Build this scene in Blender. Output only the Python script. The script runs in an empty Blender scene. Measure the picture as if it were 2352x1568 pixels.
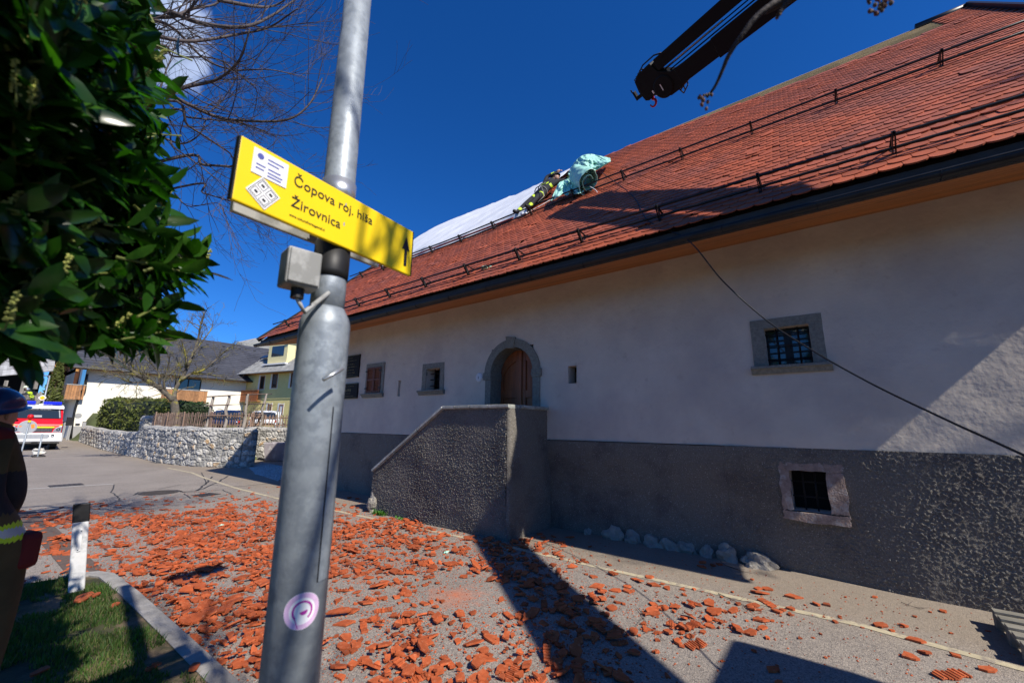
import bpy, math, random
import numpy as np
from mathutils import Vector, Matrix, noise
random.seed(7)
R = math.radians
scene = bpy.context.scene
col = scene.collection
# ------------------------------------------------------------------ camera
# survey frame: X = away from the street to the old house, Y = along its facade, Z = up (metres)
FPX = 951.0; CX = 1176.0; CY = 784.0; EYE = 1.65
def _n(v): return v/np.linalg.norm(v)
_z = _n(np.array([54.0, -4670.0, FPX]))
_y = np.array([-1269.0, 179.0, FPX]); _y = _n(_y-_z*(_y@_z))
_x = np.cross(_y, _z)
MC = np.array([_x, _y, _z])
CAM = np.array([0.0, 0.0, EYE])
cd = bpy.data.cameras.new('camera'); cam = bpy.data.objects.new('camera', cd); col.objects.link(cam)
cd.sensor_width = 36; cd.lens = FPX/2352*36
cd.clip_start = 0.05; cd.clip_end = 9000
r_, u_, b_ = MC@[1, 0, 0], MC@[0, -1, 0], -(MC@[0, 0, 1])
cam.matrix_world = Matrix(((r_[0], u_[0], b_[0], 0), (r_[1], u_[1], b_[1], 0), (r_[2], u_[2], b_[2], EYE), (0, 0, 0, 1)))
cd.dof.use_dof = True; cd.dof.focus_distance = 9.0; cd.dof.aperture_fstop = 2.6
scene.camera = cam
def ray(px, py): return MC@np.array([px-CX, py-CY, FPX])
def on(px, py, ax, val):            # surveyed point: sight line meets the plane axis = val
    r = ray(px, py); t = (val-CAM[ax])/r[ax]; return CAM+t*r
def far(px, py, d): return CAM+_n(ray(px, py))*d
def zf(ox, oy, s): return lambda x, y: ((ox+x/s)*.574219, (oy+y/s)*.574219)
# ------------------------------------------------------------------ light
EL = R(43.5); AZ = R(7.5)
to_sun = Vector((-math.sin(AZ)*math.cos(EL), -math.cos(AZ)*math.cos(EL), math.sin(EL)))
sd = bpy.data.lights.new('sun', 'SUN'); sd.energy = 5.0; sd.angle = R(.53); sd.color = (1, .935, .83)
so = bpy.data.objects.new('sun', sd); col.objects.link(so)
so.rotation_euler = to_sun.to_track_quat('Z', 'Y').to_euler(); so.location = (0, -10, 30)
w = bpy.data.worlds.new('World'); scene.world = w; w.use_nodes = True
nt = w.node_tree; nt.nodes.clear()
def N(nt, t, **k):
    n = nt.nodes.new(t)
    for a, b in k.items(): setattr(n, a, b)
    return n
sky = N(nt, 'ShaderNodeTexSky', sky_type='NISHITA', sun_disc=False)
sky.sun_elevation = EL; sky.sun_rotation = math.atan2(to_sun.x, to_sun.y); sky.altitude = 900
sky.air_density = 1.0; sky.dust_density = .3; sky.ozone_density = 2.5
hs = N(nt, 'ShaderNodeHueSaturation'); hs.inputs['Saturation'].default_value = 1.08; hs.inputs['Value'].default_value = 1.0
hs.inputs['Hue'].default_value = .503
tint = N(nt, 'ShaderNodeVectorMath', operation='MULTIPLY'); tint.inputs[1].default_value = (.66, 1.2, 2.0)
nt.links.new(sky.outputs[0], tint.inputs[0]); nt.links.new(tint.outputs[0], hs.inputs['Color'])
tc = N(nt, 'ShaderNodeTexCoord')
cdir = _n(ray(318, 60))
vs = N(nt, 'ShaderNodeVectorMath', operation='SUBTRACT'); vs.inputs[1].default_value = cdir
nt.links.new(tc.outputs['Generated'], vs.inputs[0])
ln = N(nt, 'ShaderNodeVectorMath', operation='LENGTH'); nt.links.new(vs.outputs[0], ln.inputs[0])
nz = N(nt, 'ShaderNodeTexNoise'); nz.inputs['Scale'].default_value = 14; nz.inputs['Detail'].default_value = 7; nz.inputs['Roughness'].default_value = .55
nt.links.new(tc.outputs['Generated'], nz.inputs['Vector'])
m1 = N(nt, 'ShaderNodeMath', operation='MULTIPLY_ADD'); nt.links.new(nz.outputs[0], m1.inputs[0]); m1.inputs[1].default_value = -.11
nt.links.new(ln.outputs['Value'], m1.inputs[2])
mr = N(nt, 'ShaderNodeMapRange', interpolation_type='SMOOTHSTEP'); nt.links.new(m1.outputs[0], mr.inputs[0])
mr.inputs[1].default_value = .045; mr.inputs[2].default_value = .018; mr.inputs[3].default_value = 0; mr.inputs[4].default_value = .95
cr = N(nt, 'ShaderNodeMapRange'); nt.links.new(nz.outputs[0], cr.inputs[0]); cr.inputs[1].default_value = .3; cr.inputs[2].default_value = .7; cr.inputs[3].default_value = 5.5; cr.inputs[4].default_value = 11
cc = N(nt, 'ShaderNodeVectorMath', operation='SCALE'); cc.inputs[0].default_value = (.75, .92, 1.35); nt.links.new(cr.outputs[0], cc.inputs['Scale'])
mx = N(nt, 'ShaderNodeMixRGB'); nt.links.new(mr.outputs[0], mx.inputs[0]); nt.links.new(hs.outputs[0], mx.inputs[1]); nt.links.new(cc.outputs[0], mx.inputs[2])
bg = N(nt, 'ShaderNodeBackground'); bg.inputs[1].default_value = .056
nt.links.new(mx.outputs[0], bg.inputs[0])
wo = N(nt, 'ShaderNodeOutputWorld'); nt.links.new(bg.outputs[0], wo.inputs[0])
scene.view_settings.view_transform = 'Standard'; scene.view_settings.look = 'None'
scene.view_settings.exposure = 0.36; scene.view_settings.gamma = 1
scene.render.engine = 'CYCLES'

# ------------------------------------------------------------------ materials
def ramp(nt, fac, stops):
    r = N(nt, 'ShaderNodeValToRGB'); e = r.color_ramp.elements
    while len(e) > 1: e.remove(e[-1])
    e[0].position = stops[0][0]; e[0].color = (*stops[0][1], 1)
    for p, c in stops[1:]:
        q = e.new(p); q.color = (*c, 1)
    nt.links.new(fac, r.inputs[0]); return r
def mat(name, c, rough=.8, var=.25, scale=6, bump=0, bscale=40, metal=0, c2=None, c2scale=3, c2pos=(.5, .6), island=0, stretch=None, spec=.4, sheen=0, detail=5, c3=None, c3scale=30, c3pos=(.6, .7), trans=0, emis=None, bdist=.01, coat=0):
    m = bpy.data.materials.new(name); m.use_nodes = True; nt = m.node_tree
    p = nt.nodes['Principled BSDF']; L = nt.links.new
    p.inputs['Roughness'].default_value = rough; p.inputs['Metallic'].default_value = metal
    p.inputs['Specular IOR Level'].default_value = spec
    p.inputs['Coat Weight'].default_value = coat
    tc = N(nt, 'ShaderNodeTexCoord'); vec = tc.outputs['Object']
    if stretch:
        mp = N(nt, 'ShaderNodeMapping'); mp.inputs['Scale'].default_value = stretch; L(vec, mp.inputs[0]); vec = mp.outputs[0]
    n = N(nt, 'ShaderNodeTexNoise'); n.inputs['Scale'].default_value = scale; n.inputs['Detail'].default_value = detail; n.inputs['Roughness'].default_value = .6; L(vec, n.inputs[0])
    lo = tuple(max(0, x*(1-var)) for x in c); hi = tuple(x*(1+var) for x in c)
    r = ramp(nt, n.outputs[0], [(.3, lo), (.7, hi)]); out = r.outputs[0]
    for cc_, ss, pp in ((c2, c2scale, c2pos), (c3, c3scale, c3pos)):
        if cc_:
            n2 = N(nt, 'ShaderNodeTexNoise'); n2.inputs['Scale'].default_value = ss; n2.inputs['Detail'].default_value = 6; n2.inputs['Roughness'].default_value = .65; L(vec, n2.inputs[0])
            r2 = ramp(nt, n2.outputs[0], [(pp[0], (0, 0, 0)), (pp[1], (1, 1, 1))])
            mm = N(nt, 'ShaderNodeMixRGB'); L(r2.outputs[0], mm.inputs[0]); L(out, mm.inputs[1]); mm.inputs[2].default_value = (*cc_, 1); out = mm.outputs[0]
    if island:
        g = N(nt, 'ShaderNodeNewGeometry'); mr = N(nt, 'ShaderNodeMapRange'); L(g.outputs['Random Per Island'], mr.inputs[0]); mr.inputs[3].default_value = 1-island; mr.inputs[4].default_value = 1+island
        v = N(nt, 'ShaderNodeVectorMath', operation='SCALE'); L(out, v.inputs[0]); L(mr.outputs[0], v.inputs['Scale']); out = v.outputs[0]
    L(out, p.inputs['Base Color'])
    if bump:
        nb = N(nt, 'ShaderNodeTexNoise'); nb.inputs['Scale'].default_value = bscale; nb.inputs['Detail'].default_value = 8; L(vec, nb.inputs[0])
        b = N(nt, 'ShaderNodeBump'); b.inputs['Strength'].default_value = bump; b.inputs['Distance'].default_value = bdist; L(nb.outputs[0], b.inputs['Height']); L(b.outputs[0], p.inputs['Normal'])
    if trans:
        p.inputs['Transmission Weight'].default_value = 0
        t = N(nt, 'ShaderNodeBsdfTranslucent'); sc = N(nt, 'ShaderNodeVectorMath', operation='MULTIPLY'); L(out, sc.inputs[0]); sc.inputs[1].default_value = (2.2, 3.2, .6); L(sc.outputs[0], t.inputs[0])
        ms = N(nt, 'ShaderNodeMixShader'); ms.inputs[0].default_value = trans; L(p.outputs[0], ms.inputs[1]); L(t.outputs[0], ms.inputs[2]); L(ms.outputs[0], nt.nodes['Material Output'].inputs[0])
    if emis:
        p.inputs['Emission Color'].default_value = (*emis[:3], 1); p.inputs['Emission Strength'].default_value = emis[3]
    return m
# ------------------------------------------------------------------ mesh building
class MB:
    def __init__(s): s.v = []; s.f = []; s.m = []; s.mi = 0
    def add(s, vs, fs):
        o = len(s.v); s.v.extend([tuple(map(float, p)) for p in vs]); s.f.extend([tuple(o+i for i in f) for f in fs]); s.m.extend([s.mi]*len(fs)); return s
    def box(s, x0, x1, y0, y1, z0, z1):
        v = [(x, y, z) for x in (x0, x1) for y in (y0, y1) for z in (z0, z1)]
        return s.add(v, [(0, 1, 3, 2), (4, 6, 7, 5), (0, 4, 5, 1), (2, 3, 7, 6), (0, 2, 6, 4), (1, 5, 7, 3)])
    def obox(s, c, ax, ay, az):     # centre and three half-axis vectors
        c, ax, ay, az = map(lambda q: np.array(q, float), (c, ax, ay, az))
        v = [c+i*ax+j*ay+k*az for i in (-1, 1) for j in (-1, 1) for k in (-1, 1)]
        return s.add(v, [(0, 1, 3, 2), (4, 6, 7, 5), (0, 4, 5, 1), (2, 3, 7, 6), (0, 2, 6, 4), (1, 5, 7, 3)])
    def bar(s, a, b, w, h, up=(0, 0, 1)):
        a, b = np.array(a, float), np.array(b, float); d = _n(b-a); sd_ = np.cross(d, up)
        if np.linalg.norm(sd_) < 1e-5: sd_ = np.cross(d, (1, 0, 0))
        sd_ = _n(sd_); u = np.cross(sd_, d)
        return s.obox((a+b)/2, (b-a)/2, sd_*w/2, u*h/2)
    def tube(s, pts, rad, n=8, cap=True):
        pts = [np.array(p, float) for p in pts]; k = len(pts)
        if not hasattr(rad, '__len__'): rad = [rad]*k
        t = _n(pts[1]-pts[0]); a = np.cross(t, (0, 0, 1));
        if np.linalg.norm(a) < .1: a = np.cross(t, (0, 1, 0))
        a = _n(a); vs = []
        for i in range(k):
            t = pts[min(i+1, k-1)]-pts[max(i-1, 0)]
            if np.linalg.norm(t) < 1e-9: t = np.array((0, 0, 1.))
            t = _n(t); a = a-t*(a@t)
            if np.linalg.norm(a) < 1e-6: a = np.cross(t, (1, .3, 0))
            a = _n(a); b = np.cross(t, a)
            for j in range(n):
                th = 2*math.pi*j/n; vs.append(pts[i]+rad[i]*(math.cos(th)*a+math.sin(th)*b))
        fs = [(i*n+j, i*n+(j+1) % n, (i+1)*n+(j+1) % n, (i+1)*n+j) for i in range(k-1) for j in range(n)]
        if cap: fs += [tuple(range(n-1, -1, -1)), tuple((k-1)*n+j for j in range(n))]
        return s.add(vs, fs)
    def lathe(s, prof, o=(0, 0, 0), ax=(0, 0, 1), n=16):
        ax = _n(np.array(ax, float)); a = np.cross(ax, (1, 0, 0));
        if np.linalg.norm(a) < .1: a = np.cross(ax, (0, 1, 0))
        a = _n(a); b = np.cross(ax, a); o = np.array(o, float)
        vs = [o+ax*z+r*(math.cos(2*math.pi*j/n)*a+math.sin(2*math.pi*j/n)*b) for r, z in prof for j in range(n)]; k = len(prof)
        fs = [(i*n+j, i*n+(j+1) % n, (i+1)*n+(j+1) % n, (i+1)*n+j) for i in range(k-1) for j in range(n)]
        fs += [tuple(range(n-1, -1, -1)), tuple((k-1)*n+j for j in range(n))]
        return s.add(vs, fs)
    def grid(s, P):
        P = np.asarray(P); a, b = P.shape[:2]
        return s.add(P.reshape(-1, 3), [(i*b+j, i*b+j+1, (i+1)*b+j+1, (i+1)*b+j) for i in range(a-1) for j in range(b-1)])
    def prism(s, poly, d):          # 3D polygon extruded by vector d
        n = len(poly); poly = [np.array(p, float) for p in poly]; d = np.array(d, float)
        return s.add(poly+[p+d for p in poly], [tuple(range(n-1, -1, -1)), tuple(range(n, 2*n))]+[(i, (i+1) % n, n+(i+1) % n, n+i) for i in range(n)])
    def ball(s, c, r, n=12, m=8):
        if not hasattr(r, '__len__'): r = (r, r, r)
        vs = [(c[0]+r[0]*math.sin(math.pi*i/m)*math.cos(2*math.pi*j/n), c[1]+r[1]*math.sin(math.pi*i/m)*math.sin(2*math.pi*j/n), c[2]+r[2]*math.cos(math.pi*i/m)) for i in range(m+1) for j in range(n)]
        return s.add(vs, [(i*n+j, (i+1)*n+j, (i+1)*n+(j+1) % n, i*n+(j+1) % n) for i in range(m) for j in range(n)])
    def build(s, name, mats, parent=None, smooth=False, bevel=0, weld=False, loc=None):
        me = bpy.data.meshes.new(name)
        if loc is None and parent is not None: loc = Vector((0, 0, 0))
        off = np.array(parent.location if parent is not None and parent.parent is None and parent.type == 'EMPTY' else (0, 0, 0), float)
        if parent is not None and parent.parent is not None: off = np.array(parent.parent.location, float)
        v = np.array(s.v)-off if len(s.v) else []
        me.from_pydata([tuple(p) for p in v], [], s.f)
        if not isinstance(mats, (list, tuple)): mats = [mats]
        for m in mats: me.materials.append(m)
        if len(mats) > 1: me.polygons.foreach_set('material_index', s.m)
        if smooth: me.polygons.foreach_set('use_smooth', [True]*len(s.f))
        me.validate(); me.update()
        o = bpy.data.objects.new(name, me); col.objects.link(o)
        if parent is not None: o.parent = parent
        if bevel:
            b = o.modifiers.new('b', 'BEVEL'); b.width = bevel; b.segments = 2; b.limit_method = 'ANGLE'
        return o
def tag(o, label=None, cat=None, group=None, kind=None):
    if label: o['label'] = label
    if cat: o['category'] = cat
    if group: o['group'] = group
    if kind: o['kind'] = kind
    return o
def thing(name, loc, label, cat, group=None):
    o = bpy.data.objects.new(name, None); col.objects.link(o); o.location = tuple(map(float, loc)); o.empty_display_size = .1
    return tag(o, label, cat, group)
def dup(root, loc=None, rz=None, label=None, group=None, par=None):
    c = root.copy(); col.objects.link(c)
    if par is not None: c.parent = par
    if loc is not None: c.location = loc
    if rz is not None: c.rotation_euler = (0, 0, rz)
    if label: c['label'] = label
    if group: c['group'] = group
    for ch in list(root.children): dup(ch, par=c)
    return c
_nt = {}
def vnoise(a, b, seed=0):           # smooth 2D value noise on arrays, 0..1
    a = np.asarray(a, float); b = np.asarray(b, float)
    if seed not in _nt: _nt[seed] = np.random.RandomState(seed).rand(256, 256)
    T = _nt[seed]; i = np.floor(a).astype(int); j = np.floor(b).astype(int); fa = a-i; fb = b-j
    fa = fa*fa*(3-2*fa); fb = fb*fb*(3-2*fb); g = lambda p, q: T[p % 256, q % 256]
    return (g(i, j)*(1-fa)+g(i+1, j)*fa)*(1-fb)+(g(i, j+1)*(1-fa)+g(i+1, j+1)*fa)*fb
def sm(x, a, b):
    t = np.clip((np.asarray(x, float)-a)/(b-a), 0, 1); return t*t*(3-2*t)
def textmesh(txt, size, mt, name, O, U, V, parent, ext=.001, bold=0):
    # lettering cut as a real thin mesh: origin O, unit vectors U along the line, V up
    c = bpy.data.curves.new('t', 'FONT'); c.body = txt; c.size = size; c.extrude = ext; c.offset = bold; c.resolution_u = 3
    o = bpy.data.objects.new('t', c); col.objects.link(o); bpy.context.view_layer.update()
    me = bpy.data.meshes.new_from_object(o.evaluated_get(bpy.context.evaluated_depsgraph_get()))
    bpy.data.objects.remove(o); bpy.data.curves.remove(c)
    U = _n(np.array(U, float)); V = _n(np.array(V, float)); W = np.cross(U, V)
    off = np.array(parent.parent.location if parent.parent else parent.location, float) if (parent.parent or parent.type == 'EMPTY') else np.zeros(3)
    for v in me.vertices:
        p = np.array(O, float)+U*v.co.x+V*v.co.y+W*v.co.z-off; v.co = p
    me.materials.clear(); me.materials.append(mt); me.name = name
    ob = bpy.data.objects.new(name, me); col.objects.link(ob); ob.parent = parent; return ob
def flatmb(): return MB()
# ================================================================== GROUND
M = {}
def road_material():
    m = bpy.data.materials.new('asphalt'); m.use_nodes = True; nt = m.node_tree; p = nt.nodes['Principled BSDF']; L = nt.links.new
    tc = N(nt, 'ShaderNodeTexCoord'); v = tc.outputs['Object']
    def no(s, d=6, r=.6):
        n = N(nt, 'ShaderNodeTexNoise'); n.inputs['Scale'].default_value = s; n.inputs['Detail'].default_value = d; n.inputs['Roughness'].default_value = r; L(v, n.inputs[0]); return n.outputs[0]
    a = ramp(nt, no(.7), [(.3, (.235, .205, .178)), (.7, (.31, .275, .24))]).outputs[0]
    g = N(nt, 'ShaderNodeTexVoronoi'); g.inputs['Scale'].default_value = 120; L(v, g.inputs[0])
    sp = ramp(nt, g.outputs['Color'], [(.15, (.45, .45, .47)), (.5, (.95, .95, .95)), (.9, (1.45, 1.4, 1.35))])
    mu = N(nt, 'ShaderNodeMixRGB', blend_type='MULTIPLY'); mu.inputs[0].default_value = .8; L(a, mu.inputs[1]); L(sp.outputs[0], mu.inputs[2]); out = mu.outputs[0]
    # clay dust stain: patches where the tiles burst
    def blob(cx, cy, rx, ry, nsc, amp, colr, lo, hi):
        nonlocal out
        mp = N(nt, 'ShaderNodeMapping'); mp.inputs['Location'].default_value = (-cx/rx, -cy/ry, 0); mp.inputs['Scale'].default_value = (1/rx, 1/ry, 0); L(v, mp.inputs[0])
        le = N(nt, 'ShaderNodeVectorMath', operation='LENGTH'); L(mp.outputs[0], le.inputs[0])
        ma = N(nt, 'ShaderNodeMath', operation='MULTIPLY_ADD'); L(no(nsc, 8, .7), ma.inputs[0]); ma.inputs[1].default_value = amp; L(le.outputs['Value'], ma.inputs[2])
        r = ramp(nt, ma.outputs[0], [(lo, (1, 1, 1)), (hi, (0, 0, 0))])
        k = N(nt, 'ShaderNodeMath', operation='MULTIPLY'); L(r.outputs[0], k.inputs[0]); k.inputs[1].default_value = .85
        mm = N(nt, 'ShaderNodeMixRGB'); L(k.outputs[0], mm.inputs[0]); L(out, mm.inputs[1]); mm.inputs[2].default_value = (*colr, 1); out = mm.outputs[0]
    blob(3.0, 5.2, 1.9, 3.6, 3.5, 1.4, (.33, .17, .115), .75, 1.45)
    blob(3.25, 3.15, .8, .9, 7, 1.2, (.52, .16, .075), .5, 1.15)
    blob(2.2, 7.5, 1.1, 1.6, 6, 1.2, (.42, .14, .07), .5, 1.2)
    blob(2.6, 5.6, 1.6, 3.2, 14, 1.6, (.44, .15, .075), .55, .95)
    blob(3.4, 4.4, 1.4, 1.1, 18, 1.8, (.46, .14, .065), .55, .95)
    # old sand along the building
    sp_ = N(nt, 'ShaderNodeSeparateXYZ'); L(v, sp_.inputs[0])
    ma = N(nt, 'ShaderNodeMath', operation='MULTIPLY_ADD'); L(no(2.2), ma.inputs[0]); ma.inputs[1].default_value = .8; L(sp_.outputs[0], ma.inputs[2])
    r = ramp(nt, ma.outputs[0], [(0, (0, 0, 0)), (1, (1, 1, 1))]); r.color_ramp.elements[0].position = 0
    mr = N(nt, 'ShaderNodeMapRange'); L(ma.outputs[0], mr.inputs[0]); mr.inputs[1].default_value = 5.0; mr.inputs[2].default_value = 5.7; mr.inputs[4].default_value = .55
    mm = N(nt, 'ShaderNodeMixRGB'); L(mr.outputs[0], mm.inputs[0]); L(out, mm.inputs[1]); mm.inputs[2].default_value = (.27, .215, .155, 1); out = mm.outputs[0]
    L(out, p.inputs['Base Color']); p.inputs['Roughness'].default_value = .85; p.inputs['Specular IOR Level'].default_value = .3
    b = N(nt, 'ShaderNodeBump'); b.inputs['Strength'].default_value = .7; b.inputs['Distance'].default_value = .006; L(g.outputs['Distance'], b.inputs['Height'])
    b2 = N(nt, 'ShaderNodeBump'); b2.inputs['Strength'].default_value = .5; b2.inputs['Distance'].default_value = .02; L(no(9), b2.inputs['Height']); L(b.outputs[0], b2.inputs['Normal']); L(b2.outputs[0], p.inputs['Normal'])
    return m
M['road'] = road_material()
M['land'] = mat('meadow', (.07, .085, .03), .95, .4, .3, bump=.4, bscale=20)
M['soil'] = mat('soil_and_turf', (.05, .05, .02), .95, .5, 5, c2=(.17, .12, .075), c2scale=2.2, c2pos=(.46, .60), bump=1, bscale=60)
M['kerb'] = mat('kerb_concrete', (.30, .285, .265), .9, .22, 8, bump=.5, bscale=120, c2=(.2, .19, .18), c2scale=1.7)
M['paint_y'] = mat('worn_yellow_paint', (.46, .40, .27), .8, .15, 14, bump=.3, bscale=150, c2=(.27, .23, .19), c2scale=9, c2pos=(.5, .62))
M['paint_w'] = mat('white_paint', (.62, .62, .6), .7, .1, 14, c2=(.3, .28, .25), c2scale=18, c2pos=(.55, .65))
M['tar'] = mat('bitumen', (.045, .043, .042), .7, .25, 30)
M['paver'] = mat('brown_pavers', (.115, .082, .066), .9, .25, 18, bump=.5, bscale=90)
M['iron'] = mat('cast_iron', (.10, .085, .075), .6, .3, 30, metal=.6, bump=.4, bscale=60)
# one land sheet to the horizon, finer near the street; rises behind the garden walls
def landz(x, y):
    z = .020*np.maximum(0, y-34)*(x < 400)
    z = z+1.02*sm(x-sidex(y), .25, .6)*sm(y, 15.5, 17)*(y < 46.3)+ (1.02)*sm(y, 44, 46)*sm(x, 5.2, 6.2)
    return z
def sidex(y):
    return np.interp(y, [0, 17.5, 21.5, 21.75, 26, 43], [14, 11.7, 8.7, 5.4, 5.35, 5.55])
xs = np.unique(np.concatenate([np.linspace(-6, 30, 145), np.linspace(-60, 90, 61), np.geomspace(90, 5200, 16), -np.geomspace(60, 5200, 16)]))
ys = np.unique(np.concatenate([np.linspace(-12, 50, 156), np.linspace(-60, 120, 73), np.geomspace(120, 5200, 16), -np.geomspace(60, 5200, 16)]))
X, Y = np.meshgrid(xs, ys, indexing='ij'); Z = landz(X, Y)-.02
mb = MB(); mb.grid(np.dstack([X, Y, Z])); tag(mb.build('land', M['land'], smooth=True), kind='structure')
# road surface sheet
xs = np.linspace(-7, 6.6, 69); ys = np.concatenate([np.linspace(-14, 20, 120), np.linspace(20.5, 60, 60)])
X, Y = np.meshgrid(xs, ys, indexing='ij')
lim = np.interp(Y, [-14, 13.2, 13.6, 17.5, 21.2, 21.7, 26, 43, 60], [6.6, 6.6, 13, 11.6, 8.5, 5.65, 5.65, 5.75, 5.3])
Xr = -7+(X+7)/13.6*(lim+7)
Zr = .020*np.maximum(0, Y-34)
mb = MB(); mb.grid(np.dstack([Xr, Y, Zr])); tag(mb.build('road', M['road'], smooth=True), kind='structure')
def strip(name, pts, wdt, z, m, kind='structure', parent=None):
    mb = MB(); L_, R_ = [], []
    pts = [np.array(p, float) for p in pts]
    for i, p in enumerate(pts):
        t = _n(pts[min(i+1, len(pts)-1)]-pts[max(0, i-1)]); n_ = np.array((-t[1], t[0])); ww = wdt[i] if hasattr(wdt, '__len__') else wdt
        zz = z+.02*max(0, p[1]-34)
        L_.append((*(p+n_*ww/2), zz)); R_.append((*(p-n_*ww/2), zz))
    mb.grid([L_, R_]); o = mb.build(name, m)
    if kind: tag(o, kind=kind)
    return o
def wiggle(pts, n, amp, seed=0):
    out = []; rn = random.Random(seed)
    for i in range(len(pts)-1):
        for k in range(n):
            t = k/n; out.append((pts[i][0]*(1-t)+pts[i+1][0]*t+rn.uniform(-amp, amp), pts[i][1]*(1-t)+pts[i+1][1]*t+rn.uniform(-amp, amp)))
    return out+[pts[-1]]
G = lambda px, py, z=0: on(px, py, 2, z)[:2]
strip('edge_line', wiggle([(4.84, -3.2), (4.86, -.85), (5.0, 0), (4.95, 2), (4.92, 3.8), (4.75, 7), (4.6, 10), (4.61, 12.5), (4.8, 15.5), (4.99, 17.2), (4.9, 19.5)], 5, .008, 3), .085, .004, M['paint_y'])
zb = zf(0, 1900, 1.8873)
strip('stop_line', wiggle([G(*zb(150, 108)), G(*zb(400, 92)), G(*zb(855, 66))], 6, .01, 4), .05, .004, M['paint_w'])
strip('chalk_line', wiggle([G(*zb(150, 352)), G(*zb(330, 322)), G(*zb(520, 290)), G(*zb(700, 258))], 5, .01, 5), .022, .004, M['paint_w'])
cracks = [[(860, 72), (840, 130), (890, 165), (905, 190), (760, 245), (620, 268)], [(1010, 150), (1050, 128), (1200, 118), (1330, 112), (1370, 125), (1480, 118), (1560, 60), (1600, 10)], [(1480, 118), (1540, 100), (1640, 55), (1720, 5)], [(1200, 105), (1365, 70)], [(1590, 75), (1800, 85), (2060, 60)], [(1380, 140), (1440, 175), (1620, 165), (1745, 142), (1680, 108), (1560, 120)], [(505, 290), (530, 340), (570, 380), (700, 470), (790, 540), (900, 640), (950, 690), (1030, 685)], [(1330, 112), (1400, 130), (1500, 125), (1560, 130)], [(1560, 60), (1540, 20), (1520, -20)]]
for i, c in enumerate(cracks):
    strip('tar_seam', wiggle([G(*zb(*p)) for p in c], 5, .02, 10+i), .05 if i in (1, 2) else .028, .003, M['tar'])
strip('paver_band', [(1.0, 12.0), (1.06, 10.0), (1.1, 8.4), (1.13, 6.72)], .27, .006, M['paver'])
strip('asphalt_patch', [G(*zb(1150, -95)), G(*zb(1250, -100)), G(*zb(1420, -112)), G(*zb(1560, -118))], [1.0, 1.1, 1.15, 1.1], .0025, mat('dark_asphalt_patch', (.10, .095, .09), .85, .2, 8, bump=.5, bscale=200))
# manhole and gratings
def cover(name, cx, cy, r, label):
    t = thing(name, (cx, cy, 0), label, 'manhole cover')
    a = MB(); a.lathe([(r+.04, 0), (r+.04, .008), (r, .008), (r, .005), (0.01, .005)], (cx, cy, .001), n=28); a.build('rim', M['iron'], t)
    b = MB()
    for i in range(-6, 7):
        y = i*r/7; h = math.sqrt(r*r-y*y)*.96; b.box(cx-h, cx+h, cy+y-.012, cy+y+.012, .0065, .012)
    b.build('lid', M['iron'], t)
    return t
c = G(*zb(1200, 132)); cover('manhole_cover', c[0], c[1], .34, 'large round cast iron manhole cover among tar seams in the road')
def grate(name, px, py, w_, d_, ang, label):
    c = G(*zb(px, py)); t = thing(name, (c[0], c[1], 0), label, 'drain grate'); t.rotation_euler[2] = ang
    a = MB(); a.box(c[0]-w_/2, c[0]+w_/2, c[1]-d_/2, c[1]+d_/2, .001, .006); a.build('frame', M['tar'], t)
    b = MB(); n = 7
    for i in range(n):
        x = c[0]-w_/2+(i+.5)*w_/n; b.box(x-w_/n*.28, x+w_/n*.28, c[1]-d_/2*.9, c[1]+d_/2*.9, .006, .012)
    b.build('bars', M['iron'], t)
grate('drain_grate', 1555, 148, .42, .42, .3, 'square iron drain grate beside the round manhole cover, framed by tar seams')
grate('drain_grate', 500, 76, .62, .5, 0, 'rusty flat drain grate crossed by the white line on the road')
# kerb and verge
KZ = .09
kp = [(.93, 6.47), (1.0, 6.45), (1.13, 6.36), (1.20, 6.2), (1.235, 5.4), (1.25, 4.2), (1.26, 3.0), (1.25, 1.4), (1.2, -.5), (1.1, -6)]
def offs(pts, d):
    out = []
    for i, p in enumerate(pts):
        p = np.array(p); t = _n(np.array(pts[min(i+1, len(pts)-1)])-np.array(pts[max(0, i-1)])); out.append(p+np.array((-t[1], t[0]))*d)
    return out
A_, B_ = offs(kp, .065), offs(kp, -.065)
mb = MB(); rows = []
for a, b in zip(A_, B_):
    rows.append([(*a, 0), (*a, KZ-.012), (*(a*.9+b*.1), KZ), (*(a*.1+b*.9), KZ), (*b, KZ-.005), (*b, 0)])
mb.grid(rows); tag(mb.build('kerb', M['kerb']), kind='structure')
inner = [b for b in B_]
poly = [(-3.2, 6.7), (.5, 6.55)]+[tuple(p) for p in inner]+[(-3.2, -6)]
mb = MB(); mb.add([(p[0], p[1], KZ-.015+.012*noise.noise((p[0]*2, p[1]*2, 0))) for p in poly], [tuple(range(len(poly)))])
mb.grid([[(-3.2, 6.7, .07), (.5, 6.55, .075), (.93, 6.44, .075)], [(-3.2, 6.8, -.01), (.5, 6.65, -.01), (.98, 6.54, -.01)]]); tag(mb.build('verge', M['soil']), kind='structure')
def in_verge(x, y):
    xr = np.interp(y, [-6, -.5, 1.4, 3, 4.2, 5.4, 6.2, 6.36, 6.45], [1.03, 1.13, 1.18, 1.19, 1.18, 1.165, 1.12, 1.0, .7]); return x < xr and y < 6.42
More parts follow.
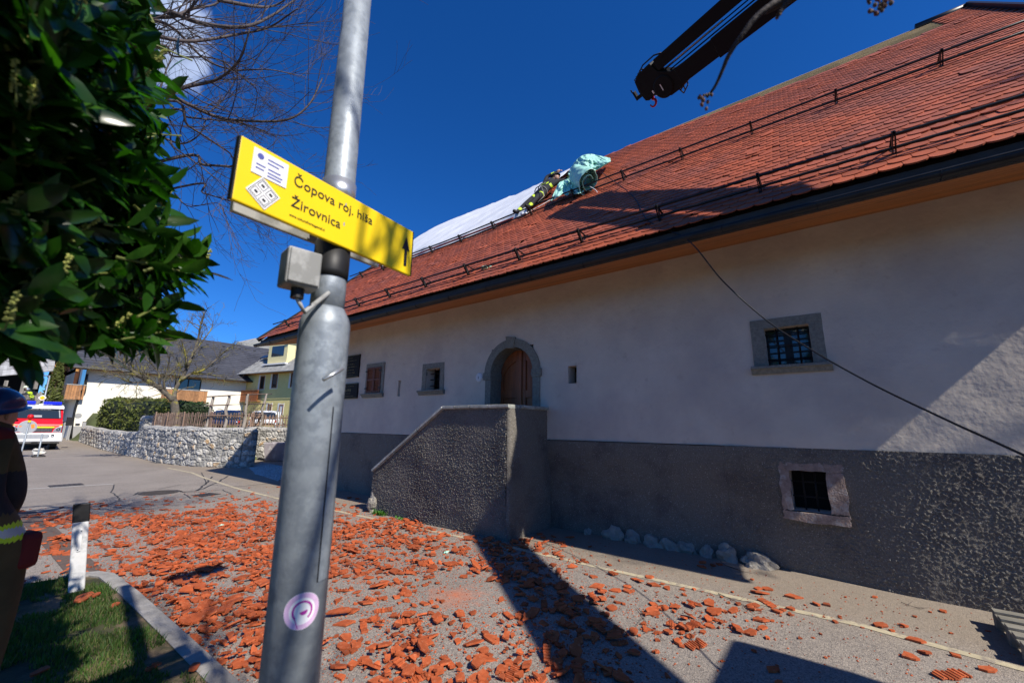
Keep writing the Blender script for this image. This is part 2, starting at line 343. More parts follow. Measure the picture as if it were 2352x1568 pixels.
# grass
def blades(name, n, fn, hmin, hmax, mts, label=None):
    V, F, MI = [], [], []; rn = random.Random(5); k = 0
    while k < n:
        q = fn(rn)
        if q is None: continue
        x, y, z, s = q; h = rn.uniform(hmin, hmax)*s; a = rn.uniform(0, 6.28); wd = rn.uniform(.002, .0045); l = rn.uniform(.1, .7)*h; b = rn.uniform(0, 6.28)
        dx, dy = math.cos(a)*wd, math.sin(a)*wd; lx, ly = math.cos(b)*l, math.sin(b)*l; o = len(V)
        V += [(x-dx, y-dy, z), (x+dx, y+dy, z), (x+dx*.7+lx*.4, y+dy*.7+ly*.4, z+h*.6), (x-dx*.7+lx*.4, y-dy*.7+ly*.4, z+h*.6), (x+lx, y+ly, z+h)]
        F += [(o, o+1, o+2, o+3), (o+3, o+2, o+4)]; mi = rn.randrange(len(mts)); MI += [mi, mi]; k += 1
    me = bpy.data.meshes.new(name); me.from_pydata(V, [], F)
    for m in mts: me.materials.append(m)
    me.polygons.foreach_set('material_index', MI); o = bpy.data.objects.new(name, me); col.objects.link(o)
    return tag(o, label, 'grass' if label else None, kind='stuff')
M['grass1'] = mat('grass_green', (.045, .095, .018), .6, .3, 3, island=.35, trans=.3)
M['grass2'] = mat('grass_pale', (.10, .11, .035), .7, .3, 3, island=.35, trans=.25)
def gf(rn):
    y = rn.uniform(2.6, 6.4); x = rn.uniform(-1.2, 1.2)
    if not in_verge(x, y): return None
    d = noise.noise((x*2.1, y*2.1, 3.3))+.35*noise.noise((x*9, y*9, 1))
    if d < -.10+max(0, (x-.95))*1.6: return None
    return x, y, KZ-.02, 1+.7*max(0, d)
blades('grass', 42000, gf, .018, .05, [M['grass1'], M['grass1'], M['grass2']], 'short green grass with bare soil patches inside the kerb')
# ================================================================== OLD HOUSE
XW = 6.16; Y0 = -3.0; Y1 = 13.3; ZT = 4.15; ZP = 1.43
M['dirty'] = None
M['plaster'] = mat('lime_plaster', (.58, .515, .43), .92, .09, 1.3, bump=.35, bscale=14, c2=(.47, .41, .36), c2scale=.9, c2pos=(.45, .7), bdist=.02, c3=(.44, .37, .30), c3scale=5, c3pos=(.60, .80))
M['rough'] = mat('roughcast_plinth', (.165, .150, .128), .95, .22, 60, bump=1, bscale=110, c2=(.10, .088, .08), c2scale=1.6, c2pos=(.5, .68), bdist=.012, c3=(.50, .47, .42), c3scale=75, c3pos=(.60, .66))
M['stone'] = mat('green_tuff_stone', (.205, .205, .175), .9, .25, 25, bump=.7, bscale=90, c2=(.12, .115, .095), c2scale=60, c2pos=(.6, .66), bdist=.008)
M['stone2'] = mat('weathered_red_stone', (.27, .20, .165), .95, .3, 12, bump=1, bscale=50, c2=(.36, .32, .29), c2scale=7)
M['tile'] = mat('clay_roof_tile', (.36, .085, .036), .62, .18, 3, island=.2, bump=.25, bscale=90, c2=(.27, .08, .05), c2scale=.7, c2pos=(.45, .65), spec=.35)
M['batten'] = mat('pale_batten_wood', (.48, .36, .19), .8, .25, 20, stretch=(1, .15, 1), island=.2)
M['underlay'] = mat('roof_underlay', (.06, .05, .045), .9, .2, 5)
M['soffit'] = mat('stained_soffit_wood', (.46, .17, .045), .55, .3, 5, stretch=(1, .08, 1), c2=(.12, .045, .015), c2scale=14, c2pos=(.62, .68), bump=.3, bscale=50)
M['dkmetal'] = mat('dark_sheet_metal', (.035, .035, .037), .42, .2, 4, metal=.6)
M['black'] = mat('black_iron', (.018, .018, .019), .5, .2, 20, metal=.3)
M['guard'] = mat('black_enamel', (.012, .012, .013), .45, .1, 5, spec=.4)
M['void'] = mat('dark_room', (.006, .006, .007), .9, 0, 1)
M['glass'] = mat('window_glass', (.02, .03, .04), .04, 0, 1, spec=1.0)
M['shutter'] = mat('brown_shutter_wood', (.16, .055, .03), .6, .3, 8, stretch=(1, 1, .2), bump=.3)
M['door'] = mat('varnished_door_wood', (.30, .085, .028), .45, .35, 9, stretch=(1, 1, .12), bump=.3)
M['shelf'] = mat('painted_white', (.7, .7, .7), .5, .05, 8)
house = thing('old_house', (XW, 5, 0), 'long old plastered house with grey plinth and damaged orange tile roof', 'house')
holes = [(.113, .588, 2.44, 2.922), (.135, .495, .705, 1.168), (6.67, 7.12, 2.40, 2.87), (8.79, 9.355, 2.418, 3.065), (8.0, 8.1, 2.30, 2.67), (3.345, 3.505, 2.363, 2.66), (4.224, 5.22, .93, 3.12)]
# wall front as a displaced sheet with real openings
def axis(a, b, st, cuts):
    v = list(np.arange(a, b, st))+[b]+cuts; v = sorted(set(round(q, 4) for q in v)); out = [v[0]]
    for q in v[1:]:
        if q-out[-1] > st*.35 or q in [round(c, 4) for c in cuts]:
            if q in [round(c, 4) for c in cuts] and q-out[-1] < st*.35 and out[-1] not in [round(c, 4) for c in cuts]: out[-1] = q
            else: out.append(q)
    return np.array(out)
def wall_sheet(z0, z1, st, y0, y1, dfn, mt, name, par):
    cy = [c for h in holes for c in h[:2] if y0 < c < y1]; cz = [c for h in holes for c in h[2:] if z0 < c < z1]
    yy = axis(y0, y1, st, cy); zz = axis(z0, z1, st, cz)
    Yg, Zg = np.meshgrid(yy, zz, indexing='ij'); Xg = dfn(Yg, Zg); a, b = Yg.shape
    yc = (yy[:-1]+yy[1:])/2; zc = (zz[:-1]+zz[1:])/2; keep = np.ones((a-1, b-1), bool)
    for h in holes: keep &= ~(((yc > h[0]) & (yc < h[1]))[:, None] & ((zc > h[2]) & (zc < h[3]))[None, :])
    mb = MB(); mb.v = [tuple(p) for p in np.dstack([Xg, Yg, Zg]).reshape(-1, 3)]
    I, J = np.nonzero(keep); mb.f = [(i*b+j, i*b+j+1, (i+1)*b+j+1, (i+1)*b+j) for i, j in zip(I, J)]; mb.m = [0]*len(mb.f)
    return mb.build(name, mt, par, smooth=True)
def recess(Y, Z):                    # the old base wall bellies inward behind the low stones
    return .17*sm(Y, -.7, .9)*(1-sm(Z, .5, 1.43))*(1-sm(Y, 3.2, 6.5)*.8)
def dplaster(Y, Z):
    d = XW+.022*(vnoise(Y*1.3, Z*1.3, 1)-.5)+.010*(vnoise(Y*5, Z*5, 2)-.5)+.004*(vnoise(Y*14, Z*14, 3)-.5)
    return d-.01*sm(-Y, .2, 1.5)
def drough(Y, Z):
    d = XW-.012+recess(Y, Z)+.02*(vnoise(Y*1.5, Z*1.5, 4)-.5)
    return d-.0085*sm(vnoise(Y*78, Z*78, 5), .52, .85)*(.3+1.3*vnoise(Y*3, Z*3, 14))-.002*vnoise(Y*130, Z*130, 7)
wl = wall_sheet(ZP, ZT+.25, .06, Y0, Y1, dplaster, M['plaster'], 'wall', house)
wall_sheet(0-.02, ZP, .0095, Y0, 1.2, drough, M['rough'], 'plinth', house)
wall_sheet(0-.02, ZP, .03, 1.2, Y1, drough, M['rough'], 'plinth', house)
# gable walls and rear
mb = MB(); XR = 17.1
def gable(y, t):
    return [(XW+.02, y, -.02), (XR-XW+XW-5+5-.0, y, -.02), (XR, y, ZT), (11.1, y, 9.75), (XW+.02, y, ZT+.7)]
for y, t in ((Y0, .4), (Y1, -.4)):
    g_ = [(XW+.02, y, -.02), (XR, y, -.02), (XR, y, 4.2), (11.1, y, 9.6), (XW+.02, y, 4.8)]
    mb.prism(g_, (0, t, 0))
mb.box(XR-.3, XR, Y0+.4, Y1-.4, -.02, 4.1)
mb.build('gable_wall', M['plaster'], house)
# reveals (thick walls) and dark interior
for i, h in enumerate(holes):
    mb = MB()
    dp = {6: .30, 4: .06}.get(i, .24); x0 = XW+.004; x1 = XW+dp+(.12 if i == 1 else 0)
    if i == 1: x0 = XW+.06
    a, b, c, d_ = h
    for q in ([(x0, a, c), (x1, a, c), (x1, a, d_), (x0, a, d_)], [(x0, b, c), (x1, b, c), (x1, b, d_), (x0, b, d_)], [(x0, a, c), (x1, a, c), (x1, b, c), (x0, b, c)], [(x0, a, d_), (x1, a, d_), (x1, b, d_), (x0, b, d_)]):
        mb.add(q, [(0, 1, 2, 3)])
    mb.build('reveal', M['plaster'], house)
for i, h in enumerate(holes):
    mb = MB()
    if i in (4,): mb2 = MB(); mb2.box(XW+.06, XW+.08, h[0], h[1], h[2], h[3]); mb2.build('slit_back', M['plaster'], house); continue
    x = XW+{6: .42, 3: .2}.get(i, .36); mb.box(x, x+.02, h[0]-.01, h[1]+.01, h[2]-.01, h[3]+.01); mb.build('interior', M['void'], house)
def rnd_frame(y0, y1, z0, z1, hy0, hy1, hz0, hz1, mt, par, x=XW-.012, t=.05, rough_=.0):
    f = MB(); rn = random.Random(int(y0*100+z0*10))
    def stone(a, b, c, d_):
        n = 7; top = []
        # subdivided block face with slight irregularity
        j = lambda: rn.uniform(-rough_, rough_)
        pts = []
        for k in range(n): pts.append((a+(b-a)*k/(n-1)+j(), c+j()))
        for k in range(1, n): pts.append((b+j(), c+(d_-c)*k/(n-1)+j()))
        for k in range(1, n): pts.append((b+(a-b)*k/(n-1)+j(), d_+j()))
        for k in range(1, n-1): pts.append((a+j(), d_+(c-d_)*k/(n-1)+j()))
        f.prism([(x, p, q) for p, q in pts], (t, 0, 0))
    stone(y0, y1, hz1, z1); stone(y0, hy0, hz0+.001, hz1-.001); stone(hy1, y1, hz0+.001, hz1-.001)
    if z0 < hz0-.01: stone(y0, y1, z0, hz0)
    return f.build('frame', mt, par, bevel=.004)
def sill(y0, y1, zt, par):
    s_ = MB(); prof = [(-.085, 0), (-.085, -.035), (-.06, -.045), (-.045, -.07), (-.03, -.10), (.02, -.10), (.02, 0)]
    s_.prism([(XW-.0+p, y0, zt+q) for p, q in prof], (0, y1-y0, 0)); return s_.build('sill', M['stone'], par, bevel=.004)
def grille(ys, zs, x, r, par, y0, y1, z0, z1):
    g = MB()
    for y in ys: g.tube([(x, y, z0), (x, y, z1)], r, 8)
    for z in zs: g.tube([(x+.006, y0, z), (x+.006, y1, z)], r, 8)
    return g.build('grille', M['black'], par, smooth=True)
# large window
wn = MB(); wn.box(XW+.17, XW+.2, .113, .588, 2.44, 2.922)
wnd = wn.build('window', M['void'], house)
rnd_frame(-.025, .74, 2.435, 3.045, .113, .588, 2.44, 2.922, M['stone'], wnd, rough_=.002)
sill(-.068, .773, 2.433, wnd)
grille([.235, .465], [2.52, 2.70, 2.85], XW+.07, .009, wnd, .113, .588, 2.44, 2.922)
cs = MB()
for y0_, y1_ in ((.113, .335), (.366, .588)):
    cs.box(XW+.13, XW+.16, y0_, y0_+.028, 2.445, 2.917); cs.box(XW+.13, XW+.16, y1_-.028, y1_, 2.445, 2.917)
    for z in (2.445, 2.60, 2.76, 2.90): cs.box(XW+.131, XW+.159, y0_+.028, y1_-.028, z, z+.02)
cs.box(XW+.12, XW+.165, .335, .366, 2.445, 2.917)
cs.build('casement', M['black'], wnd)
gl = MB(); gl.box(XW+.144, XW+.147, .12, .58, 2.45, 2.91); gl.build('pane', M['glass'], wnd)
# cellar window
wn = MB(); wn.box(XW+.33, XW+.34, .135, .495, .705, 1.168); wnd = wn.build('window', M['void'], house)
rnd_frame(-.03, .60, .597, 1.26, .135, .495, .705, 1.168, M['stone2'], wnd, x=XW+.0, t=.12, rough_=.012)
grille([.255, .375], [.86, 1.03], XW+.16, .009, wnd, .135, .495, .705, 1.168)
# small barred window
wn = MB(); wn.box(XW+.33, XW+.34, 6.67, 7.12, 2.4, 2.87); wnd = wn.build('window', M['void'], house)
rnd_frame(6.545, 7.25, 2.395, 2.99, 6.67, 7.12, 2.4, 2.87, M['stone'], wnd, rough_=.003); sill(6.507, 7.325, 2.396, wnd)
grille([6.82, 6.97], [2.51, 2.64, 2.77], XW+.12, .008, wnd, 6.67, 7.12, 2.4, 2.87)
# shuttered window
wn = MB(); wn.box(XW+.19, XW+.195, 8.79, 9.355, 2.418, 3.065); wnd = wn.build('window', M['void'], house)
rnd_frame(8.67, 9.43, 2.405, 3.162, 8.79, 9.355, 2.418, 3.065, M['stone'], wnd, rough_=.003); sill(8.643, 9.507, 2.404, wnd)
for y0_, y1_ in ((8.785, 9.07), (9.075, 9.36)):
    s_ = MB(); s_.box(XW-.03, XW, y0_, y0_+.04, 2.425, 3.06); s_.box(XW-.03, XW, y1_-.04, y1_, 2.425, 3.06)
    for z in (2.425, 2.73, 3.02): s_.box(XW-.029, XW-.001, y0_+.04, y1_-.04, z, z+.04)
    for k in range(14):
        z = 2.475+k*.04
        if abs(z-2.745) < .03: continue
        s_.obox((XW-.013, (y0_+y1_)/2, z), (.012, 0, -.014), (0, (y1_-y0_)/2-.04, 0), (.002, 0, .002))
    s_.box(XW-.004, XW, y0_+.04, y1_-.04, 2.46, 3.02)
    so_ = s_.build('shutter', M['shutter'], wnd)
    for z in (2.52, 2.95): h_ = MB(); ye = y0_ if y0_ < 9 else y1_-.0; h_.box(XW-.042, XW-.031, ye-.03, ye+.05, z, z+.03); h_.build('hinge', M['black'], wnd)
# wall niche lip and slit fluting already cut; door
dr = MB(); yc = 4.722
rin = .498; zs_ = 2.62
def arc(r, a0, a1, n, zc=zs_): return [(yc+r*math.cos(a0+(a1-a0)*k/n), zc+r*math.sin(a0+(a1-a0)*k/n)) for k in range(n+1)]
leafp = [(4.20, .93)]+[(4.20, zs_)]+arc(.52, 0, math.pi, 20)+[(5.24, .93)]
# door leaves
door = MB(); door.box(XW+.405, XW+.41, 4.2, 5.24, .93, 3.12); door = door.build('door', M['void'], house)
def dleaf(y0_, y1_, name):
    s_ = MB(); x = XW+.30
    s_.box(x, x+.05, y0_, y0_+.09, .93, 3.12); s_.box(x, x+.05, y1_-.09, y1_, .93, 3.12)
    for z0_, z1_ in ((.93, 1.15), (1.62, 1.75), (2.18, 2.32)): s_.box(x+.001, x+.049, y0_+.09, y1_-.09, z0_, z1_)
    c_ = yc; n = 10; ya, yb = y0_+.09, y1_-.09
    arcp = [(ya+(yb-ya)*k/n) for k in range(n+1)]
    s_.prism([(x+.002, y, 2.36+math.sqrt(max(.01, .50**2-(y-c_)**2))*1.1) for y in arcp]+[(x+.002, yb, 3.12), (x+.002, ya, 3.12)], (.046, 0, 0))
    s_.box(x+.028, x+.04, ya, yb, 1.0, 3.1)
    return s_.build(name, M['door'], door, bevel=.004)
dleaf(4.20, 4.70, 'door_leaf'); dleaf(4.745, 5.25, 'door_leaf')
a_ = MB(); a_.box(XW+.275, XW+.345, 4.69, 4.76, .93, 3.1); a_.build('centre_post', M['door'], door, bevel=.006)
a_ = MB(); a_.tube([(XW+.27, 4.8, 1.78), (XW+.23, 4.8, 1.78), (XW+.23, 4.92, 1.78)], .011, 8); a_.build('handle', M['black'], door, smooth=True)
# stone portal
def ring(r0, r1, a0, a1, n, x, t):
    f = MB(); o_ = arc(r1, a0, a1, n); i_ = arc(r0, a0, a1, n)
    f.prism([(x, y, z) for y, z in o_]+[(x, y, z) for y, z in i_[::-1]], (t, 0, 0)); return f
pt = MB()
for k in range(2):
    a0 = .0 if k == 0 else math.pi/2+.12; a1 = math.pi/2-.12 if k == 0 else math.pi
    n = 14; o_ = arc(.655, a0, a1, n); i_ = arc(.498, a0, a1, n)
    for q in range(n):
        pt.prism([(XW-.03, *o_[q]), (XW-.03, *o_[q+1]), (XW-.03, *i_[q+1]), (XW-.03, *i_[q])], (.33, 0, 0))
pt.build('arch', M['stone'], door)
k_ = MB(); k_.prism([(XW-.05, 4.615, 3.295), (XW-.05, 4.845, 3.335), (XW-.05, 4.80, 3.10), (XW-.05, 4.65, 3.09)], (.35, 0, 0)); k_.build('keystone', M['stone'], door, bevel=.006)
for y0_, y1_, o1, o2 in ((4.07, 4.228, 4.038, 4.238), (5.214, 5.352, 5.202, 5.395)):
    j_ = MB(); j_.box(XW-.028, XW+.30, y0_, y1_, .93, 2.522); j_.build('jamb', M['stone'], door, bevel=.004)
    c_ = MB(); c_.box(XW-.045, XW+.303, o1, o2, 2.523, 2.56); c_.box(XW-.055, XW+.302, o1-.006, o2+.006, 2.56, 2.60); c_.box(XW-.048, XW+.301, o1-.002, o2+.002, 2.60, 2.665); c_.build('impost', M['stone'], door, bevel=.004)
# roof: everything follows one surface R(y, s) with the sag of the damaged far end
XE, ZE = 5.08, 4.09; SL = 8.513; C45 = math.sqrt(.5)
def RP(y, s, n=0.0):
    sag = .045*float(sm(y, 3.5, 9))
    return np.array((XE+s*C45-n*C45, y, ZE+s*C45*(1-sag)+n*C45))
YA, YB = -3.12, 13.45
rf = MB()
yy = np.linspace(YA, YB, 34)
for side in (0,):
    rf.grid([[RP(y, s, -.05) for s in (.0, 2, 4, 6, SL-.02)] for y in yy]); rf.grid([[RP(y, s, -.2) for s in (SL-.02, 6, 4, 2, .15)] for y in yy])
    for y in (YA, YB): rf.add([RP(y, .0, -.05), RP(y, SL, -.05), RP(y, SL, -.2), RP(y, .15, -.2)], [(0, 1, 2, 3)])
back = [[(2*11.1-RP(y, s, .0)[0], y, RP(y, s, -.05)[2]) for s in (SL, 4, 0)] for y in yy]
rf.grid(back)
roof = rf.build('roof', M['underlay'], house)
# bearded clay tiles, one by one
TW, EX, TL = .178, .148, .33
def tilegeo(y, s, yaw=0, lift=0, tilt=0, w_=TW-.004):
    o_ = []; n0 = .012; n1 = .036
    prof = [(-w_/2, TL), (w_/2, TL), (w_/2, .045), (w_*.36, .017), (w_*.18, .003), (0, -.002), (-w_*.18, .003), (-w_*.36, .017), (-w_/2, .045)]
    top, bot = [], []
    cy_, sy_ = math.cos(yaw), math.sin(yaw)
    for a, b in prof:
        h = n1+(n0-n1)*(b/TL)+lift+tilt*a
        a2 = a*cy_-b*sy_; b2 = a*sy_+b*cy_
        top.append(RP(y+a2, s+b2, h+.016)); bot.append(RP(y+a2, s+b2, h))
    k = len(prof)
    return top+bot, [tuple(range(k))]+[(i, k+i, k+(i+1) % k, (i+1) % k) for i in range(1, k)]
rn = random.Random(11); tl_ = MB(); row = 0; s = -.03
bar = lambda y: SL-.06-max(0, 1.15*float(sm(-y, -5.2, 2.35)))*(1 if y > -2.62+.05*math.sin(y*40) else 0) - .0
def missing(y, s):
    if s > bar(y)-TL*.4+rn.uniform(-.05, .05): return True
    if 5.6 < y < 12.3 and s > 5.0: return noise.noise((y*1.3, s*1.3, 9)) > .0
    q = noise.noise((y*1.7, s*2.3, 4.4))
    return rn.random() < (.10 if q > .40 else .005)
while s < SL-.2:
    n = int((YB-YA)/TW)
    for i in range(n+1):
        y = YA+.09+i*TW+(TW/2 if row % 2 else 0)
        if y > YB-.02: continue
        if missing(y, s): continue
        q = rn.random(); yaw = rn.gauss(0, .006); lift = rn.uniform(0, .003); sl = rn.gauss(0, .003); tilt = rn.gauss(0, .01)
        if q < .02: yaw = rn.uniform(-.12, .12); sl = rn.uniform(-.05, .0); lift = .012; tilt = rn.uniform(-.05, .05)
        a, b = tilegeo(y, s+sl, yaw, lift, tilt); tl_.add(a, b)
    s += EX; row += 1
tl_.build('roof_tiles', M['tile'], roof)
# battens laid bare along the ridge, ridge cap kept only at the near gable
bt = MB()
for k in range(13):
    s = SL-.05-k*.15
    for a in np.arange(-2.6, 13.2, .8): bt.bar(RP(a, s, .0), RP(a+.8, s, .0), .03, .045, up=(-C45, 0, C45))
bt.build('battens', M['batten'], roof)
rc = MB(); rc.tube([(11.1, -3.15, ZE+SL*C45+.02), (11.1, -2.35, ZE+SL*C45+.02)], .09, 12); rc.build('ridge_cap', M['dkmetal'], roof, smooth=True)
for q_ in (0, 1):
    vg = MB()
    if q_: vg.bar(RP(YA, -.05, .04), RP(YA, SL, .04), .05, .16, up=(-C45, 0, C45))
    else: vg.bar(RP(YB, -.05, .03), RP(YB, SL-.2, .03), .04, .12, up=(-C45, 0, C45))
    vg.build('verge_flashing', M['dkmetal'], roof)
# eaves: fascia, boarded soffit, half-round gutter
sf = MB(); nb = 9
for k in range(nb):
    x0 = 5.13+(XW+.02-5.13)*k/nb; x1 = 5.13+(XW+.02-5.13)*(k+1)/nb-.006
    z0 = 3.90+(4.16-3.90)*(x0-5.13)/1.03; z1 = 3.90+(4.16-3.90)*(x1-5.13)/1.03
    sf.add([(x0, YA+.03, z0), (x1, YA+.03, z1), (x1, YB-.03, z1), (x0, YB-.03, z0), (x0, YA+.03, z0+.02), (x1, YA+.03, z1+.02), (x1, YB-.03, z1+.02), (x0, YB-.03, z0+.02)], [(0, 1, 2, 3), (7, 6, 5, 4), (0, 4, 5, 1), (3, 2, 6, 7), (0, 3, 7, 4), (1, 5, 6, 2)])
sf.build('soffit', M['soffit'], house)
fa = MB(); fa.box(5.10, 5.129, YA+.02, YB-.02, 3.895, 4.075); fa.build('fascia', M['underlay'], house)  # fascia coloured dark for the shade beneath the tile edge
gt = MB(); rr = .062; gx, gz = 5.03, 3.935
prof = [(gx+rr*math.cos(a), gz+rr*math.sin(a)) for a in np.linspace(math.pi*.97, math.pi*2.05, 12)]
prof = [(gx-rr-.006, gz+.012), (gx-rr-.008, gz+.002)]+prof
gt.grid([[(x, y, z) for x, z in prof] for y in (YA-.02, 3, 8, YB+.12)]); gt.grid([[(x+.0035 if x < gx else x-.0035, y, z+.003) for x, z in prof[::-1]] for y in (YA-.02, 3, 8, YB+.12)])
for y in (YA-.02, YB+.12): gt.add([(x, y, z) for x, z in prof], [tuple(range(len(prof)))])
gut = gt.build('gutter', M['dkmetal'], house, smooth=False)
gb = MB()
for y in np.arange(YA+.3, YB, .9): gb.tube([(gx+(rr+.004)*math.cos(a), y, gz+(rr+.004)*math.sin(a)) for a in np.linspace(math.pi, 2*math.pi, 8)], .006, 6)
gb.build('gutter_brackets', M['dkmetal'], gut)
# snow guards: two rows of twin pipes on triangular brackets
for s0, ya, yb, ph in ((.42, YA+.15, 13.25, .43), (3.72, YA+.2, 13.15, .62)):
    sg = MB()
    for dn in (.10, .23): sg.tube([RP(y, s0+.02, dn) for y in np.arange(ya, yb, .8)], .017, 8)
    g_ = sg.build('snow_guard', M['guard'], house, smooth=True)
    y = ph-3.6
    while y < yb-.05:
        b_ = MB(); w2 = .016
        for sgn in (-1, 1):
            yy_ = y+sgn*.012
            b_.bar(RP(yy_, s0-.01, .03), RP(yy_, s0+.0, .27), .008, .05, up=(C45, 0, C45))
        b_.bar(RP(y, s0+.01, .27), RP(y, s0+.2, .045), .026, .008, up=(-C45, 0, C45)); b_.bar(RP(y, s0-.05, .048), RP(y, s0+.24, .045), .03, .006, up=(-C45, 0, C45))
        b_.build('bracket', M['guard'], g_); y += 1.185
# fixtures on the wall (things of their own)
M['plaque'] = mat('dark_bronze_plaque', (.016, .016, .017), .75, .2, 20, spec=.2)
M['gold'] = mat('gilt_lettering', (.32, .22, .08), .5, .1, 10, metal=.5)
for (ya, yb, za, zb_, lab, lines) in ((9.745, 10.63, 2.86, 3.46, 'upper dark memorial plaque with gilt lines on the house wall', 0), (9.735, 10.62, 2.305, 2.70, 'lower dark memorial plaque with larger gilt date on the house wall', 1)):
    t = thing('plaque', (XW-.03, (ya+yb)/2, za), lab, 'plaque')
    a = MB(); a.box(XW-.035, XW+.005, ya, yb, za, zb_); a.build('plate', M['plaque'], t, bevel=.004)
    b = MB(); b.box(XW-.0365, XW-.0355, ya+.012, yb-.012, za+.012, za+.018); b.box(XW-.0365, XW-.0355, ya+.012, yb-.012, zb_-.018, zb_-.012); b.build('border', M['gold'], t)
    W_ = yb-ya; U = (0, -1, 0)
    rn2 = random.Random(3+lines)
    def scr(z, h, wfrac, par):
        c_ = MB(); y = (ya+yb)/2+W_*wfrac/2
        while y > (ya+yb)/2-W_*wfrac/2:
            l = rn2.uniform(.5, 1)*h
            c_.box(XW-.0372, XW-.0352, y-.006, y, z, z+l)
            if rn2.random() < .6: c_.box(XW-.0372, XW-.0352, y-.022, y-.006, z+l*.4, z+l*.4+.006)
            y -= rn2.choice((.018, .026, .03, .05))
        c_.build('engraved_line', M['gold'], par)
    if lines:
        textmesh('1850-1915', .10, M['gold'], 'lettering', (XW-.036, (ya+yb)/2+.27, 2.49), U, (0, 0, 1), t, .001)
        scr(2.615, .028, .6, t); scr(2.43, .02, .35, t); scr(2.36, .02, .65, t)
    else:
        for z, h, f_ in ((3.37, .03, .25), (3.30, .02, .7), (3.2, .03, .6), (3.13, .03, .75), (3.05, .025, .5), (2.97, .035, .65), (2.91, .015, .5)): scr(z, h, f_, t)
al = thing('wall_alarm', (XW, 5.524, 2.587), 'white round alarm dome on the wall left of the arched door', 'alarm')
a = MB(); a.lathe([(.092, 0), (.092, .012), (.086, .022), (.06, .034), (.058, .03), (.035, .03), (.033, .036), (.001, .037)], (XW, 5.524, 2.587), (-1, 0, 0), 28); a.build('housing', M['shelf'], al, smooth=False)
b = MB()
for dy, dz, r in ((0, .012, .009), (0, -.014, .010), (.072, 0, .012)): b.lathe([(r, 0), (r, .0395 if dy == 0 else .021), (.001, .0395 if dy == 0 else .021)], (XW, 5.524+dy, 2.587+dz), (-1, 0, 0), 10)
b.build('vent', M['black'], al)
# ------------------------------------------------------------------ entrance stair block
st = thing('entrance_stairs', (5.1, 5, 0), 'raised roughcast stair block with stone coping in front of the arched door', 'stairs')
XB = 5.10; YN, YL, YF = 3.94, 5.39, 7.30; ZB = 1.93; ZL = .74
def btop(y): return np.where(y < YL, ZB, ZB+(ZL-ZB)*(y-YL)/(YF-YL))
# front face: dense relief of thrown-on plaster
nyy = 600; nzz = 330
yv = np.linspace(YN+.05, YF, nyy); Pg = np.zeros((nyy, nzz, 3))
for i, y in enumerate(yv):
    zt = float(btop(np.array(y))); zz = np.linspace(-.02, zt, nzz)
    d = XB+.018*(vnoise(y*1.9+zz*0, zz*1.9, 8)-.5)-.010*sm(vnoise(y*96+zz*0, zz*96, 9), .5, .8)*(.4+1.3*vnoise(y*2.5+zz*0, zz*2.5, 15))-.003*vnoise(y*150+zz*0, zz*150, 10)
    d = d+.02*sm(vnoise(y*1.6+3+zz*0, zz*1.6+7, 12), .55, .75)*.35
    Pg[i, :, 0] = d; Pg[i, :, 1] = y; Pg[i, :, 2] = zz
f = MB(); f.grid(Pg)
# rounded near corner and end face
xs_ = np.concatenate([np.linspace(0, math.pi/2, 8)])
cols = [(XB+.05-.05*math.cos(a), YN+.05-.05*math.sin(a)) for a in xs_]+[(x, YN) for x in np.linspace(XB+.07, XW+.1, 90)]
Pg = np.zeros((len(cols), 150, 3)); zz = np.linspace(-.02, ZB, 150)
for i, (x, y) in enumerate(cols):
    dn = .010*vnoise(x*50+zz*0, zz*50, 9)**1.5+.012*(vnoise(x*2+zz*0, zz*2, 13)-.5)
    Pg[i, :, 0] = x; Pg[i, :, 1] = y-dn; Pg[i, :, 2] = zz
f.grid(Pg)
o = f.build('parapet_wall', M['rough'], st, smooth=True)
# inner side, landing and steps
g_ = MB(); g_.prism([(XB+.22, YN+.02, 0), (XB+.22, YN+.02, ZB-.005), (XB+.22, YL, ZB-.005), (XB+.22, YF, ZL-.005), (XB+.22, YF, 0)], (-.17, 0, 0)); g_.box(XB+.05, XW, YN+.03, YN+.2, 0, ZB-.004); g_.build('parapet_core', M['rough'], st)
g_ = MB(); g_.box(XB+.22, XW-.0, YN+.2, 5.45, 0, .93); g_.build('landing', M['stone'], st)
for k in range(5):
    g_ = MB(); g_.box(XB+.22, XW, 5.45+k*.33, 5.45+(k+1)*.33, 0, .93-(k+1)*.165); g_.build('step', M['stone'], st)
M['coping'] = mat('pale_coping_stone', (.30, .31, .28), .8, .2, 12, bump=.5, bscale=80, c2=(.42, .43, .40), c2scale=6)
# coping slabs, butted end to end
def slab(p, q, nm='coping'):
    p, q = np.array(p, float), np.array(q, float); g_ = MB()
    d = q-p; up = np.array((0, 0, 1.)) if abs(d[2]) < .01 else _n(np.cross(np.cross(d, (0, 0, 1)), d)); 
    sd_ = _n(np.cross(d, (0, 0, 1)))
    g_.obox((p+q)/2+up*.024, d/2*.985, sd_*.15, up*.022); g_.obox((p+q)/2-up*.004, d/2*.97, sd_*.13, up*.008); g_.build(nm, M['coping'], st, bevel=.005)
xc = XB+.105
ys_ = [YN-.01, 4.35, 4.75, 5.08, YL]
for a, b in zip(ys_[:-1], ys_[1:]): slab((xc, a, ZB), (xc, b, ZB))
for k in range(3):
    t0, t1 = k/3, (k+1)/3; slab((xc, YL+(YF-YL)*t0, ZB+(ZL-ZB)*t0), (xc, YL+(YF-YL)*t1, ZB+(ZL-ZB)*t1))
slab((XB+.26, YN+.10, ZB+.0), (5.72, YN+.10, ZB+.0)); slab((5.73, YN+.10, ZB+.0), (XW+.0, YN+.10, ZB+.0))
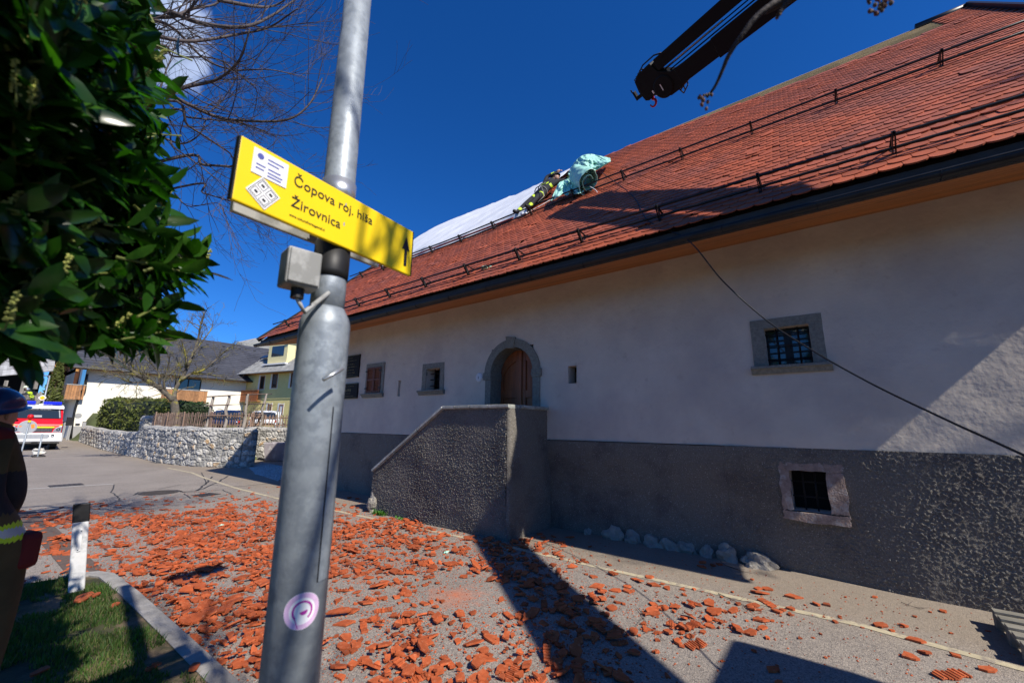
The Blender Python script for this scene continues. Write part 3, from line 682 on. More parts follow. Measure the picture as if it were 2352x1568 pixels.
# ================================================================== STREET THINGS
M['galv'] = mat('galvanised_steel', (.30, .335, .37), .5, .22, 9, metal=.35, bump=.12, bscale=30, c2=(.22, .25, .285), c2scale=22, c2pos=(.45, .6), spec=.5)
M['alu'] = mat('bare_aluminium', (.55, .56, .57), .35, .1, 8, metal=.8)
M['yellow'] = mat('yellow_sign_sheet', (.86, .60, .005), .42, .03, 5, spec=.35)
M['white'] = mat('white_film', (.78, .78, .8), .5, .04, 8)
M['ink'] = mat('black_ink', (.012, .012, .014), .5, .05, 8)
M['navy'] = mat('blue_print', (.07, .09, .35), .5, .05, 8)
M['grey_pl'] = mat('grey_plastic', (.38, .38, .37), .5, .12, 6, c2=(.22, .22, .21), c2scale=5)
M['mag'] = mat('magenta_print', (.42, .03, .32), .5, .05, 8)
M['lilac'] = mat('lilac_print', (.62, .42, .62), .5, .2, 18)
# lamp post with stepped tubes
PX, PY = .675, 1.285
post = thing('lamp_post', (PX, PY, KZ), 'stepped galvanised lamp post in front carrying yellow signs', 'lamp post')
def pz(py): r = ray(745, py); return EYE+r[2]/np.hypot(r[0], r[1])*np.hypot(PX, PY)
zc_ = pz(722)
def leanx(z): return PX-.004*(z-1.6), PY+.0*(z-1.6)
a = MB(); ps = [(*leanx(z), z) for z in (KZ-.02, zc_-.045, zc_-.03, zc_-.01, zc_+.012, zc_+.02)]
a.tube(ps, [.077, .077, .0765, .070, .058, .054], 40, cap=True); a.build('lower_tube', M['galv'], post, smooth=True)
a = MB(); ps = [(*leanx(z), z) for z in (zc_-.0, 2.1, 4.25)]; a.tube(ps, [.0535, .0525, .045], 36); up = a.build('upper_tube', M['galv'], post, smooth=True)
a = MB(); zt = pz(905); ps = [(*leanx(z), z) for z in (pz(640), pz(625), pz(560))]; a.tube(ps, [.0555, .0565, .0565], 36); a.build('rubber_collar', M['black'], post, smooth=True)
a = MB(); ps = [(*leanx(z), z) for z in (pz(462), pz(415))]; a.tube(ps, [.056, .056], 36); a.build('clamp_band', M['alu'], post, smooth=True)
a = MB(); a.tube([(*leanx(4.15), 4.2), (PX+.2, PY-.01, 4.3), (PX+.5, PY-.02, 4.33)], [.03, .028, .026], 12); a.build('arm', M['galv'], post, smooth=True)
a = MB(); a.lathe([(.03, -.28), (.09, -.2), (.11, 0), (.10, .18), (.04, .26)], (PX+.62, PY-.02, 4.35), (1, 0, .06), 16); a.build('luminaire', M['grey_pl'], post, smooth=True)
# service door seam, bolt handle
vdir = _n(np.array((-PX, -PY))); rt = np.array((vdir[1]*-1, vdir[0]));  # rt: along picture right
rt = np.array((PY, -PX))/math.hypot(PX, PY)
def pol(a, z, r=.0775):              # point on the lower tube at angle a from the viewer side
    d = vdir*math.cos(a)+rt*math.sin(a); x, y = leanx(z); return np.array((x+d[0]*r, y+d[1]*r, z))
a = MB(); z1_, z0_ = pz(935), pz(1318)
for aa in (.62,): a.tube([pol(aa, z) for z in np.linspace(z0_, z1_, 8)], .0016, 6)
a.build('door_seam', M['ink'], post)
a = MB(); g0 = [pol(x, z, .0785) for x in (.66, .95) for z in (z0_-.03, z0_+.18)]
Pg = [[pol(x, z, .0790) for z in np.linspace(z0_, z1_-.0, 6)] for x in np.linspace(.64, 1.1, 6)]; a.grid(Pg); a.build('service_door', M['galv'], post, smooth=True)
a = MB(); p0 = far(742, 872, 1.30); p1 = far(788, 846, 1.335); a.tube([p0, p0+(p1-p0)*.5, p1], .0055, 10); a.build('door_bolt', M['alu'], post, smooth=True)
# round sticker bent round the tube
ctr = ray(697, 1400); zs = EYE+ctr[2]/np.hypot(ctr[0], ctr[1])*(np.hypot(PX, PY)-.07)
def disc(r0, r1, off, name, mt, par, seg=26, ca=.18, a0=0, a1=2*math.pi):
    m_ = MB(); P_ = []
    for k in range(seg+1):
        th = a0+(a1-a0)*k/seg; row_ = []
        for r in np.linspace(r0, r1, 5): row_.append(pol(ca+r*math.cos(th)/.0775, zs+r*math.sin(th), .0775+off))
        P_.append(row_)
    m_.grid(P_); return m_.build(name, mt, par)
stk = thing('sticker', pol(.18, zs), 'round white sticker with magenta ring stuck on the lamp post', 'sticker')
disc(0.0005, .046, .0012, 'film', M['white'], stk); disc(.033, .045, .0016, 'edge', M['lilac'], stk)
disc(.021, .026, .0018, 'curl', M['mag'], stk, a0=-.9, a1=3.9); disc(.0, .010, .0018, 'dot', M['mag'], stk, a0=-2.9, a1=.2, ca=.22)
m_ = MB(); m_.grid([[pol(.18-.26+q*.03+t*.14, zs-.012-t*.030, .0793) for t in np.linspace(0, 1, 4)] for q in (0, 1)]); m_.build('tail', M['mag'], stk)
# junction box on the left of the post
bx = thing('junction_box', far(683, 623, 1.40), 'small weathered junction box with cable beside the lamp post', 'junction box')
P0 = far(689, 622, 1.385); U = _n(np.array([rt[0], rt[1], 0])*.94+np.array([vdir[0], vdir[1], 0])*-.34); V = np.array((0, 0, 1.)); W_ = np.cross(U, V)
a = MB(); a.obox(P0, U*.0465, V*.055, W_*.040); a.build('case', M['grey_pl'], bx, bevel=.006)
a = MB(); a.obox(P0+W_*(.043 if W_@np.array((*vdir, 0)) > 0 else -.043), U*.042, V*.050, W_*.004); a.build('lid', M['grey_pl'], bx, bevel=.003)
a = MB(); a.tube([P0-V*.055, P0-V*.085], [.018, .018], 12); a.build('gland', M['black'], bx)
a = MB(); q = np.array((*leanx(zc_), zc_)); a.tube([P0-V*.08, P0-V*.095+U*.008, P0-V*.12+U*.025, q+np.array((vdir[0], vdir[1], 0))*.05+(0, 0, .06)], .007, 8); a.build('cable', M['grey_pl'], bx, smooth=True)
# yellow direction signs: two hollow panels clamped front and back of the post
def arrow_sign(TL, TR, h, label, front):
    TL, TR = np.array(TL, float), np.array(TR, float); t = thing('direction_sign', (TL+TR)/2, label, 'direction sign')
    U = _n(TR-TL); Wd = np.linalg.norm(TR-TL); W_ = _n(np.cross(U, (0, 0, 1)));
    if W_[1] > 0: W_ = -W_
    V = _n(np.cross(U, W_));
    if V[2] < 0: V = -V
    BL = TL-V*h
    a = MB(); c = (TL+TR)/2-V*h/2; a.obox(c-W_*.008, U*Wd/2, V*h/2, W_*.008); a.build('panel', M['yellow'] if front else M['grey_pl'], t, bevel=.004)
    a = MB(); a.obox(c-W_*.019, U*Wd*.497, V*.010, W_*.003); a.obox(c-W_*.019-V*h*.36, U*Wd*.497, V*.006, W_*.003); a.build('rail', M['alu'], t)
    for q in (0, Wd): a = MB(); a.obox(TL+U*q-V*h/2-W_*.0085, U*.0022, V*h*.49, W_*.009); a.build('end_cap', M['black'] if front else M['alu'], t)
    return t, BL, U, V, W_, Wd
t, BL, U, V, W_, Wd = arrow_sign((.332, 1.18, 2.408), (.982, 1.258, 2.41), .188, 'front yellow direction sign with two stickers and an upward arrow', True)
sn = W_ if W_[1] < 0 else -W_
F = BL+sn*.0016
S = lambda u, v: F+U*Wd*u+V*.188*v
textmesh('Čopova roj. hiša', .0445, M['ink'], 'lettering', S(.235, .665), U, V, t, .0004)
textmesh('Žirovnica', .0445, M['ink'], 'lettering', S(.235, .30), U, V, t, .0004)
textmesh('www.culturalheritagetrail.si', .0105, M['ink'], 'lettering', S(.235, .13), U, V, t, .0004)
a = MB()
for d in (0,): a.prism([S(.935, .16), S(.955, .16), S(.955, .52), S(.975, .50), S(.945, .80), S(.915, .50), S(.935, .52)], sn*.0006)
a.build('arrow', M['ink'], t)
a = MB(); a.prism([S(.055, .53), S(.205, .53), S(.205, .93), S(.055, .93)], sn*.0006); k_ = a.build('logo_sticker', M['white'], t, bevel=.0)
a = MB(); cq = S(.085, .83)+sn*.0009; a.prism([cq+U*.009*math.cos(q)+V*.009*math.sin(q) for q in np.linspace(0, 6.28, 14)[:-1]], sn*.0003)
for i, (u, v, l) in enumerate([(.115, .83, .07), (.115, .77, .05), (.07, .68, .04), (.12, .68, .055), (.07, .62, .035), (.12, .62, .065), (.12, .57, .06)]): a.prism([S(u, v)+sn*.0009, S(u+l, v)+sn*.0009, S(u+l, v+.022)+sn*.0009, S(u, v+.022)+sn*.0009], sn*.0003)
a.build('print', M['navy'], k_)
cq = S(.115, .285); r = .047; a = MB(); a.prism([cq+(U*math.cos(q)+V*math.sin(q))*r for q in np.arange(4)*math.pi/2+.18], sn*.0006); k_ = a.build('diamond_sticker', M['white'], t)
a = MB()
E1 = U*math.cos(.18+math.pi/4)+V*math.sin(.18+math.pi/4); E2 = -U*math.sin(.18+math.pi/4)+V*math.cos(.18+math.pi/4)
def fr(c, s, th, h):
    for e, g in ((E1, E2), (-E1, E2), (E2, E1), (-E2, E1)):
        p = c+e*(s-th/2); a.obox(p+sn*.0009, g*s, e*th/2, sn*h)
fr(cq, .0295, .0016, .0002)
for i, j in ((-1, 1), (1, 1), (-1, -1), (1, -1)):
    q = cq+E1*.0142*i+E2*.0142*j; fr(q, .0112, .0014, .00022+.00002*i); a.obox(q+sn*.0009, E1*.0035, E2*.005, sn*.0003)
a.build('pictograms', M['ink'], k_)
t2, *_r = arrow_sign((.385, 1.345, 2.435), (.93, 1.41, 2.45), .172, 'rear direction sign seen edge on behind the lamp post', False)
# clamps holding the signs to the post
a = MB(); zz_ = 2.32; 
for zq in (2.30, 2.37): a.bar((PX-.03, 1.22, zq), (PX-.03, 1.345, zq), .05, .012)
a.build('clamp', M['alu'], post)
# delineator post in the verge
M['dwhite'] = mat('weathered_white_plastic', (.62, .62, .62), .5, .1, 7, c2=(.40, .41, .42), c2scale=5, bump=.2, bscale=30)
b0 = on(176, 1352, 2, .085); b1 = on(198, 1172, 2, .085)
dl = thing('delineator', (b0[0], b0[1], .07), 'white roadside delineator post with black cap standing in the grass', 'marker post')
ub = _n(np.array((b0[1], -b0[0], 0))*.96+np.array((b0[0], b0[1], 0))*.1); fw = np.cross(ub, (0, 0, 1))
hh = .80; lean = ub*-.085
def dpost(z0_, z1_, g):
    o_ = MB(); c0 = np.array((b0[0], b0[1], .06)); sec = [(-.058, -.02), (-.04, .03), (.04, .03), (.058, -.02), (.05, -.03), (-.05, -.03)]
    for_ = []
    for z in (z0_, z1_):
        for p, q in sec: for_.append(c0+ub*p*g+fw*-q*g+lean*z/hh+np.array((0, 0, z)))
    for_ = [f_-(0, 0, 0) for f_ in for_]
    n = 6; o_.add(for_, [tuple(range(n-1, -1, -1)), tuple(range(n, 2*n))]+[(i, (i+1) % n, n+(i+1) % n, n+i) for i in range(n)]); return o_
dpost(0, hh, 1).build('body', M['dwhite'], dl, bevel=.005); dpost(hh-.165, hh+.006, 1.06).build('cap', M['black'], dl, bevel=.005)
c0 = np.array((b0[0], b0[1], .06)); f2 = -fw if (-fw)@np.array((b0[0], b0[1], 0)) < 0 else fw
a = MB(); pc = c0+lean*.6+np.array((0, 0, .47))+f2*.034; a.obox(pc, ub*.014, np.array((0, 0, .10))+lean*.1, f2*.002); rp = a.build('reflector_plate', M['shelf'], dl, bevel=.002)
a = MB()
for dz in (-.085, .085): a.ball(pc+np.array((0, 0, dz))+f2*.003, .0045, 8, 6)
a.build('screw', M['black'], dl)
# pallets by the wall
M['pallet'] = mat('grey_pallet_wood', (.22, .205, .17), .85, .25, 9, stretch=(1, .3, 1), bump=.5, island=.2)
pl = thing('pallet_stack', (5.35, -1.6, 0), 'weathered wooden pallet lying by the wall at the right edge', 'pallet')
def plk(x0, x1, y0, y1, z0, z1, n):
    o_ = MB(); o_.box(x0, x1, y0, y1, z0, z1); o_.build(n, M['pallet'], pl, bevel=.003)
px0, py0 = 4.93, -1.86
for q in range(3): plk(px0+q*.35, px0+q*.35+.10, py0, py0+.95, 0, .02, 'runner')
for q in range(3):
    for p in range(3): plk(px0+q*.35+.002, px0+q*.35+.098, py0+.002+p*.405, py0+.14+p*.405, .021, .1, 'block')
for p in range(3): plk(px0, px0+.8, py0+p*.405, py0+.14+p*.405, .101, .12, 'stringer')
for q in range(5): plk(px0+q*.18, px0+q*.18+.09, py0, py0+.95, .121, .142, 'deck_board')
# rocks built into the wall foot
M['rock'] = mat('pale_limestone', (.30, .275, .235), .9, .25, 6, bump=1, bscale=30, c2=(.16, .14, .11), c2scale=9, c2pos=(.55, .68), bdist=.02)
def rock(name, c, r, seed, label, cat='rock', group=None, mt=None, sub=3, amp=.32, par=None):
    import bmesh
    bm = bmesh.new(); bmesh.ops.create_icosphere(bm, subdivisions=sub, radius=1)
    for v in bm.verts:
        d = v.co.normalized(); k = 1+amp*noise.noise(d*1.4+Vector((seed, 0, 0)))*2+amp*.35*noise.noise(d*4+Vector((0, seed, 0)))+amp*.15*noise.noise(d*11+Vector((0, 0, seed)))
        v.co = Vector((d.x*r[0], d.y*r[1], d.z*r[2]))*k
    me = bpy.data.meshes.new(name); bm.to_mesh(me); bm.free(); me.materials.append(mt or M['rock'])
    for p in me.polygons: p.use_smooth = mt is not None and sub > 2
    o = bpy.data.objects.new(name, me); col.objects.link(o); o.location = tuple(map(float, c))
    if par: o.parent = par; return o
    return tag(o, label, cat, group)
rock('rock', (6.24, 1.27, .035), (.10, .12, .15), 3, 'sunlit pale rock at the wall foot, left one of the sunlit pair')
rock('rock', (6.22, .93, .03), (.11, .17, .11), 8, 'largest sunlit pale rock at the wall foot, right of its neighbour')
rock('rock', (6.28, 1.52, .0), (.08, .10, .12), 5, 'small half shaded rock just left of the sunlit rocks at the wall foot')
for i, (y, r, z) in enumerate([(3.27, .05, .05), (2.83, .17, .12), (2.55, .13, .1), (2.25, .12, .09), (2.02, .13, .09), (1.8, .14, .1)]):
    rock('rock', (6.30, y, .0), (.10, r, z+.03), 20+i, 'pale rock in the shaded row along the wall foot right of the stairs', group='rocks along the wall foot')
rock('rock', (5.10, 7.24, .1), (.09, .12, .24), 31, 'bare pale cornerstone at the low end of the stair block')
# weeds at the stair foot
def weed(c, n, h, seed):
    o_ = MB(); rn = random.Random(seed)
    for k in range(n):
        a = rn.uniform(0, 6.28); l = rn.uniform(.5, 1)*h; w_ = rn.uniform(.006, .014); e = rn.uniform(.3, .9); u = np.array((math.cos(a), math.sin(a), 0)); s_ = np.array((-u[1], u[0], 0)); c_ = np.array(c)+(rn.uniform(-.05, .05), rn.uniform(-.16, .16), 0)
        p = [c_+u*l*e*t+np.array((0, 0, 1))*(l*(t-.55*t*t*e)) for t in (0, .4, .75, 1)]
        o_.add([p[0]-s_*w_*.4, p[0]+s_*w_*.4, p[1]-s_*w_, p[1]+s_*w_, p[2]-s_*w_*.8, p[2]+s_*w_*.8, p[3]], [(0, 1, 3, 2), (2, 3, 5, 4), (4, 5, 6)])
    return o_
M['weed'] = mat('weed_leaf', (.06, .16, .02), .55, .3, 9, trans=.3, island=.3)
for i, (c, n, h, lab) in enumerate([((5.03, 6.9, .0), 90, .13, 'larger tuft of green weeds at the stair foot beside the cornerstone'), ((5.03, 6.35, .0), 26, .07, 'smaller tuft of green weeds further right at the stair foot')]):
    tag(weed(c, n, h, i).build('weed', M['weed']), lab, 'weed')
# ------------------------------------------------------------------ broken tiles
M['clay'] = mat('broken_clay', (.37, .078, .022), .8, .2, 20, island=.34, bump=.3, bscale=160, c2=(.42, .17, .09), c2scale=40, c2pos=(.58, .7))
def shard(rn, sz, rib=False, curve=0, elong=1.0):
    n = rn.randint(4, 7); an = sorted(rn.uniform(0, 6.28) for _ in range(n))
    an = [2*math.pi*(i+rn.uniform(-.32, .32))/n for i in range(n)]
    pts = [(math.cos(a)*sz*rn.uniform(.4, 1.1)*elong, math.sin(a)*sz*rn.uniform(.4, 1.1)) for a in an]
    th = min(.013, sz*.35+.002)
    vs, fs = [], []
    if rib and sz > .04:                # ribbed underside showing up
        m = 12; o_ = MB()
        for i in range(m):
            x0 = -sz*elong+2*sz*elong*i/m; x1 = x0+2*sz*elong/m
            h = sz*.55*(1-.2*rn.random()); t_ = th if i % 2 else th*.62
            o_.box(x0, x1, -h*(1-.3*abs(i-m/2)/m), h, 0, t_)
        return o_.v, o_.f
    top = [(x, y, th+curve*y*y*(1 if True else 0)) for x, y in pts]; bot = [(x*1.02, y*1.02, curve*y*y) for x, y in pts]
    return bot+top, [tuple(range(n-1, -1, -1)), tuple(range(n, 2*n))]+[(i, (i+1) % n, n+(i+1) % n, n+i) for i in range(n)]
# where the rubble lies, from survey points on the road: centre px, sigma px, weight
blobs = []
for (x, y, rx, ry, wt) in [(430, 1215, 150, 22, .8), (330, 1265, 110, 30, 1.2), (520, 1235, 130, 30, 1.5), (560, 1300, 130, 60, 1.7), (440, 1390, 120, 55, 1.6), (520, 1470, 90, 60, 1.6), (470, 1180, 190, 16, .35), (330, 1330, 80, 30, .9),
                          (860, 1205, 110, 22, .8), (820, 1260, 80, 30, .5), (1000, 1262, 120, 22, 1.2), (1130, 1290, 120, 28, 1.2), (1210, 1345, 60, 30, .8), (850, 1325, 70, 45, .9), (830, 1400, 80, 35, .9), (1400, 1410, 90, 30, .55),
                          (900, 1490, 150, 55, 1.5), (1100, 1500, 170, 55, 1.0), (1300, 1475, 130, 45, .8), (1060, 1550, 220, 40, 1.4), (1300, 1550, 150, 45, .9), (1180, 1380, 120, 40, .25), (1600, 1440, 150, 50, .3), (1850, 1480, 220, 60, .12), (2050, 1400, 200, 60, .06), (1550, 1350, 200, 50, .12), (2140, 1550, 70, 30, .2), (130, 1250, 70, 60, .25), (120, 1310, 80, 20, .2)]:
    c = on(x, y, 2, 0); blobs.append((x, y, rx, ry, wt))
def dens(px, py):
    return sum(wt*math.exp(-.5*(((px-x)/rx)**2+((py-y)/ry)**2)) for x, y, rx, ry, wt in blobs)
def toimg(p):
    c = MC.T@(np.array(p)-CAM); return CX+FPX*c[0]/c[2], CY+FPX*c[1]/c[2], c[2]
rn = random.Random(21); pieces = []; tries = 0
while len(pieces) < 13500 and tries < 1400000:
    tries += 1
    y = rn.uniform(-1.2, 12.5); x = rn.uniform(.3, 6.0)
    px, py, dz = toimg((x, y, 0))
    if dz < .3 or not (-40 < px < 2400 and 1000 < py < 1650): continue
    d = dens(px, py); d = d*(.22+2.1*max(0, noise.noise((x*1.7, y*1.7, .5))+.7*noise.noise((x*5, y*5, 2.5))+.28))
    if d < .02: d = 0
    if x > 5.05 and 3.9 < y < 7.3: continue
    if x > 6.0: continue
    big = rn.random()
    if rn.random() > min(1.25, d)*(.8)*(1 if px < 1000 else .62): continue
    if x < 1.3 and y < 6.4 and rn.random() < .93: continue
    u = rn.random(); sz = .006+.060*u**4.6 if u < .993 else rn.uniform(.06, .085)
    pieces.append((x, y, sz, min(1.5, d), dz))
zmap = {}
pieces.sort(key=lambda q: -q[2]/q[4]); SH = MB(); prot = []
for k in range(14):
    o_ = MB(); o_.add(*shard(rn, 1.0 if False else .06, rib=(k in (3, 8)), curve=rn.choice((0, 0, 1.0, 2.0)), elong=rn.uniform(1, 1.5)))
    me_o = o_.build('roof_tile_fragment', M['clay']); prot.append(me_o)
def placez(x, y, d): return KZ-.01 if in_verge(x, y) else rn.uniform(0, .045)*max(0, d-.45)
NIND = 292; big_ = []
for i, (x, y, sz, d, dz) in enumerate(pieces):
    z = placez(x, y, d)*.6; tx, ty = rn.gauss(0, .09+.09*d), rn.gauss(0, .09+.09*d)
    mtx = Matrix.Translation((x, y, z+.002+abs(math.sin(tx)+math.sin(ty))*sz*.5)) @ Matrix.Rotation(rn.uniform(0, 6.28), 4, 'Z') @ Matrix.Rotation(tx, 4, 'X') @ Matrix.Rotation(ty, 4, 'Y')
    if i < NIND:
        o = prot[i] if i < len(prot) else prot[i % len(prot)].copy()
        if i >= len(prot): col.objects.link(o)
        k = sz/.06; o.matrix_world = mtx @ Matrix.Diagonal((k, k, 1, 1)); big_.append(o)
        tag(o, 'broken piece of orange clay roof tile lying among the rubble in the street', 'tile fragment', 'broken roof tiles scattered in the street')
    else:
        vs, fs = shard(rn, sz, rib=rn.random() < .06, curve=rn.choice((0, 0, 1.5)) if sz > .02 else 0, elong=rn.uniform(1, 1.5))
        mm = np.array(mtx); v4 = np.c_[np.array(vs), np.ones(len(vs))]@mm.T; SH.add(v4[:, :3], fs)
tag(SH.build('tile_rubble', M['clay']), 'mass of small broken orange tile pieces covering the street', 'rubble', kind='stuff')
# crumbs
CR = MB(); c_ = 0; tries = 0
while c_ < 15000 and tries < 700000:
    tries += 1; y = rn.uniform(-1.2, 10); x = rn.uniform(1.3, 6.0); px, py, dz = toimg((x, y, 0))
    if dz < .3 or not (-40 < px < 2400 and py < 1650): continue
    if rn.random() > .05+dens(px, py)*.8 or (x > 5.05 and 3.9 < y < 7.3): continue
    s_ = rn.uniform(.0015, .0085); CR.add([(x-s_, y-s_*.6, .002), (x+s_, y-s_, .002), (x+s_*.7, y+s_, .002), (x-s_*.8, y+s_*.8, .002), (x, y, s_*1.2)], [(0, 1, 4), (1, 2, 4), (2, 3, 4), (3, 0, 4)]); c_ += 1
tag(CR.build('clay_crumbs', M['clay']), 'tiny orange clay crumbs sprinkled over the asphalt', 'crumbs', kind='stuff')
# named larger pieces seen in the photo (centre px, size, turn, ribbed, label)
def bigshard(px, py, sx, sy, ang, rib, label, z=.0, tilt=0, curve=0, seed=0, th=.014):
    rn_ = random.Random(seed); c = on(px, py, 2, z); o_ = MB()
    if rib:
        n = 14; 
        for i in range(n):
            x0 = -sx+2*sx*i/n; e = .8+.2*math.sin(i*.7+seed); o_.box(x0, x0+2*sx/n-.0005, -sy*e, sy*(.82+.18*math.cos(i*.9+seed)), 0, th if i % 2 else th*.55)
    else:
        pts = [(-sx, -sy*.6), (-sx*.5, -sy), (sx*.7, -sy*.9), (sx, -sy*.1), (sx*.75, sy*.8), (0, sy), (-sx*.85, sy*.5)]
        pts = [(a*rn_.uniform(.85, 1.1), b*rn_.uniform(.85, 1.1)) for a, b in pts]; n = len(pts)
        o_.add([(a, b, curve*b*b) for a, b in pts]+[(a, b, th+curve*b*b) for a, b in pts], [tuple(range(n-1, -1, -1)), tuple(range(n, 2*n))]+[(i, (i+1) % n, n+(i+1) % n, n+i) for i in range(n)])
    o = o_.build('roof_tile_fragment', M['clay'], bevel=.0012); o.location = (c[0], c[1], z+.004+abs(math.sin(tilt))*sy*.8); o.rotation_euler = (tilt, 0, ang)
    return tag(o, label, 'tile fragment')
bigshard(190, 1375, .125, .05, 1.05, False, 'long whole clay tile lying on the grass below the delineator post', KZ, .12, seed=1)
bigshard(262, 1392, .05, .025, .9, False, 'small tile piece on the grass beside the kerb', KZ, .1, seed=2)
bigshard(445, 1535, .05, .028, .9, False, 'tile piece lying on top of the concrete kerb', KZ, .1, seed=3)
bigshard(350, 1535, .045, .022, .6, True, 'broken tile piece on the grass near the lower kerb', KZ, .15, seed=4)
bigshard(90, 1545, .055, .022, .5, False, 'tile piece on the grass in the bottom left corner', KZ, .1, seed=5)
bigshard(220, 1368, .05, .02, .9, False, 'clay splinter on the grass just right of the delineator post', KZ, .1, seed=6)
bigshard(1660, 1355, .09, .055, .3, False, 'orange tile half lying near the yellow line left of centre right', 0, .08, seed=7) if False else None
bigshard(1598, 1483, .085, .05, -.5, True, 'ribbed tile piece at the corner of the large shadow', 0, .1, seed=8)
bigshard(1592, 1437, .075, .045, -.2, True, 'ribbed tile piece above the corner of the large shadow', 0, .08, seed=9)
bigshard(2185, 1553, .12, .05, -.75, True, 'large ribbed tile piece at the bottom right of the street', 0, .1, seed=10)
bigshard(2022, 1437, .065, .035, -.9, False, 'lone whole tile piece beside the yellow line at the right', 0, .08, seed=11)
bigshard(1736, 1393, .045, .03, -.4, False, 'curved tile piece lying on the yellow line', 0, .12, curve=6, seed=12)
bigshard(1405, 1398, .06, .045, -.4, False, 'wide rounded tile piece left of the ribbed ones', 0, .1, seed=13)
bigshard(1410+45, 1452, .055, .035, .1, False, 'rectangular tile piece in the pile below the yellow line', .01, .1, seed=14)
bigshard(970, 1493, .07, .05, .9, False, 'large upright wedge of tile standing in the foreground rubble', .02, .5, seed=15)
bigshard(1180, 1530+18, .07, .045, .2, True, 'ribbed tile slab in the foreground rubble', .01, .1, seed=16)
bigshard(1095, 1515+10, .06, .04, .2, False, 'rounded dark orange tile end in the foreground rubble', .02, .25, seed=17)
bigshard(1045, 1265, .07, .05, .2, False, 'broad flat tile piece at the edge of the diagonal shadow', .02, .15, seed=18)
bigshard(780, 1408, .11, .035, -.6, False, 'long curved ridge tile piece right of the lamp post', .02, .3, curve=8, seed=19)
# pale green scraps
M['mint'] = mat('pale_green_scrap', (.42, .72, .56), .6, .1, 10)
for i, (px, py, lab) in enumerate([(1780-755, 1266, 'pale green scrap on the rubble near the diagonal shadow'), (1170, 1262, 'pale green scrap on the road before the stair corner'), (508, 1205, 'pale green scrap in the rubble left of the lamp post'), (370, 1220, 'flat pale green scrap far left in the rubble'), (1092, 631, '')]):
    if not lab: continue
    c = on(px, py, 2, .02); rock('scrap', (c[0], c[1], .018), (.035, .022, .014), 40+i, lab, 'scrap', mt=M['mint'], sub=2, amp=.5)
# fallen twigs
M['bark'] = mat('dark_twig_bark', (.075, .055, .05), .9, .3, 20)
def twig(pts, r, seed, label):
    o_ = MB(); rn_ = random.Random(seed)
    def br(p, d, l, r, dep):
        q = [p]; 
        for k in range(5): d = _n(d+np.array((rn_.gauss(0, .18), rn_.gauss(0, .18), rn_.gauss(0, .05)))); n_ = q[-1]+d*l/5; n_[2] = max(.006, min(.09, n_[2])); q.append(n_)
        o_.tube(q, list(np.linspace(r, r*.5, 6)), 5)
        if dep: 
            for k in (2, 3, 4): br(q[k].copy(), _n(d+np.array((rn_.gauss(0, .6), rn_.gauss(0, .6), .1))), l*.55, r*.5, dep-1)
    a, b = [np.array((*on(*p, 2, .0)[:2], .012)) for p in pts]
    br(a, _n(b-a), np.linalg.norm(b-a)*.8, r, 2); return tag(o_.build('twig', M['bark']), label, 'twig')
twig([(1650, 1365), (1740, 1410)], .004, 1, 'forked dry twig crossing the yellow line')
twig([(1235, 1262), (1290, 1240)], .003, 2, 'curled dry twig on the road right of the stair block')
twig([(1655, 1290), (1705, 1318)], .003, 3, 'dry twig in front of the sunlit rocks')
twig([(2070, 1385), (2125, 1405)], .003, 4, 'thin straight twig near the wall foot at the right')
twig([(1465, 1400), (1520, 1470)], .003, 5, 'thin twig beside the ribbed tile pieces')
twig([(930, 1290), (990, 1250)], .003, 6, 'thin twig in the rubble left of the diagonal shadow')
# slack cable from the eaves to the right
cb = MB(); a = on(1580, 555, 0, 5.02); b = far(2352, 1045, 3.3); b = b+(b-far(2250, 1003, 3.6))*1.2
a = RP(2.35, .3, .08); 
p0 = RP(3.55, 4.3, .25); path = []
e = on(1578, 550, 0, 5.0)
mid = far(1760, 735, 5.1); m2 = far(2000, 880, 4.3); m3 = far(2352, 1045, 3.4); m4 = m3+(m3-m2)*.9
path = [p0, RP(2.4, 2.2, .06), RP(1.75, .5, .06), e, far(1660, 645, 5.35), mid, far(1870, 807, 4.7), m2, far(2170, 962, 3.8), m3, m4]
# smooth through the points
def smooth(P, n=10):
    P = [np.array(p, float) for p in P]; P = [2*P[0]-P[1]]+P+[2*P[-1]-P[-2]]; out = []
    for i in range(1, len(P)-2):
        for k in range(n):
            t = k/n; a, b, c, d = P[i-1], P[i], P[i+1], P[i+2]
            out.append(.5*((2*b)+(-a+c)*t+(2*a-5*b+4*c-d)*t*t+(-a+3*b-3*c+d)*t**3))
    return out+[P[-2]]
cb.tube(smooth(path), .0075, 8); tag(cb.build('rope', M['black'], smooth=True), 'black rope hanging from the roof tarp across the facade to the right', 'rope')
# ================================================================== BACKGROUND
z8 = zf(300, 1250, 2.6133); z1 = zf(0, 1480, 3.92); z3 = zf(600, 1200, 2.24)
M['cream'] = mat('cream_render', (.80, .76, .66), .9, .04, 2, bump=.15, bscale=60)
M['yel'] = mat('yellow_render', (.72, .62, .27), .9, .06, 2, bump=.15, bscale=60)
M['slate'] = mat('dark_roof_panel', (.060, .062, .074), .55, .25, 1.2, bump=.0, island=.12)
M['shing'] = mat('grey_diamond_shingle', (.27, .27, .255), .8, .2, 2, island=.22)
M['larch'] = mat('larch_boards', (.34, .165, .07), .7, .25, 6, island=.3)
M['brownw'] = mat('brown_balcony_wood', (.26, .075, .02), .6, .2, 6, island=.2)
M['trim'] = mat('white_trim', (.72, .72, .72), .6, .04, 4)
M['winw'] = mat('window_wood', (.26, .11, .04), .5, .1, 6)
M['base'] = mat('grey_base_render', (.33, .33, .33), .9, .05, 3)
YH = 46.0
h = lambda x, y: on(*z8(x, y), 1, YH)
hl = lambda x, y: on(*z1(x, y), 1, YH)
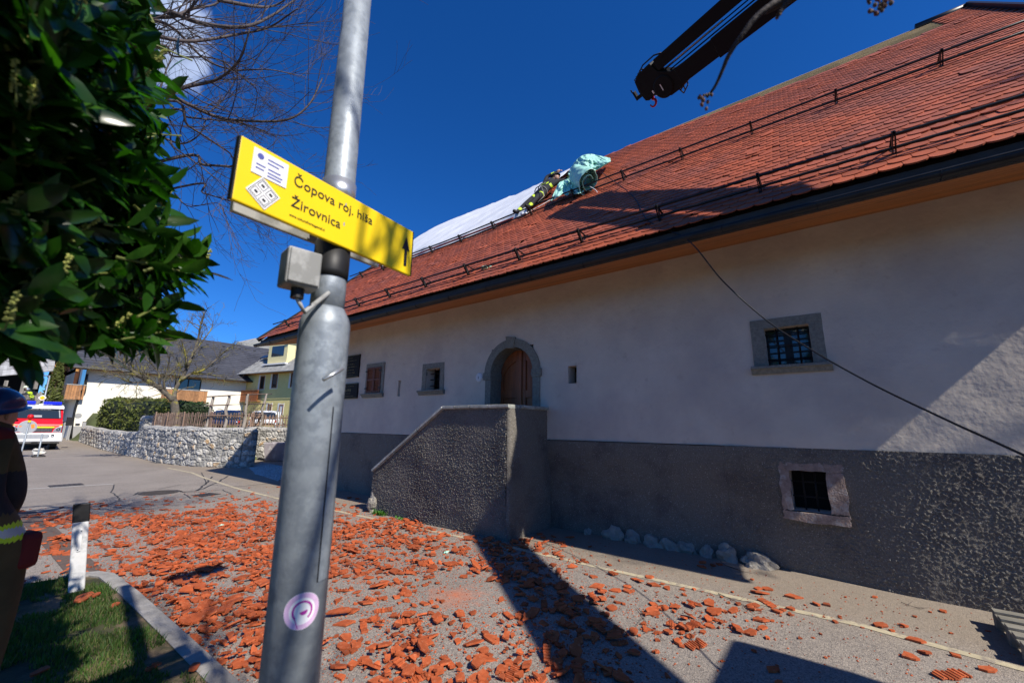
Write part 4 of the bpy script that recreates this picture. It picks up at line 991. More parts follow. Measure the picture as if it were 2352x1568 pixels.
wh = thing('white_house', (10, YH, .24), 'large cream house with dark roof, wooden balconies and brown door', 'house')
XL = hl(1290, 300)[0]-.1; XJ = h(1770, 900)[0]; ZE2 = h(880, 655)[2]+.1; print('white house', XL, XJ, ZE2)
mb = MB(); mb.box(XL, XJ+6, YH, YH+14, .1, ZE2+.3); mb.build('wall', M['cream'], wh)
mb = MB(); zb0 = hl(1230, 878)[2]; mb.box(XL-.03, XL+1.2, YH-.04, YH-.002, .1, zb0); mb.build('base_course', M['base'], wh)
# roof as real overlapping long panels
P8 = ray(*z8(1100, 250)); k8 = P8[2]/P8[1]; tp = .66
ov = .9; y0_ = YH-ov; z0_ = h(880, 655)[2]*.0+on(*z8(880, 640), 1, y0_)[2]
s_ = (z0_-EYE-k8*y0_)/(k8-tp); YR = y0_+s_; ZR = z0_+s_*tp; print('ridge', YR, ZR)
rp = MB(); sl = _n(np.array((0, 1, tp))); nr = np.array((0, -sl[2], sl[1])); Ls = s_/sl[1]; n_ = int(Ls/.42); rn = random.Random(5)
XRL, XRR = XL-.9, XJ+7
for i in range(n_):
    a = i*Ls/n_; b = a+Ls/n_+.06; x = XRL-rn.uniform(0, .01); 
    while x < XRR:
        x2 = min(XRR, x+1.9) if not (x == XRL and i % 2) else x+.95
        p = [np.array((X_, y0_, z0_))+sl*t+nr*q for X_, t, q in ((x, a, .045), (x2-.008, a, .045), (x2-.008, b, .012), (x, b, .012))]
        rp.add(p+[q-nr*.02 for q in p], [(0, 1, 2, 3), (4, 5, 1, 0), (1, 5, 6, 2), (3, 2, 6, 7), (0, 3, 7, 4)]); x = x2
rr_ = rp.build('roof', M['slate'], wh)
mb = MB()
for x in np.arange(XRL+1, XRR, 1.5): 
    for t in (Ls*.86,): c = np.array((x, y0_, z0_))+sl*t+nr*.06; mb.obox(c, np.array((.12, 0, 0)), sl*.03, nr*.03)
mb.build('snow_hook', M['black'], rr_)
mb = MB(); mb.add([(XRL, YR, ZR), (XRR, YR, ZR), (XRR, YR+s_, z0_), (XRL, YR+s_, z0_)], [(0, 1, 2, 3)]); mb.add([(XRL, y0_, z0_-.02), (XRR, y0_, z0_-.02), (XRR, YR, ZR-.05), (XRL, YR, ZR-.05)], [(0, 1, 2, 3)]); mb.add([(XL, YH, ZE2), (XL, YR, ZR-.15), (XL, YH+14, ZE2)], [(0, 1, 2)]); mb.build('roof_structure', M['slate'], wh)
mb = MB(); mb.box(XRL, XRR, y0_+.02, YH, z0_-.06, z0_-.03); mb.build('soffit', M['soffit'], wh)
mb = MB(); mb.tube([(XRL, y0_-.05, z0_-.02), (XRR, y0_-.05, z0_-.02)], .07, 8); mb.build('gutter', M['dkmetal'], wh)
c = h(620, 380); c = on(*z8(980, 185), 1, YR-.2)
mb = MB(); mb.box(c[0]-.35, c[0]+.35, YR-.5, YR+.1, ZR-.8, c[2]-.25); ch = mb.build('chimney', M['dkmetal'], wh)
mb = MB(); mb.box(c[0]-.55, c[0]+.55, YR-.65, YR+.25, c[2], c[2]+.07); [mb.box(c[0]+q-.03, c[0]+q+.03, YR-.25, YR-.19, c[2]-.26, c[2]+.01) for q in (-.3, .3)]; mb.build('cowl', M['black'], ch)
def boards(x0, x1, y, z0, z1, n, par, name='balcony', mt=None, depth=1.2, gap=.05, side=True):
    b = MB(); w_ = (x1-x0)/n
    for i in range(n): b.box(x0+i*w_, x0+(i+1-gap)*w_, y-.04, y, z0+(.0 if i % 2 else .02), z1)
    o = b.build(name, mt or M['larch'], par)
    b = MB(); b.box(x0-.03, x1+.03, y-.06, y+.03, z1+.002, z1+.06); b.box(x0, x1, y+.01, y+depth, z0+.08, z0+.2)
    b.build('rail_and_floor', M['base'], o)
    if side:
        b = MB(); m = 7
        for i in range(m): b.box(x0-.002 if 1 else 0, x0+.035, y+.01+i*depth/m, y+.01+(i+.95)*depth/m, z0, z1)
        b.build('side_boards', mt or M['larch'], o)
    return o
yb_ = YH-1.15; hb = lambda x, y: on(*z8(x, y), 1, yb_)
boards(hb(935, 900)[0], hb(1378, 880)[0], yb_, hb(1180, 945)[2], hb(1180, 812)[2], 24, wh)
def window(x0, x1, z0, z1, y, par, fr=.08, mt=None, n=2, d=.03, trim=False):
    a = MB(); a.box(x0, x1, y-.012, y-.006, z0, z1); g = a.build('window', M['glass'], par)
    a = MB(); 
    for xa in [x0, x1-fr]+[x0+(x1-x0)*k/n-fr/2 for k in range(1, n)]: a.box(xa, xa+fr, y-.05, y-.013, z0, z1)
    a.box(x0, x1, y-.049, y-.014, z1-fr, z1); a.box(x0, x1, y-.049, y-.014, z0, z0+fr); a.build('frame', mt or M['winw'], g)
    if trim:
        a = MB(); t = .14; a.box(x0-t, x0-.002, y-.03, y-.005, z0-t, z1+t); a.box(x1+.002, x1+t, y-.03, y-.005, z0-t, z1+t); a.box(x0-.002, x1+.002, y-.029, y-.005, z1+.002, z1+t); a.box(x0-.002, x1+.002, y-.05, y-.005, z0-t, z0-.002); a.build('surround', M['trim'], g)
    return g
window(h(1050, 700)[0], h(1325, 700)[0], h(1200, 830)[2], h(1200, 690)[2], YH, wh, n=2, mt=M['black'])
x0, x1 = h(1062, 1100)[0], h(1185, 1100)[0]; a = MB(); z0b, z1b = 1.15, h(1100, 1010)[2]
for k in range(9): a.box(x0, x1, YH-.03-.004*(k % 2), YH, z0b+(z1b-z0b)*k/9, z0b+(z1b-z0b)*(k+.94)/9)
a.build('garage_door', mat('copper_brown_door', (.33, .115, .06), .55, .1, 3, island=.1), wh); a = MB(); a.box(x1+.05, h(1222, 1100)[0], YH-.03, YH-.002, z0b, z1b); a.build('side_door', M['black'], wh)
# left side: wrap-round balcony, windows in shade, downpipe
bl = MB(); xa = hl(1015, 350)[0]; xb = hl(1318, 320)[0]; za, zb_ = hl(1100, 460)[2], hl(1100, 232)[2]
lb = boards(xa, xb, YH-.35, za, zb_, 7, wh, depth=.4, gap=.08, side=False)
rt_ = ray(*z1(825, 400)); yb2 = xa*rt_[1]/rt_[0]; print('balc back', yb2)
b = MB(); n = 16
for i in range(n): y = YH-.34+(yb2-YH)*i/n; b.box(xa-.02, xa+.02, y, y+(yb2-YH)/n*.96, za, zb_)
b.build('side_boards', mat('weathered_boards', (.20, .13, .085), .8, .25, 5, island=.25), lb)
b = MB(); b.box(xa+.02, XL, YH-.3, yb2, za+.05, za+.2); b.build('slab', M['cream'], lb)
for q in ((1165, 1240), (1275, 1335)):
    r0, r1 = ray(*z1(q[0], 130)), ray(*z1(q[1], 130)); ya, yb3 = XL*r0[1]/r0[0], XL*r1[1]/r1[0]
    a = MB(); a.box(XL-.02, XL-.004, min(ya, yb3), max(ya, yb3), zb_-.4, zb_+1.6); a.build('window', M['glass'], wh)
a = MB(); pp = [on(*z1(x, y), 1, YH-.12) for x, y in ((1370, 60), (1345, 210), (1325, 340), (1290, 375), (1240, 390), (1225, 450), (1200, 530), (1175, 620), (1140, 800), (1110, 1060))]; a.tube(smooth(pp, 4), .075, 8); a.build('downpipe', M['dkmetal'], wh, smooth=True)
a = MB(); c = hl(1228, 712); a.lathe([(.19, 0), (.19, .03), (.01, .04)], (c[0], YH-.0, c[2]), (0, -1, 0), 16); a.build('meter_dial', M['base'], wh)
a = MB(); c0, c1 = hl(1180, 838), hl(1268, 760); a.box(c0[0], c1[0], YH-.1, YH-.002, c0[2], c1[2]); mbx = a.build('mailbox', M['trim'], wh); a = MB(); a.box(c0[0], c1[0], YH-.108, YH-.101, c0[2]-.06, c0[2]+.02); a.build('slot', M['black'], mbx)
# gate between house and barn
gt_ = thing('metal_gate', (4.6, 46.5, .25), 'grey slatted metal gate left of the cream house corner', 'gate')
for (xa_, xb_, yy_) in ((965, 1015, 0), (1030, 1125, 0)):
    a = MB(); c0, c1 = hl(xa_, 1085), hl(xb_, 815)
    for k in range(14): z = c0[2]+(c1[2]-c0[2])*k/14; a.box(c0[0], c1[0], YH-.25, YH-.22, z, z+(c1[2]-c0[2])/14*.55)
    a.box(c0[0]-.02, c0[0]+.04, YH-.26, YH-.2, .2, c1[2]+.03); a.box(c1[0]-.04, c1[0]+.02, YH-.26, YH-.2, .2, c1[2]+.03); a.build('slat_panel', M['base'], gt_)
pt_ = thing('gate_post', (5.4, 43.4, .2), 'slim grey metal post at the left end of the low stone wall', 'post'); a = MB(); c = on(*z1(1300, 940), 1, 43.6); a.box(c[0]-.09, c[0]+.09, 43.55, 43.7, .1, on(*z1(1300, 812), 1, 43.6)[2]); a.build('post', M['base'], pt_); a = MB(); a.box(c[0]-.1, c[0]+.1, 43.54, 43.71, on(*z1(1300, 812), 1, 43.6)[2]+.001, on(*z1(1300, 805), 1, 43.6)[2]); a.build('cap', M['dkmetal'], pt_)
# yellow house: facade runs obliquely towards the street
yh = thing('yellow_house', (XJ+1, 40, 1.2), 'yellow house with grey shingle roof, dormer and wooden balcony behind the parked cars', 'house')
D2 = np.array((.2, -.98, 0)); D2 = _n(D2); J = np.array((XJ, YH, 0)); NO = np.array((D2[1], -D2[0], 0)); 
def onf(px, py, off=0.0):            # point on the oblique facade, off metres outwards
    r = ray(px, py); J2 = J+NO*off; t = NO@(J2-CAM)/(NO@r); return CAM+r*t
f8 = lambda x, y, off=0: onf(*z8(x, y), off)
Lf = 15.0; zev = f8(1610, 655)[2]; zev2 = f8(2250, 605)[2]; zev = (zev+zev2)/2; print('yellow eave', zev, zev2, f8(2200, 900))
def fpt(s, z, o=0): return J+D2*s+NO*o+np.array((0, 0, z))
def fs(x): p = f8(x, 900); return (p-J)@D2
def fz(x, y): return f8(x, y)[2]
def fbox(mb, s0, s1, z0, z1, o0, o1):
    mb.obox((fpt(s0, z0, o0)+fpt(s1, z1, o1))/2, D2*(s1-s0)/2, NO*(o1-o0)/2, np.array((0, 0, (z1-z0)/2)))
mb = MB(); fbox(mb, 0, Lf, .5, zev+.1, -9, 0); mb.build('wall', M['yel'], yh)
mb = MB(); zc1 = fz(2100, 895); fbox(mb, fs(1960), Lf, zc1-.06, zc1, .001, .05); mb.build('string_course', M['yel'], yh)
oe = .75; tp2 = .80; sl2 = _n(-NO+np.array((0, 0, tp2))); nr2 = _n(np.cross(D2, sl2)); 
if nr2[2] < 0: nr2 = -nr2
E0 = fpt(-.4, zev-.12, oe); LS2 = 7.2; sh = MB(); q = .36; rows_ = int(LS2/.2); rn = random.Random(9)
for i in range(rows_):
    for j in range(int((Lf+.6)/q)+1):
        c = E0+D2*(j*q+(q/2 if i % 2 else 0))+sl2*(i*.2)
        a = [c+sl2*0-nr2*-.022, c+D2*q*.5+sl2*.16+nr2*.02, c+D2*q*.5+sl2*.38+nr2*.006, c-D2*q*.5+sl2*.38+nr2*.006, c-D2*q*.5+sl2*.16+nr2*.02]
        sh.add(a+[p-nr2*.010 for p in a[:2]+a[4:]], [(0, 1, 2, 3, 4), (5, 6, 1, 0), (0, 4, 7, 5)])
yr = sh.build('roof', M['shing'], yh)
mb = MB(); mb.add([E0, E0+D2*(Lf+.6), E0+D2*(Lf+.6)+sl2*LS2, E0+sl2*LS2], [(0, 1, 2, 3)]); mb.add([E0+sl2*LS2, E0+D2*(Lf+.6)+sl2*LS2, E0+D2*(Lf+.6)+sl2*LS2-NO*5-np.array((0, 0, 4)), E0+sl2*LS2-NO*5-np.array((0, 0, 4))], [(0, 1, 2, 3)]); mb.build('roof_deck', M['winw'], yr)
mb = MB(); mb.tube([E0+NO*.06, E0+NO*.06+D2*(Lf+.5)], .06, 8); mb.build('gutter', M['base'], yh)
mb = MB(); mb.obox(E0+D2*(Lf/2)-NO*oe/2-np.array((0, 0, .03)), D2*(Lf/2+.2), NO*oe/2*.95, (0, 0, .015)); mb.build('soffit', M['soffit'], yh)
# dormer
dz = zf(1020, 1120, 4.612)
DM = 1.1                                  # dormer face set back from the eave
dc = lambda x, y: onf(*dz(x, y), oe-DM)
s0d = (dc(245, 1400)-J)@D2; s1d = (dc(590, 1400)-J)@D2; zt_ = dc(430, 1075)[2]; zb4 = E0[2]+DM*tp2+.12; zs4 = dc(300, 1150)[2]; print('dormer', s0d, s1d, zt_, zb4)
o_ = oe-DM; mb = MB(); sm_ = (s0d+s1d)/2
face = [fpt(s0d, zb4, o_), fpt(s1d, zb4, o_), fpt(s1d, zs4-.05, o_), fpt(s1d-.35, zt_, o_), fpt(s0d+.25, zt_, o_), fpt(s0d, zs4, o_)]
mb.prism(face, -NO*3); dm = mb.build('dormer', mat('dormer_render', (.74, .66, .36), .9, .05, 3), yh)
w0, w1 = (dc(318, 1300)-J)@D2, (dc(540, 1300)-J)@D2; zw0, zw1 = dc(430, 1400)[2], dc(430, 1215)[2]
mb = MB(); fbox(mb, w0, w1, zw0, zw1, o_+.01, o_+.02); g = mb.build('window', M['glass'], dm)
mb = MB()
for (a, b, c, d) in ((w0, w0+.09, zw0, zw1), (w1-.07, w1, zw0, zw1), (w0, w1, zw1-.08, zw1), (w0, w1, zw0, zw0+.07)): fbox(mb, a, b, c, d, o_+.021, o_+.06)
mb.build('frame', M['winw'], g); mb = MB()
for (a, b, c, d) in ((w0-.1, w0, zw0-.08, zw1+.1), (w1, w1+.08, zw0-.08, zw1+.1), (w0, w1, zw1, zw1+.08), (w0, w1, zw0-.08, zw0)): fbox(mb, a, b, c, d, o_+.005, o_+.03)
mb.build('surround', M['trim'], g)
mb = MB(); fbox(mb, s0d-.3, s1d+.3, zb4-.16, zb4-.02, o_+.02, o_+.35); mb.build('flashing', M['trim'], dm); mb = MB(); fbox(mb, s1d-.1, s1d+.35, zs4-.05, zs4+.04, o_-2, o_+.2); mb.build('flashing', M['trim'], dm)
mb = MB(); c = onf(*z8(1990, 462), oe-2.0); mb.obox(c, D2*.5, sl2*.28, nr2*.05); mb.build('skylight', M['glass'], yr)
# facade openings
def fwin(xa, xb, ya, yb, name='window', glass=None):
    s0_, s1_ = fs(xa), fs(xb); z0_, z1_ = fz((xa+xb)/2, yb), fz((xa+xb)/2, ya)
    m_ = MB(); fbox(m_, s0_, s1_, z0_, z1_, .004, .012); g = m_.build(name, glass or M['glass'], yh)
    m_ = MB(); t = .07
    for (a, b, c, d) in ((s0_, s0_+t, z0_, z1_), (s1_-t, s1_, z0_, z1_), (s0_, s1_, z1_-t, z1_), (s0_, s1_, z0_, z0_+t)): fbox(m_, a, b, c, d, .013, .05)
    m_.build('frame', M['winw'], g); m_ = MB(); t = .13
    for (a, b, c, d) in ((s0_-t*2.2, s0_, z0_-t/2, z1_+t), (s1_, s1_+t*.5, z0_-t/2, z1_+t), (s0_, s1_, z1_, z1_+t*.6), (s0_, s1_, z0_-t*.5, z0_)): fbox(m_, a, b, c, d, .001, .02)
    m_.build('surround', M['trim'], g)
fwin(2040, 2095, 640, 790); fwin(1915, 1960, 665, 800, 'balcony_door', M['void']); fwin(2030, 2068, 955, 1040); fwin(2150, 2190, 960, 1060, 'white_door', M['trim']); fwin(2235, 2260, 630, 780)
s0_, s1_ = fs(1690), fs(1945); z0_, z1_ = fz(1810, 925), fz(1810, 820); m_ = MB(); n = 20
for k in range(n): m_.obox(fpt(s0_+(s1_-s0_)*(k+.5)/n, (z0_+z1_)/2, .35), D2*(s1_-s0_)/n*.42, NO*.02, np.array((0, 0, (z1_-z0_)/2)))
bo = m_.build('balcony', M['brownw'], yh); m_ = MB(); fbox(m_, s0_, s1_, z1_+.001, z1_+.05, .28, .42); fbox(m_, s0_, s1_, z0_-.1, z0_-.002, 0, .4); m_.build('rail_and_floor', M['winw'], bo)
# farther grey roof between the houses
fr_ = thing('far_house', (40, 75, 2), 'far grey shingle roof peeping between the two houses below the snowy mountain', 'house')
P_ = [on(*z8(x, y), 1, 75) for x, y in ((1770, 335), (1960, 293), (2100, 300), (2100, 420), (1700, 420))]
m_ = MB(); m_.prism([P_[0], P_[1], P_[2], P_[3], P_[4]], (0, 3, .8)); m_.build('roof', M['shing'], fr_); m_ = MB(); m_.box(P_[0][0]-.3, P_[0][0]+6, 75.5, 80, 1, P_[4][2]); m_.build('wall', M['cream'], fr_)
# mountain with snow, far off
M['mount'] = mat('wooded_mountain', (.035, .05, .05), .95, .3, .01, c2=(.72, .75, .8), c2scale=.012, c2pos=(.44, .5), detail=9)
rows = []; DY = 3200.
for j, (dy, zf_) in enumerate(((0, .0), (300, .55), (700, .88), (1000, 1.0), (1800, .3))):
    row = []
    for k in range(90):
        x = -1800+k*60; zr = 470*math.exp(-((x-1330)/520)**2)+330*math.exp(-((x-400)/900)**2)*.62+40*noise.noise((x*.004, j*.4, 0))
        row.append((x, DY+dy, -20+zr*zf_*(1+.06*noise.noise((x*.01, j, 5)))*1.0))
    rows.append(row)
ZM = MB(); ZM.grid(rows); mo = ZM.build('mountain', M['mount'], smooth=True); tag(mo, kind='structure')
# ------------------------------------------------------------------ stone walls with modelled rubble
def stone_mat():
    m = bpy.data.materials.new('rubble_stone'); m.use_nodes = True; nt = m.node_tree; p = nt.nodes['Principled BSDF']; L = nt.links.new
    at = N(nt, 'ShaderNodeAttribute', attribute_name='cell'); r = ramp(nt, at.outputs['Fac'], [(0, (.20, .195, .18)), (.35, (.33, .32, .295)), (.6, (.44, .425, .395)), (.85, (.52, .50, .45)), (.93, (.45, .30, .16)), (1, (.38, .35, .28))])
    tc = N(nt, 'ShaderNodeTexCoord'); n = N(nt, 'ShaderNodeTexNoise'); n.inputs['Scale'].default_value = 9; n.inputs['Detail'].default_value = 8; L(tc.outputs['Object'], n.inputs[0]); r2 = ramp(nt, n.outputs[0], [(.3, (.6, .6, .6)), (.7, (1.2, 1.2, 1.2))])
    mu = N(nt, 'ShaderNodeMixRGB', blend_type='MULTIPLY'); mu.inputs[0].default_value = 1; L(r.outputs[0], mu.inputs[1]); L(r2.outputs[0], mu.inputs[2]); L(mu.outputs[0], p.inputs['Base Color']); p.inputs['Roughness'].default_value = .92
    b = N(nt, 'ShaderNodeBump'); b.inputs['Strength'].default_value = .8; b.inputs['Distance'].default_value = .03; n2 = N(nt, 'ShaderNodeTexNoise'); n2.inputs['Scale'].default_value = 22; n2.inputs['Detail'].default_value = 8; L(tc.outputs['Object'], n2.inputs[0]); L(n2.outputs[0], b.inputs['Height']); L(b.outputs[0], p.inputs['Normal']); return m
M['rubble'] = stone_mat()
def worley(u, v, cs, seed):
    rs = np.random.RandomState(seed); G_ = rs.rand(128, 128, 3); i = np.floor(u/cs).astype(int); j = np.floor(v/cs).astype(int)
    d1 = np.full(u.shape, 9.); d2 = d1.copy(); cid = np.zeros(u.shape)
    for a in (-1, 0, 1):
        for b in (-1, 0, 1):
            g = G_[(i+a) % 128, (j+b) % 128]; px = (i+a+.15+.7*g[..., 0])*cs; py = (j+b+.15+.7*g[..., 1])*cs
            d = np.hypot((u-px)*.85, v-py)/cs; new = d < d1; d2 = np.where(new, d1, np.minimum(d2, d)); cid = np.where(new, g[..., 2], cid); d1 = np.where(new, d, d1)
    return d1, d2, cid
def rubble_wall(name, path, h0, th, label, seed, topfn, cs=.27, cap=True, step=.035, cat='stone wall'):
    P_ = np.array(path, float); seg = np.hypot(*np.diff(P_, axis=0).T); cum = np.r_[0, np.cumsum(seg)]; n = int(cum[-1]/step); ss = np.linspace(0, cum[-1], n)
    xx = np.interp(ss, cum, P_[:, 0]); yy = np.interp(ss, cum, P_[:, 1]); tx = np.gradient(xx); ty = np.gradient(yy); l = np.hypot(tx, ty); nx, ny = -ty/l, tx/l   # left normal faces the street
    top = topfn(ss); m = int(h0/step)+2; vv = np.linspace(0, 1, m)
    S_, V_ = np.meshgrid(ss, vv, indexing='ij'); Hh = V_*top[:, None]
    d1, d2, cid = worley(S_+.05*vnoise(S_*5, Hh*5, 30), Hh*1.25+.05*vnoise(S_*5, Hh*5, 31), cs, seed); e1, e2, c2_ = worley(S_, Hh*1.2, cs*.5, seed+1)
    pl_ = sm(d2-d1, .03, .28); dd = .055*pl_*(.35+.65*cid)+.02*sm(e2-e1, .02, .3)+.012*vnoise(S_*22, Hh*22, 33); dd = dd*(1-sm(V_, .93, 1)*.7)
    X_ = xx[:, None]+nx[:, None]*(dd+.03*(1-V_)); Y_ = yy[:, None]+ny[:, None]*(dd+.03*(1-V_)); Z_ = Hh+landbase(xx, yy)[:, None]
    cell = np.where(pl_ > .3, cid*.9+.1*c2_, .12+.1*c2_); cell = np.where(V_ > .93, .5+.2*c2_, cell)
    capx = [(xx-nx*q, yy-ny*q, top+landbase(xx, yy)+.03*vnoise(ss*4, ss*0+q*9, 35)*(q < th-.05)) for q in (th*.3, th*.7, th-.02)]+[(xx-nx*th, yy-ny*th, landbase(xx, yy))]
    X_ = np.c_[X_, *[c[0] for c in capx]]; Y_ = np.c_[Y_, *[c[1] for c in capx]]; Z_ = np.c_[Z_, *[c[2] for c in capx]]; cell = np.c_[cell, np.full((n, 4), .55)]
    mb = MB(); mb.grid(np.dstack([X_, Y_, Z_]))
    for e in (0, n-1): mb.add([(X_[e, k], Y_[e, k], Z_[e, k]) for k in range(X_.shape[1])], [tuple(range(X_.shape[1]))])
    o = mb.build(name, M['rubble']); a = o.data.attributes.new('cell', 'FLOAT', 'POINT'); cl = np.r_[cell.reshape(-1), cell[0], cell[-1]]; a.data.foreach_set('value', cl.astype(np.float32)); return tag(o, label, cat)
landbase = lambda x, y: .02*np.maximum(0, np.asarray(y)-34)
hp = [(13.5, 15.2), (11.5, 17.6), (9.4, 20.3), (8.5, 21.4), (8.3, 21.2), (6.98, 17.72), (6.85, 17.68), (6.35, 18.5), (5.75, 19.5), (5.45, 21), (5.35, 22.5), (5.36, 24.5), (5.42, 26.15)]
rubble_wall('stone_wall', hp, 1.46, .4, 'high rubble stone wall carrying the picket fence', 3, lambda s: 1.45+.02*np.sin(s*1.7)+.01*np.sin(s*5))
rubble_wall('stone_wall', [(5.37, 26.8), (5.40, 30), (5.43, 36), (5.5, 43.2)], 1.2, .35, 'low rubble stone wall below the hedge on the left', 6, lambda s: 1.12+.02*np.sin(s*1.3), step=.05)
rubble_wall('stone_pillar', [(6.0, 26.14), (5.42, 26.16), (5.38, 26.5), (5.39, 26.78), (6.0, 26.8)], 1.95, .3, 'square rubble stone pillar between the low and high walls', 9, lambda s: 1.93+0*s, cat='pillar')
# trough and gravel
q = on(*z3(1000, 1440), 2, 0); TR = thing('stone_trough', (q[0]+.6, q[1]-.1, 0), 'pale concrete trough with tapering end standing in the shade by the wall', 'trough')
M['trough'] = mat('stained_concrete', (.33, .30, .32), .9, .2, 3, bump=.4, bscale=40, c2=(.48, .46, .46), c2scale=5, c2pos=(.55, .65))
tdir = _n(np.array((1.36, -1.9, 0))); tn = np.array((tdir[1], -tdir[0], 0)); tn = tn if tn[0] < 0 else -tn
hz = .80; base = np.array((q[0], q[1], .0))
sec = lambda s, k: [base+tdir*s+tn*(.0)*1+np.array((0, 0, z))-tn*w_ for w_, z in k]
prof = [(0, .02), (0, hz-.05), (.02, hz), (.10, hz), (.14, hz-.1), (.14, .25), (.56, .25), (.56, hz-.1), (.60, hz), (.70, hz), (.70, .02)]
m_ = MB(); k0, k1 = len(prof), 0; S0 = [base+tdir*(.14*(1-z/hz))-tn*w_+np.array((0, 0, z)) for w_, z in prof]; S1 = [base+tdir*2.4-tn*w_+np.array((0, 0, z)) for w_, z in prof]
m_.grid([S0, S1]); m_.add(S0, [tuple(range(len(prof)))]); m_.add(S1, [tuple(range(len(prof)))]); m_.build('basin', M['trough'], TR); m_ = MB(); m_.obox(base+tdir*1.3-tn*.35+np.array((0, 0, .1)), tdir*1.0, tn*.3, (0, 0, .1)); m_.build('foot', M['trough'], TR)
gm = MB(); rn = random.Random(4); g_in = [on(*z3(x, y), 2, 0)[:2] for x, y in ((890, 1500), (950, 1560), (1150, 1620), (1260, 1500), (1000, 1455))]
def inpoly(x, y, P):
    c = False
    for i in range(len(P)):
        (a, b), (d, e) = P[i], P[i-1]
        if (b > y) != (e > y) and x < (d-a)*(y-b)/(e-b)+a: c = not c
    return c
xs_ = [p[0] for p in g_in]; ys2 = [p[1] for p in g_in]; k = 0
while k < 2600:
    x, y = rn.uniform(min(xs_), max(xs_)), rn.uniform(min(ys2), max(ys2))
    if not inpoly(x, y, g_in): k += .02; continue
    s_ = rn.uniform(.012, .03); gm.add([(x-s_, y-s_*.7, 0), (x+s_, y-s_, 0), (x+s_*.8, y+s_, 0), (x-s_, y+s_*.9, 0), (x+rn.uniform(-.3, .3)*s_, y, s_*1.1)], [(0, 1, 4), (1, 2, 4), (2, 3, 4), (3, 0, 4)]); k += 1
tag(gm.build('gravel', mat('pale_gravel', (.42, .42, .42), .9, .2, 20, island=.3)), 'patch of pale gravel in front of the trough', 'gravel', kind='stuff')
# ------------------------------------------------------------------ picket fence and old trellis
M['picket'] = mat('old_picket_wood', (.25, .165, .12), .85, .3, 8, island=.35)
M['pole_w'] = mat('silver_weathered_wood', (.27, .235, .20), .85, .3, 4, stretch=(4, 4, .6), bump=.8, bscale=30)
hpi = np.array([(11.7, 17.75), (9.55, 20.5), (8.5, 21.65), (8.1, 21.3), (6.95, 18.05), (6.6, 18.4), (6.0, 19.6), (5.68, 21), (5.57, 22.5), (5.58, 24.5), (5.62, 26.0)]); sg_ = np.hypot(*np.diff(hpi, axis=0).T); cm = np.r_[0, np.cumsum(sg_)]
fe = thing('picket_fence', (6, 19.6, 1.44), 'weathered brown picket fence on top of the high stone wall', 'fence')
def fp(s): return np.array((np.interp(s, cm, hpi[:, 0]), np.interp(s, cm, hpi[:, 1])))
rn = random.Random(3); cnt = 0; s = .05
pk = MB(); pk_n = 0
while s < cm[-1]-.05:
    p = fp(s); t = _n(fp(s+.05)-p); big = cnt % 16 == 8; hgt = .60+rn.uniform(-.03, .03)+(.06 if big else 0); w_ = .05 if not big else .10; ln_ = rn.gauss(0, .02)
    m_ = pk; tt = np.array((t[0], t[1], 0)); nn = np.array((-t[1], t[0], 0)); c = np.array((p[0], p[1], 1.44)); th_ = .011 if not big else .045
    a_, b_ = c-tt*w_/2, c+tt*w_/2; lean_ = tt*ln_
    m_.prism([a_, b_, b_+lean_+(0, 0, hgt-.03), (a_+b_)/2+lean_+(0, 0, hgt), a_+lean_+(0, 0, hgt-.03)], nn*th_*(1 if not big else 1)); s += .122+rn.uniform(-.01, .01); cnt += 1
pk.build('pickets', M['picket'], fe)
for z in (1.56, 1.90):
    m_ = MB(); m_.tube([(*(fp(s)+np.array((.03, .03))), z) for s in np.arange(0, cm[-1], .6)], .026, 6); m_.build('rail', M['picket'], fe)
ctr_ = None
for i, (b, t_) in enumerate([((1370, 1195), (1450, 872)), ((1562, 1200), (1615, 862)), ((1757, 1200), (1806, 850)), ((1932, 1200), (2000, 846))]):
    rb = ray(*z8(*b)); best = min(np.arange(0, cm[-1], .05), key=lambda s: abs(fp(s)[1]/fp(s)[0]-rb[1]/rb[0])); p = fp(best)+np.array((-.12, -.08)); d0 = math.hypot(*p); B = CAM+rb*(d0/np.hypot(rb[0], rb[1])); rt2 = ray(*z8(*t_)); T = CAM+rt2*((d0+.1)/np.hypot(rt2[0], rt2[1]))
    B[2] = min(B[2], 1.43)
    if ctr_ is None: tre = thing('vine_trellis', B, 'old leaning trellis of four grey wooden poles with rails and vine along the fence', 'trellis'); ctr_ = []
    bend = [B, B*.75+T*.25+np.array((.04, .02, 0)), B*.45+T*.55+np.array((-.05, .0, 0))*(i % 2), B*.2+T*.8, T]; m_ = MB(); m_.tube(smooth(bend, 3), list(np.linspace(.062, .048, 13)), 9); m_.build('pole', M['pole_w'], tre, smooth=True); ctr_.append((B, T))
for f_, e0, e1 in ((.985, .35, .45), (.70, .3, .35), (.38, .2, .2)):
    pts = [a*(1-f_)+b*f_ for a, b in ctr_]; pts = [pts[0]-(pts[1]-pts[0])*e0]+pts+[pts[-1]+(pts[-1]-pts[-2])*e1]; m_ = MB(); m_.tube([p+np.array((-.05, -.05, 0)) for p in pts], .024, 7); m_.build('rail', M['picket'], tre, smooth=True)
M['vine'] = mat('vine_bark', (.10, .07, .05), .95, .3, 15)
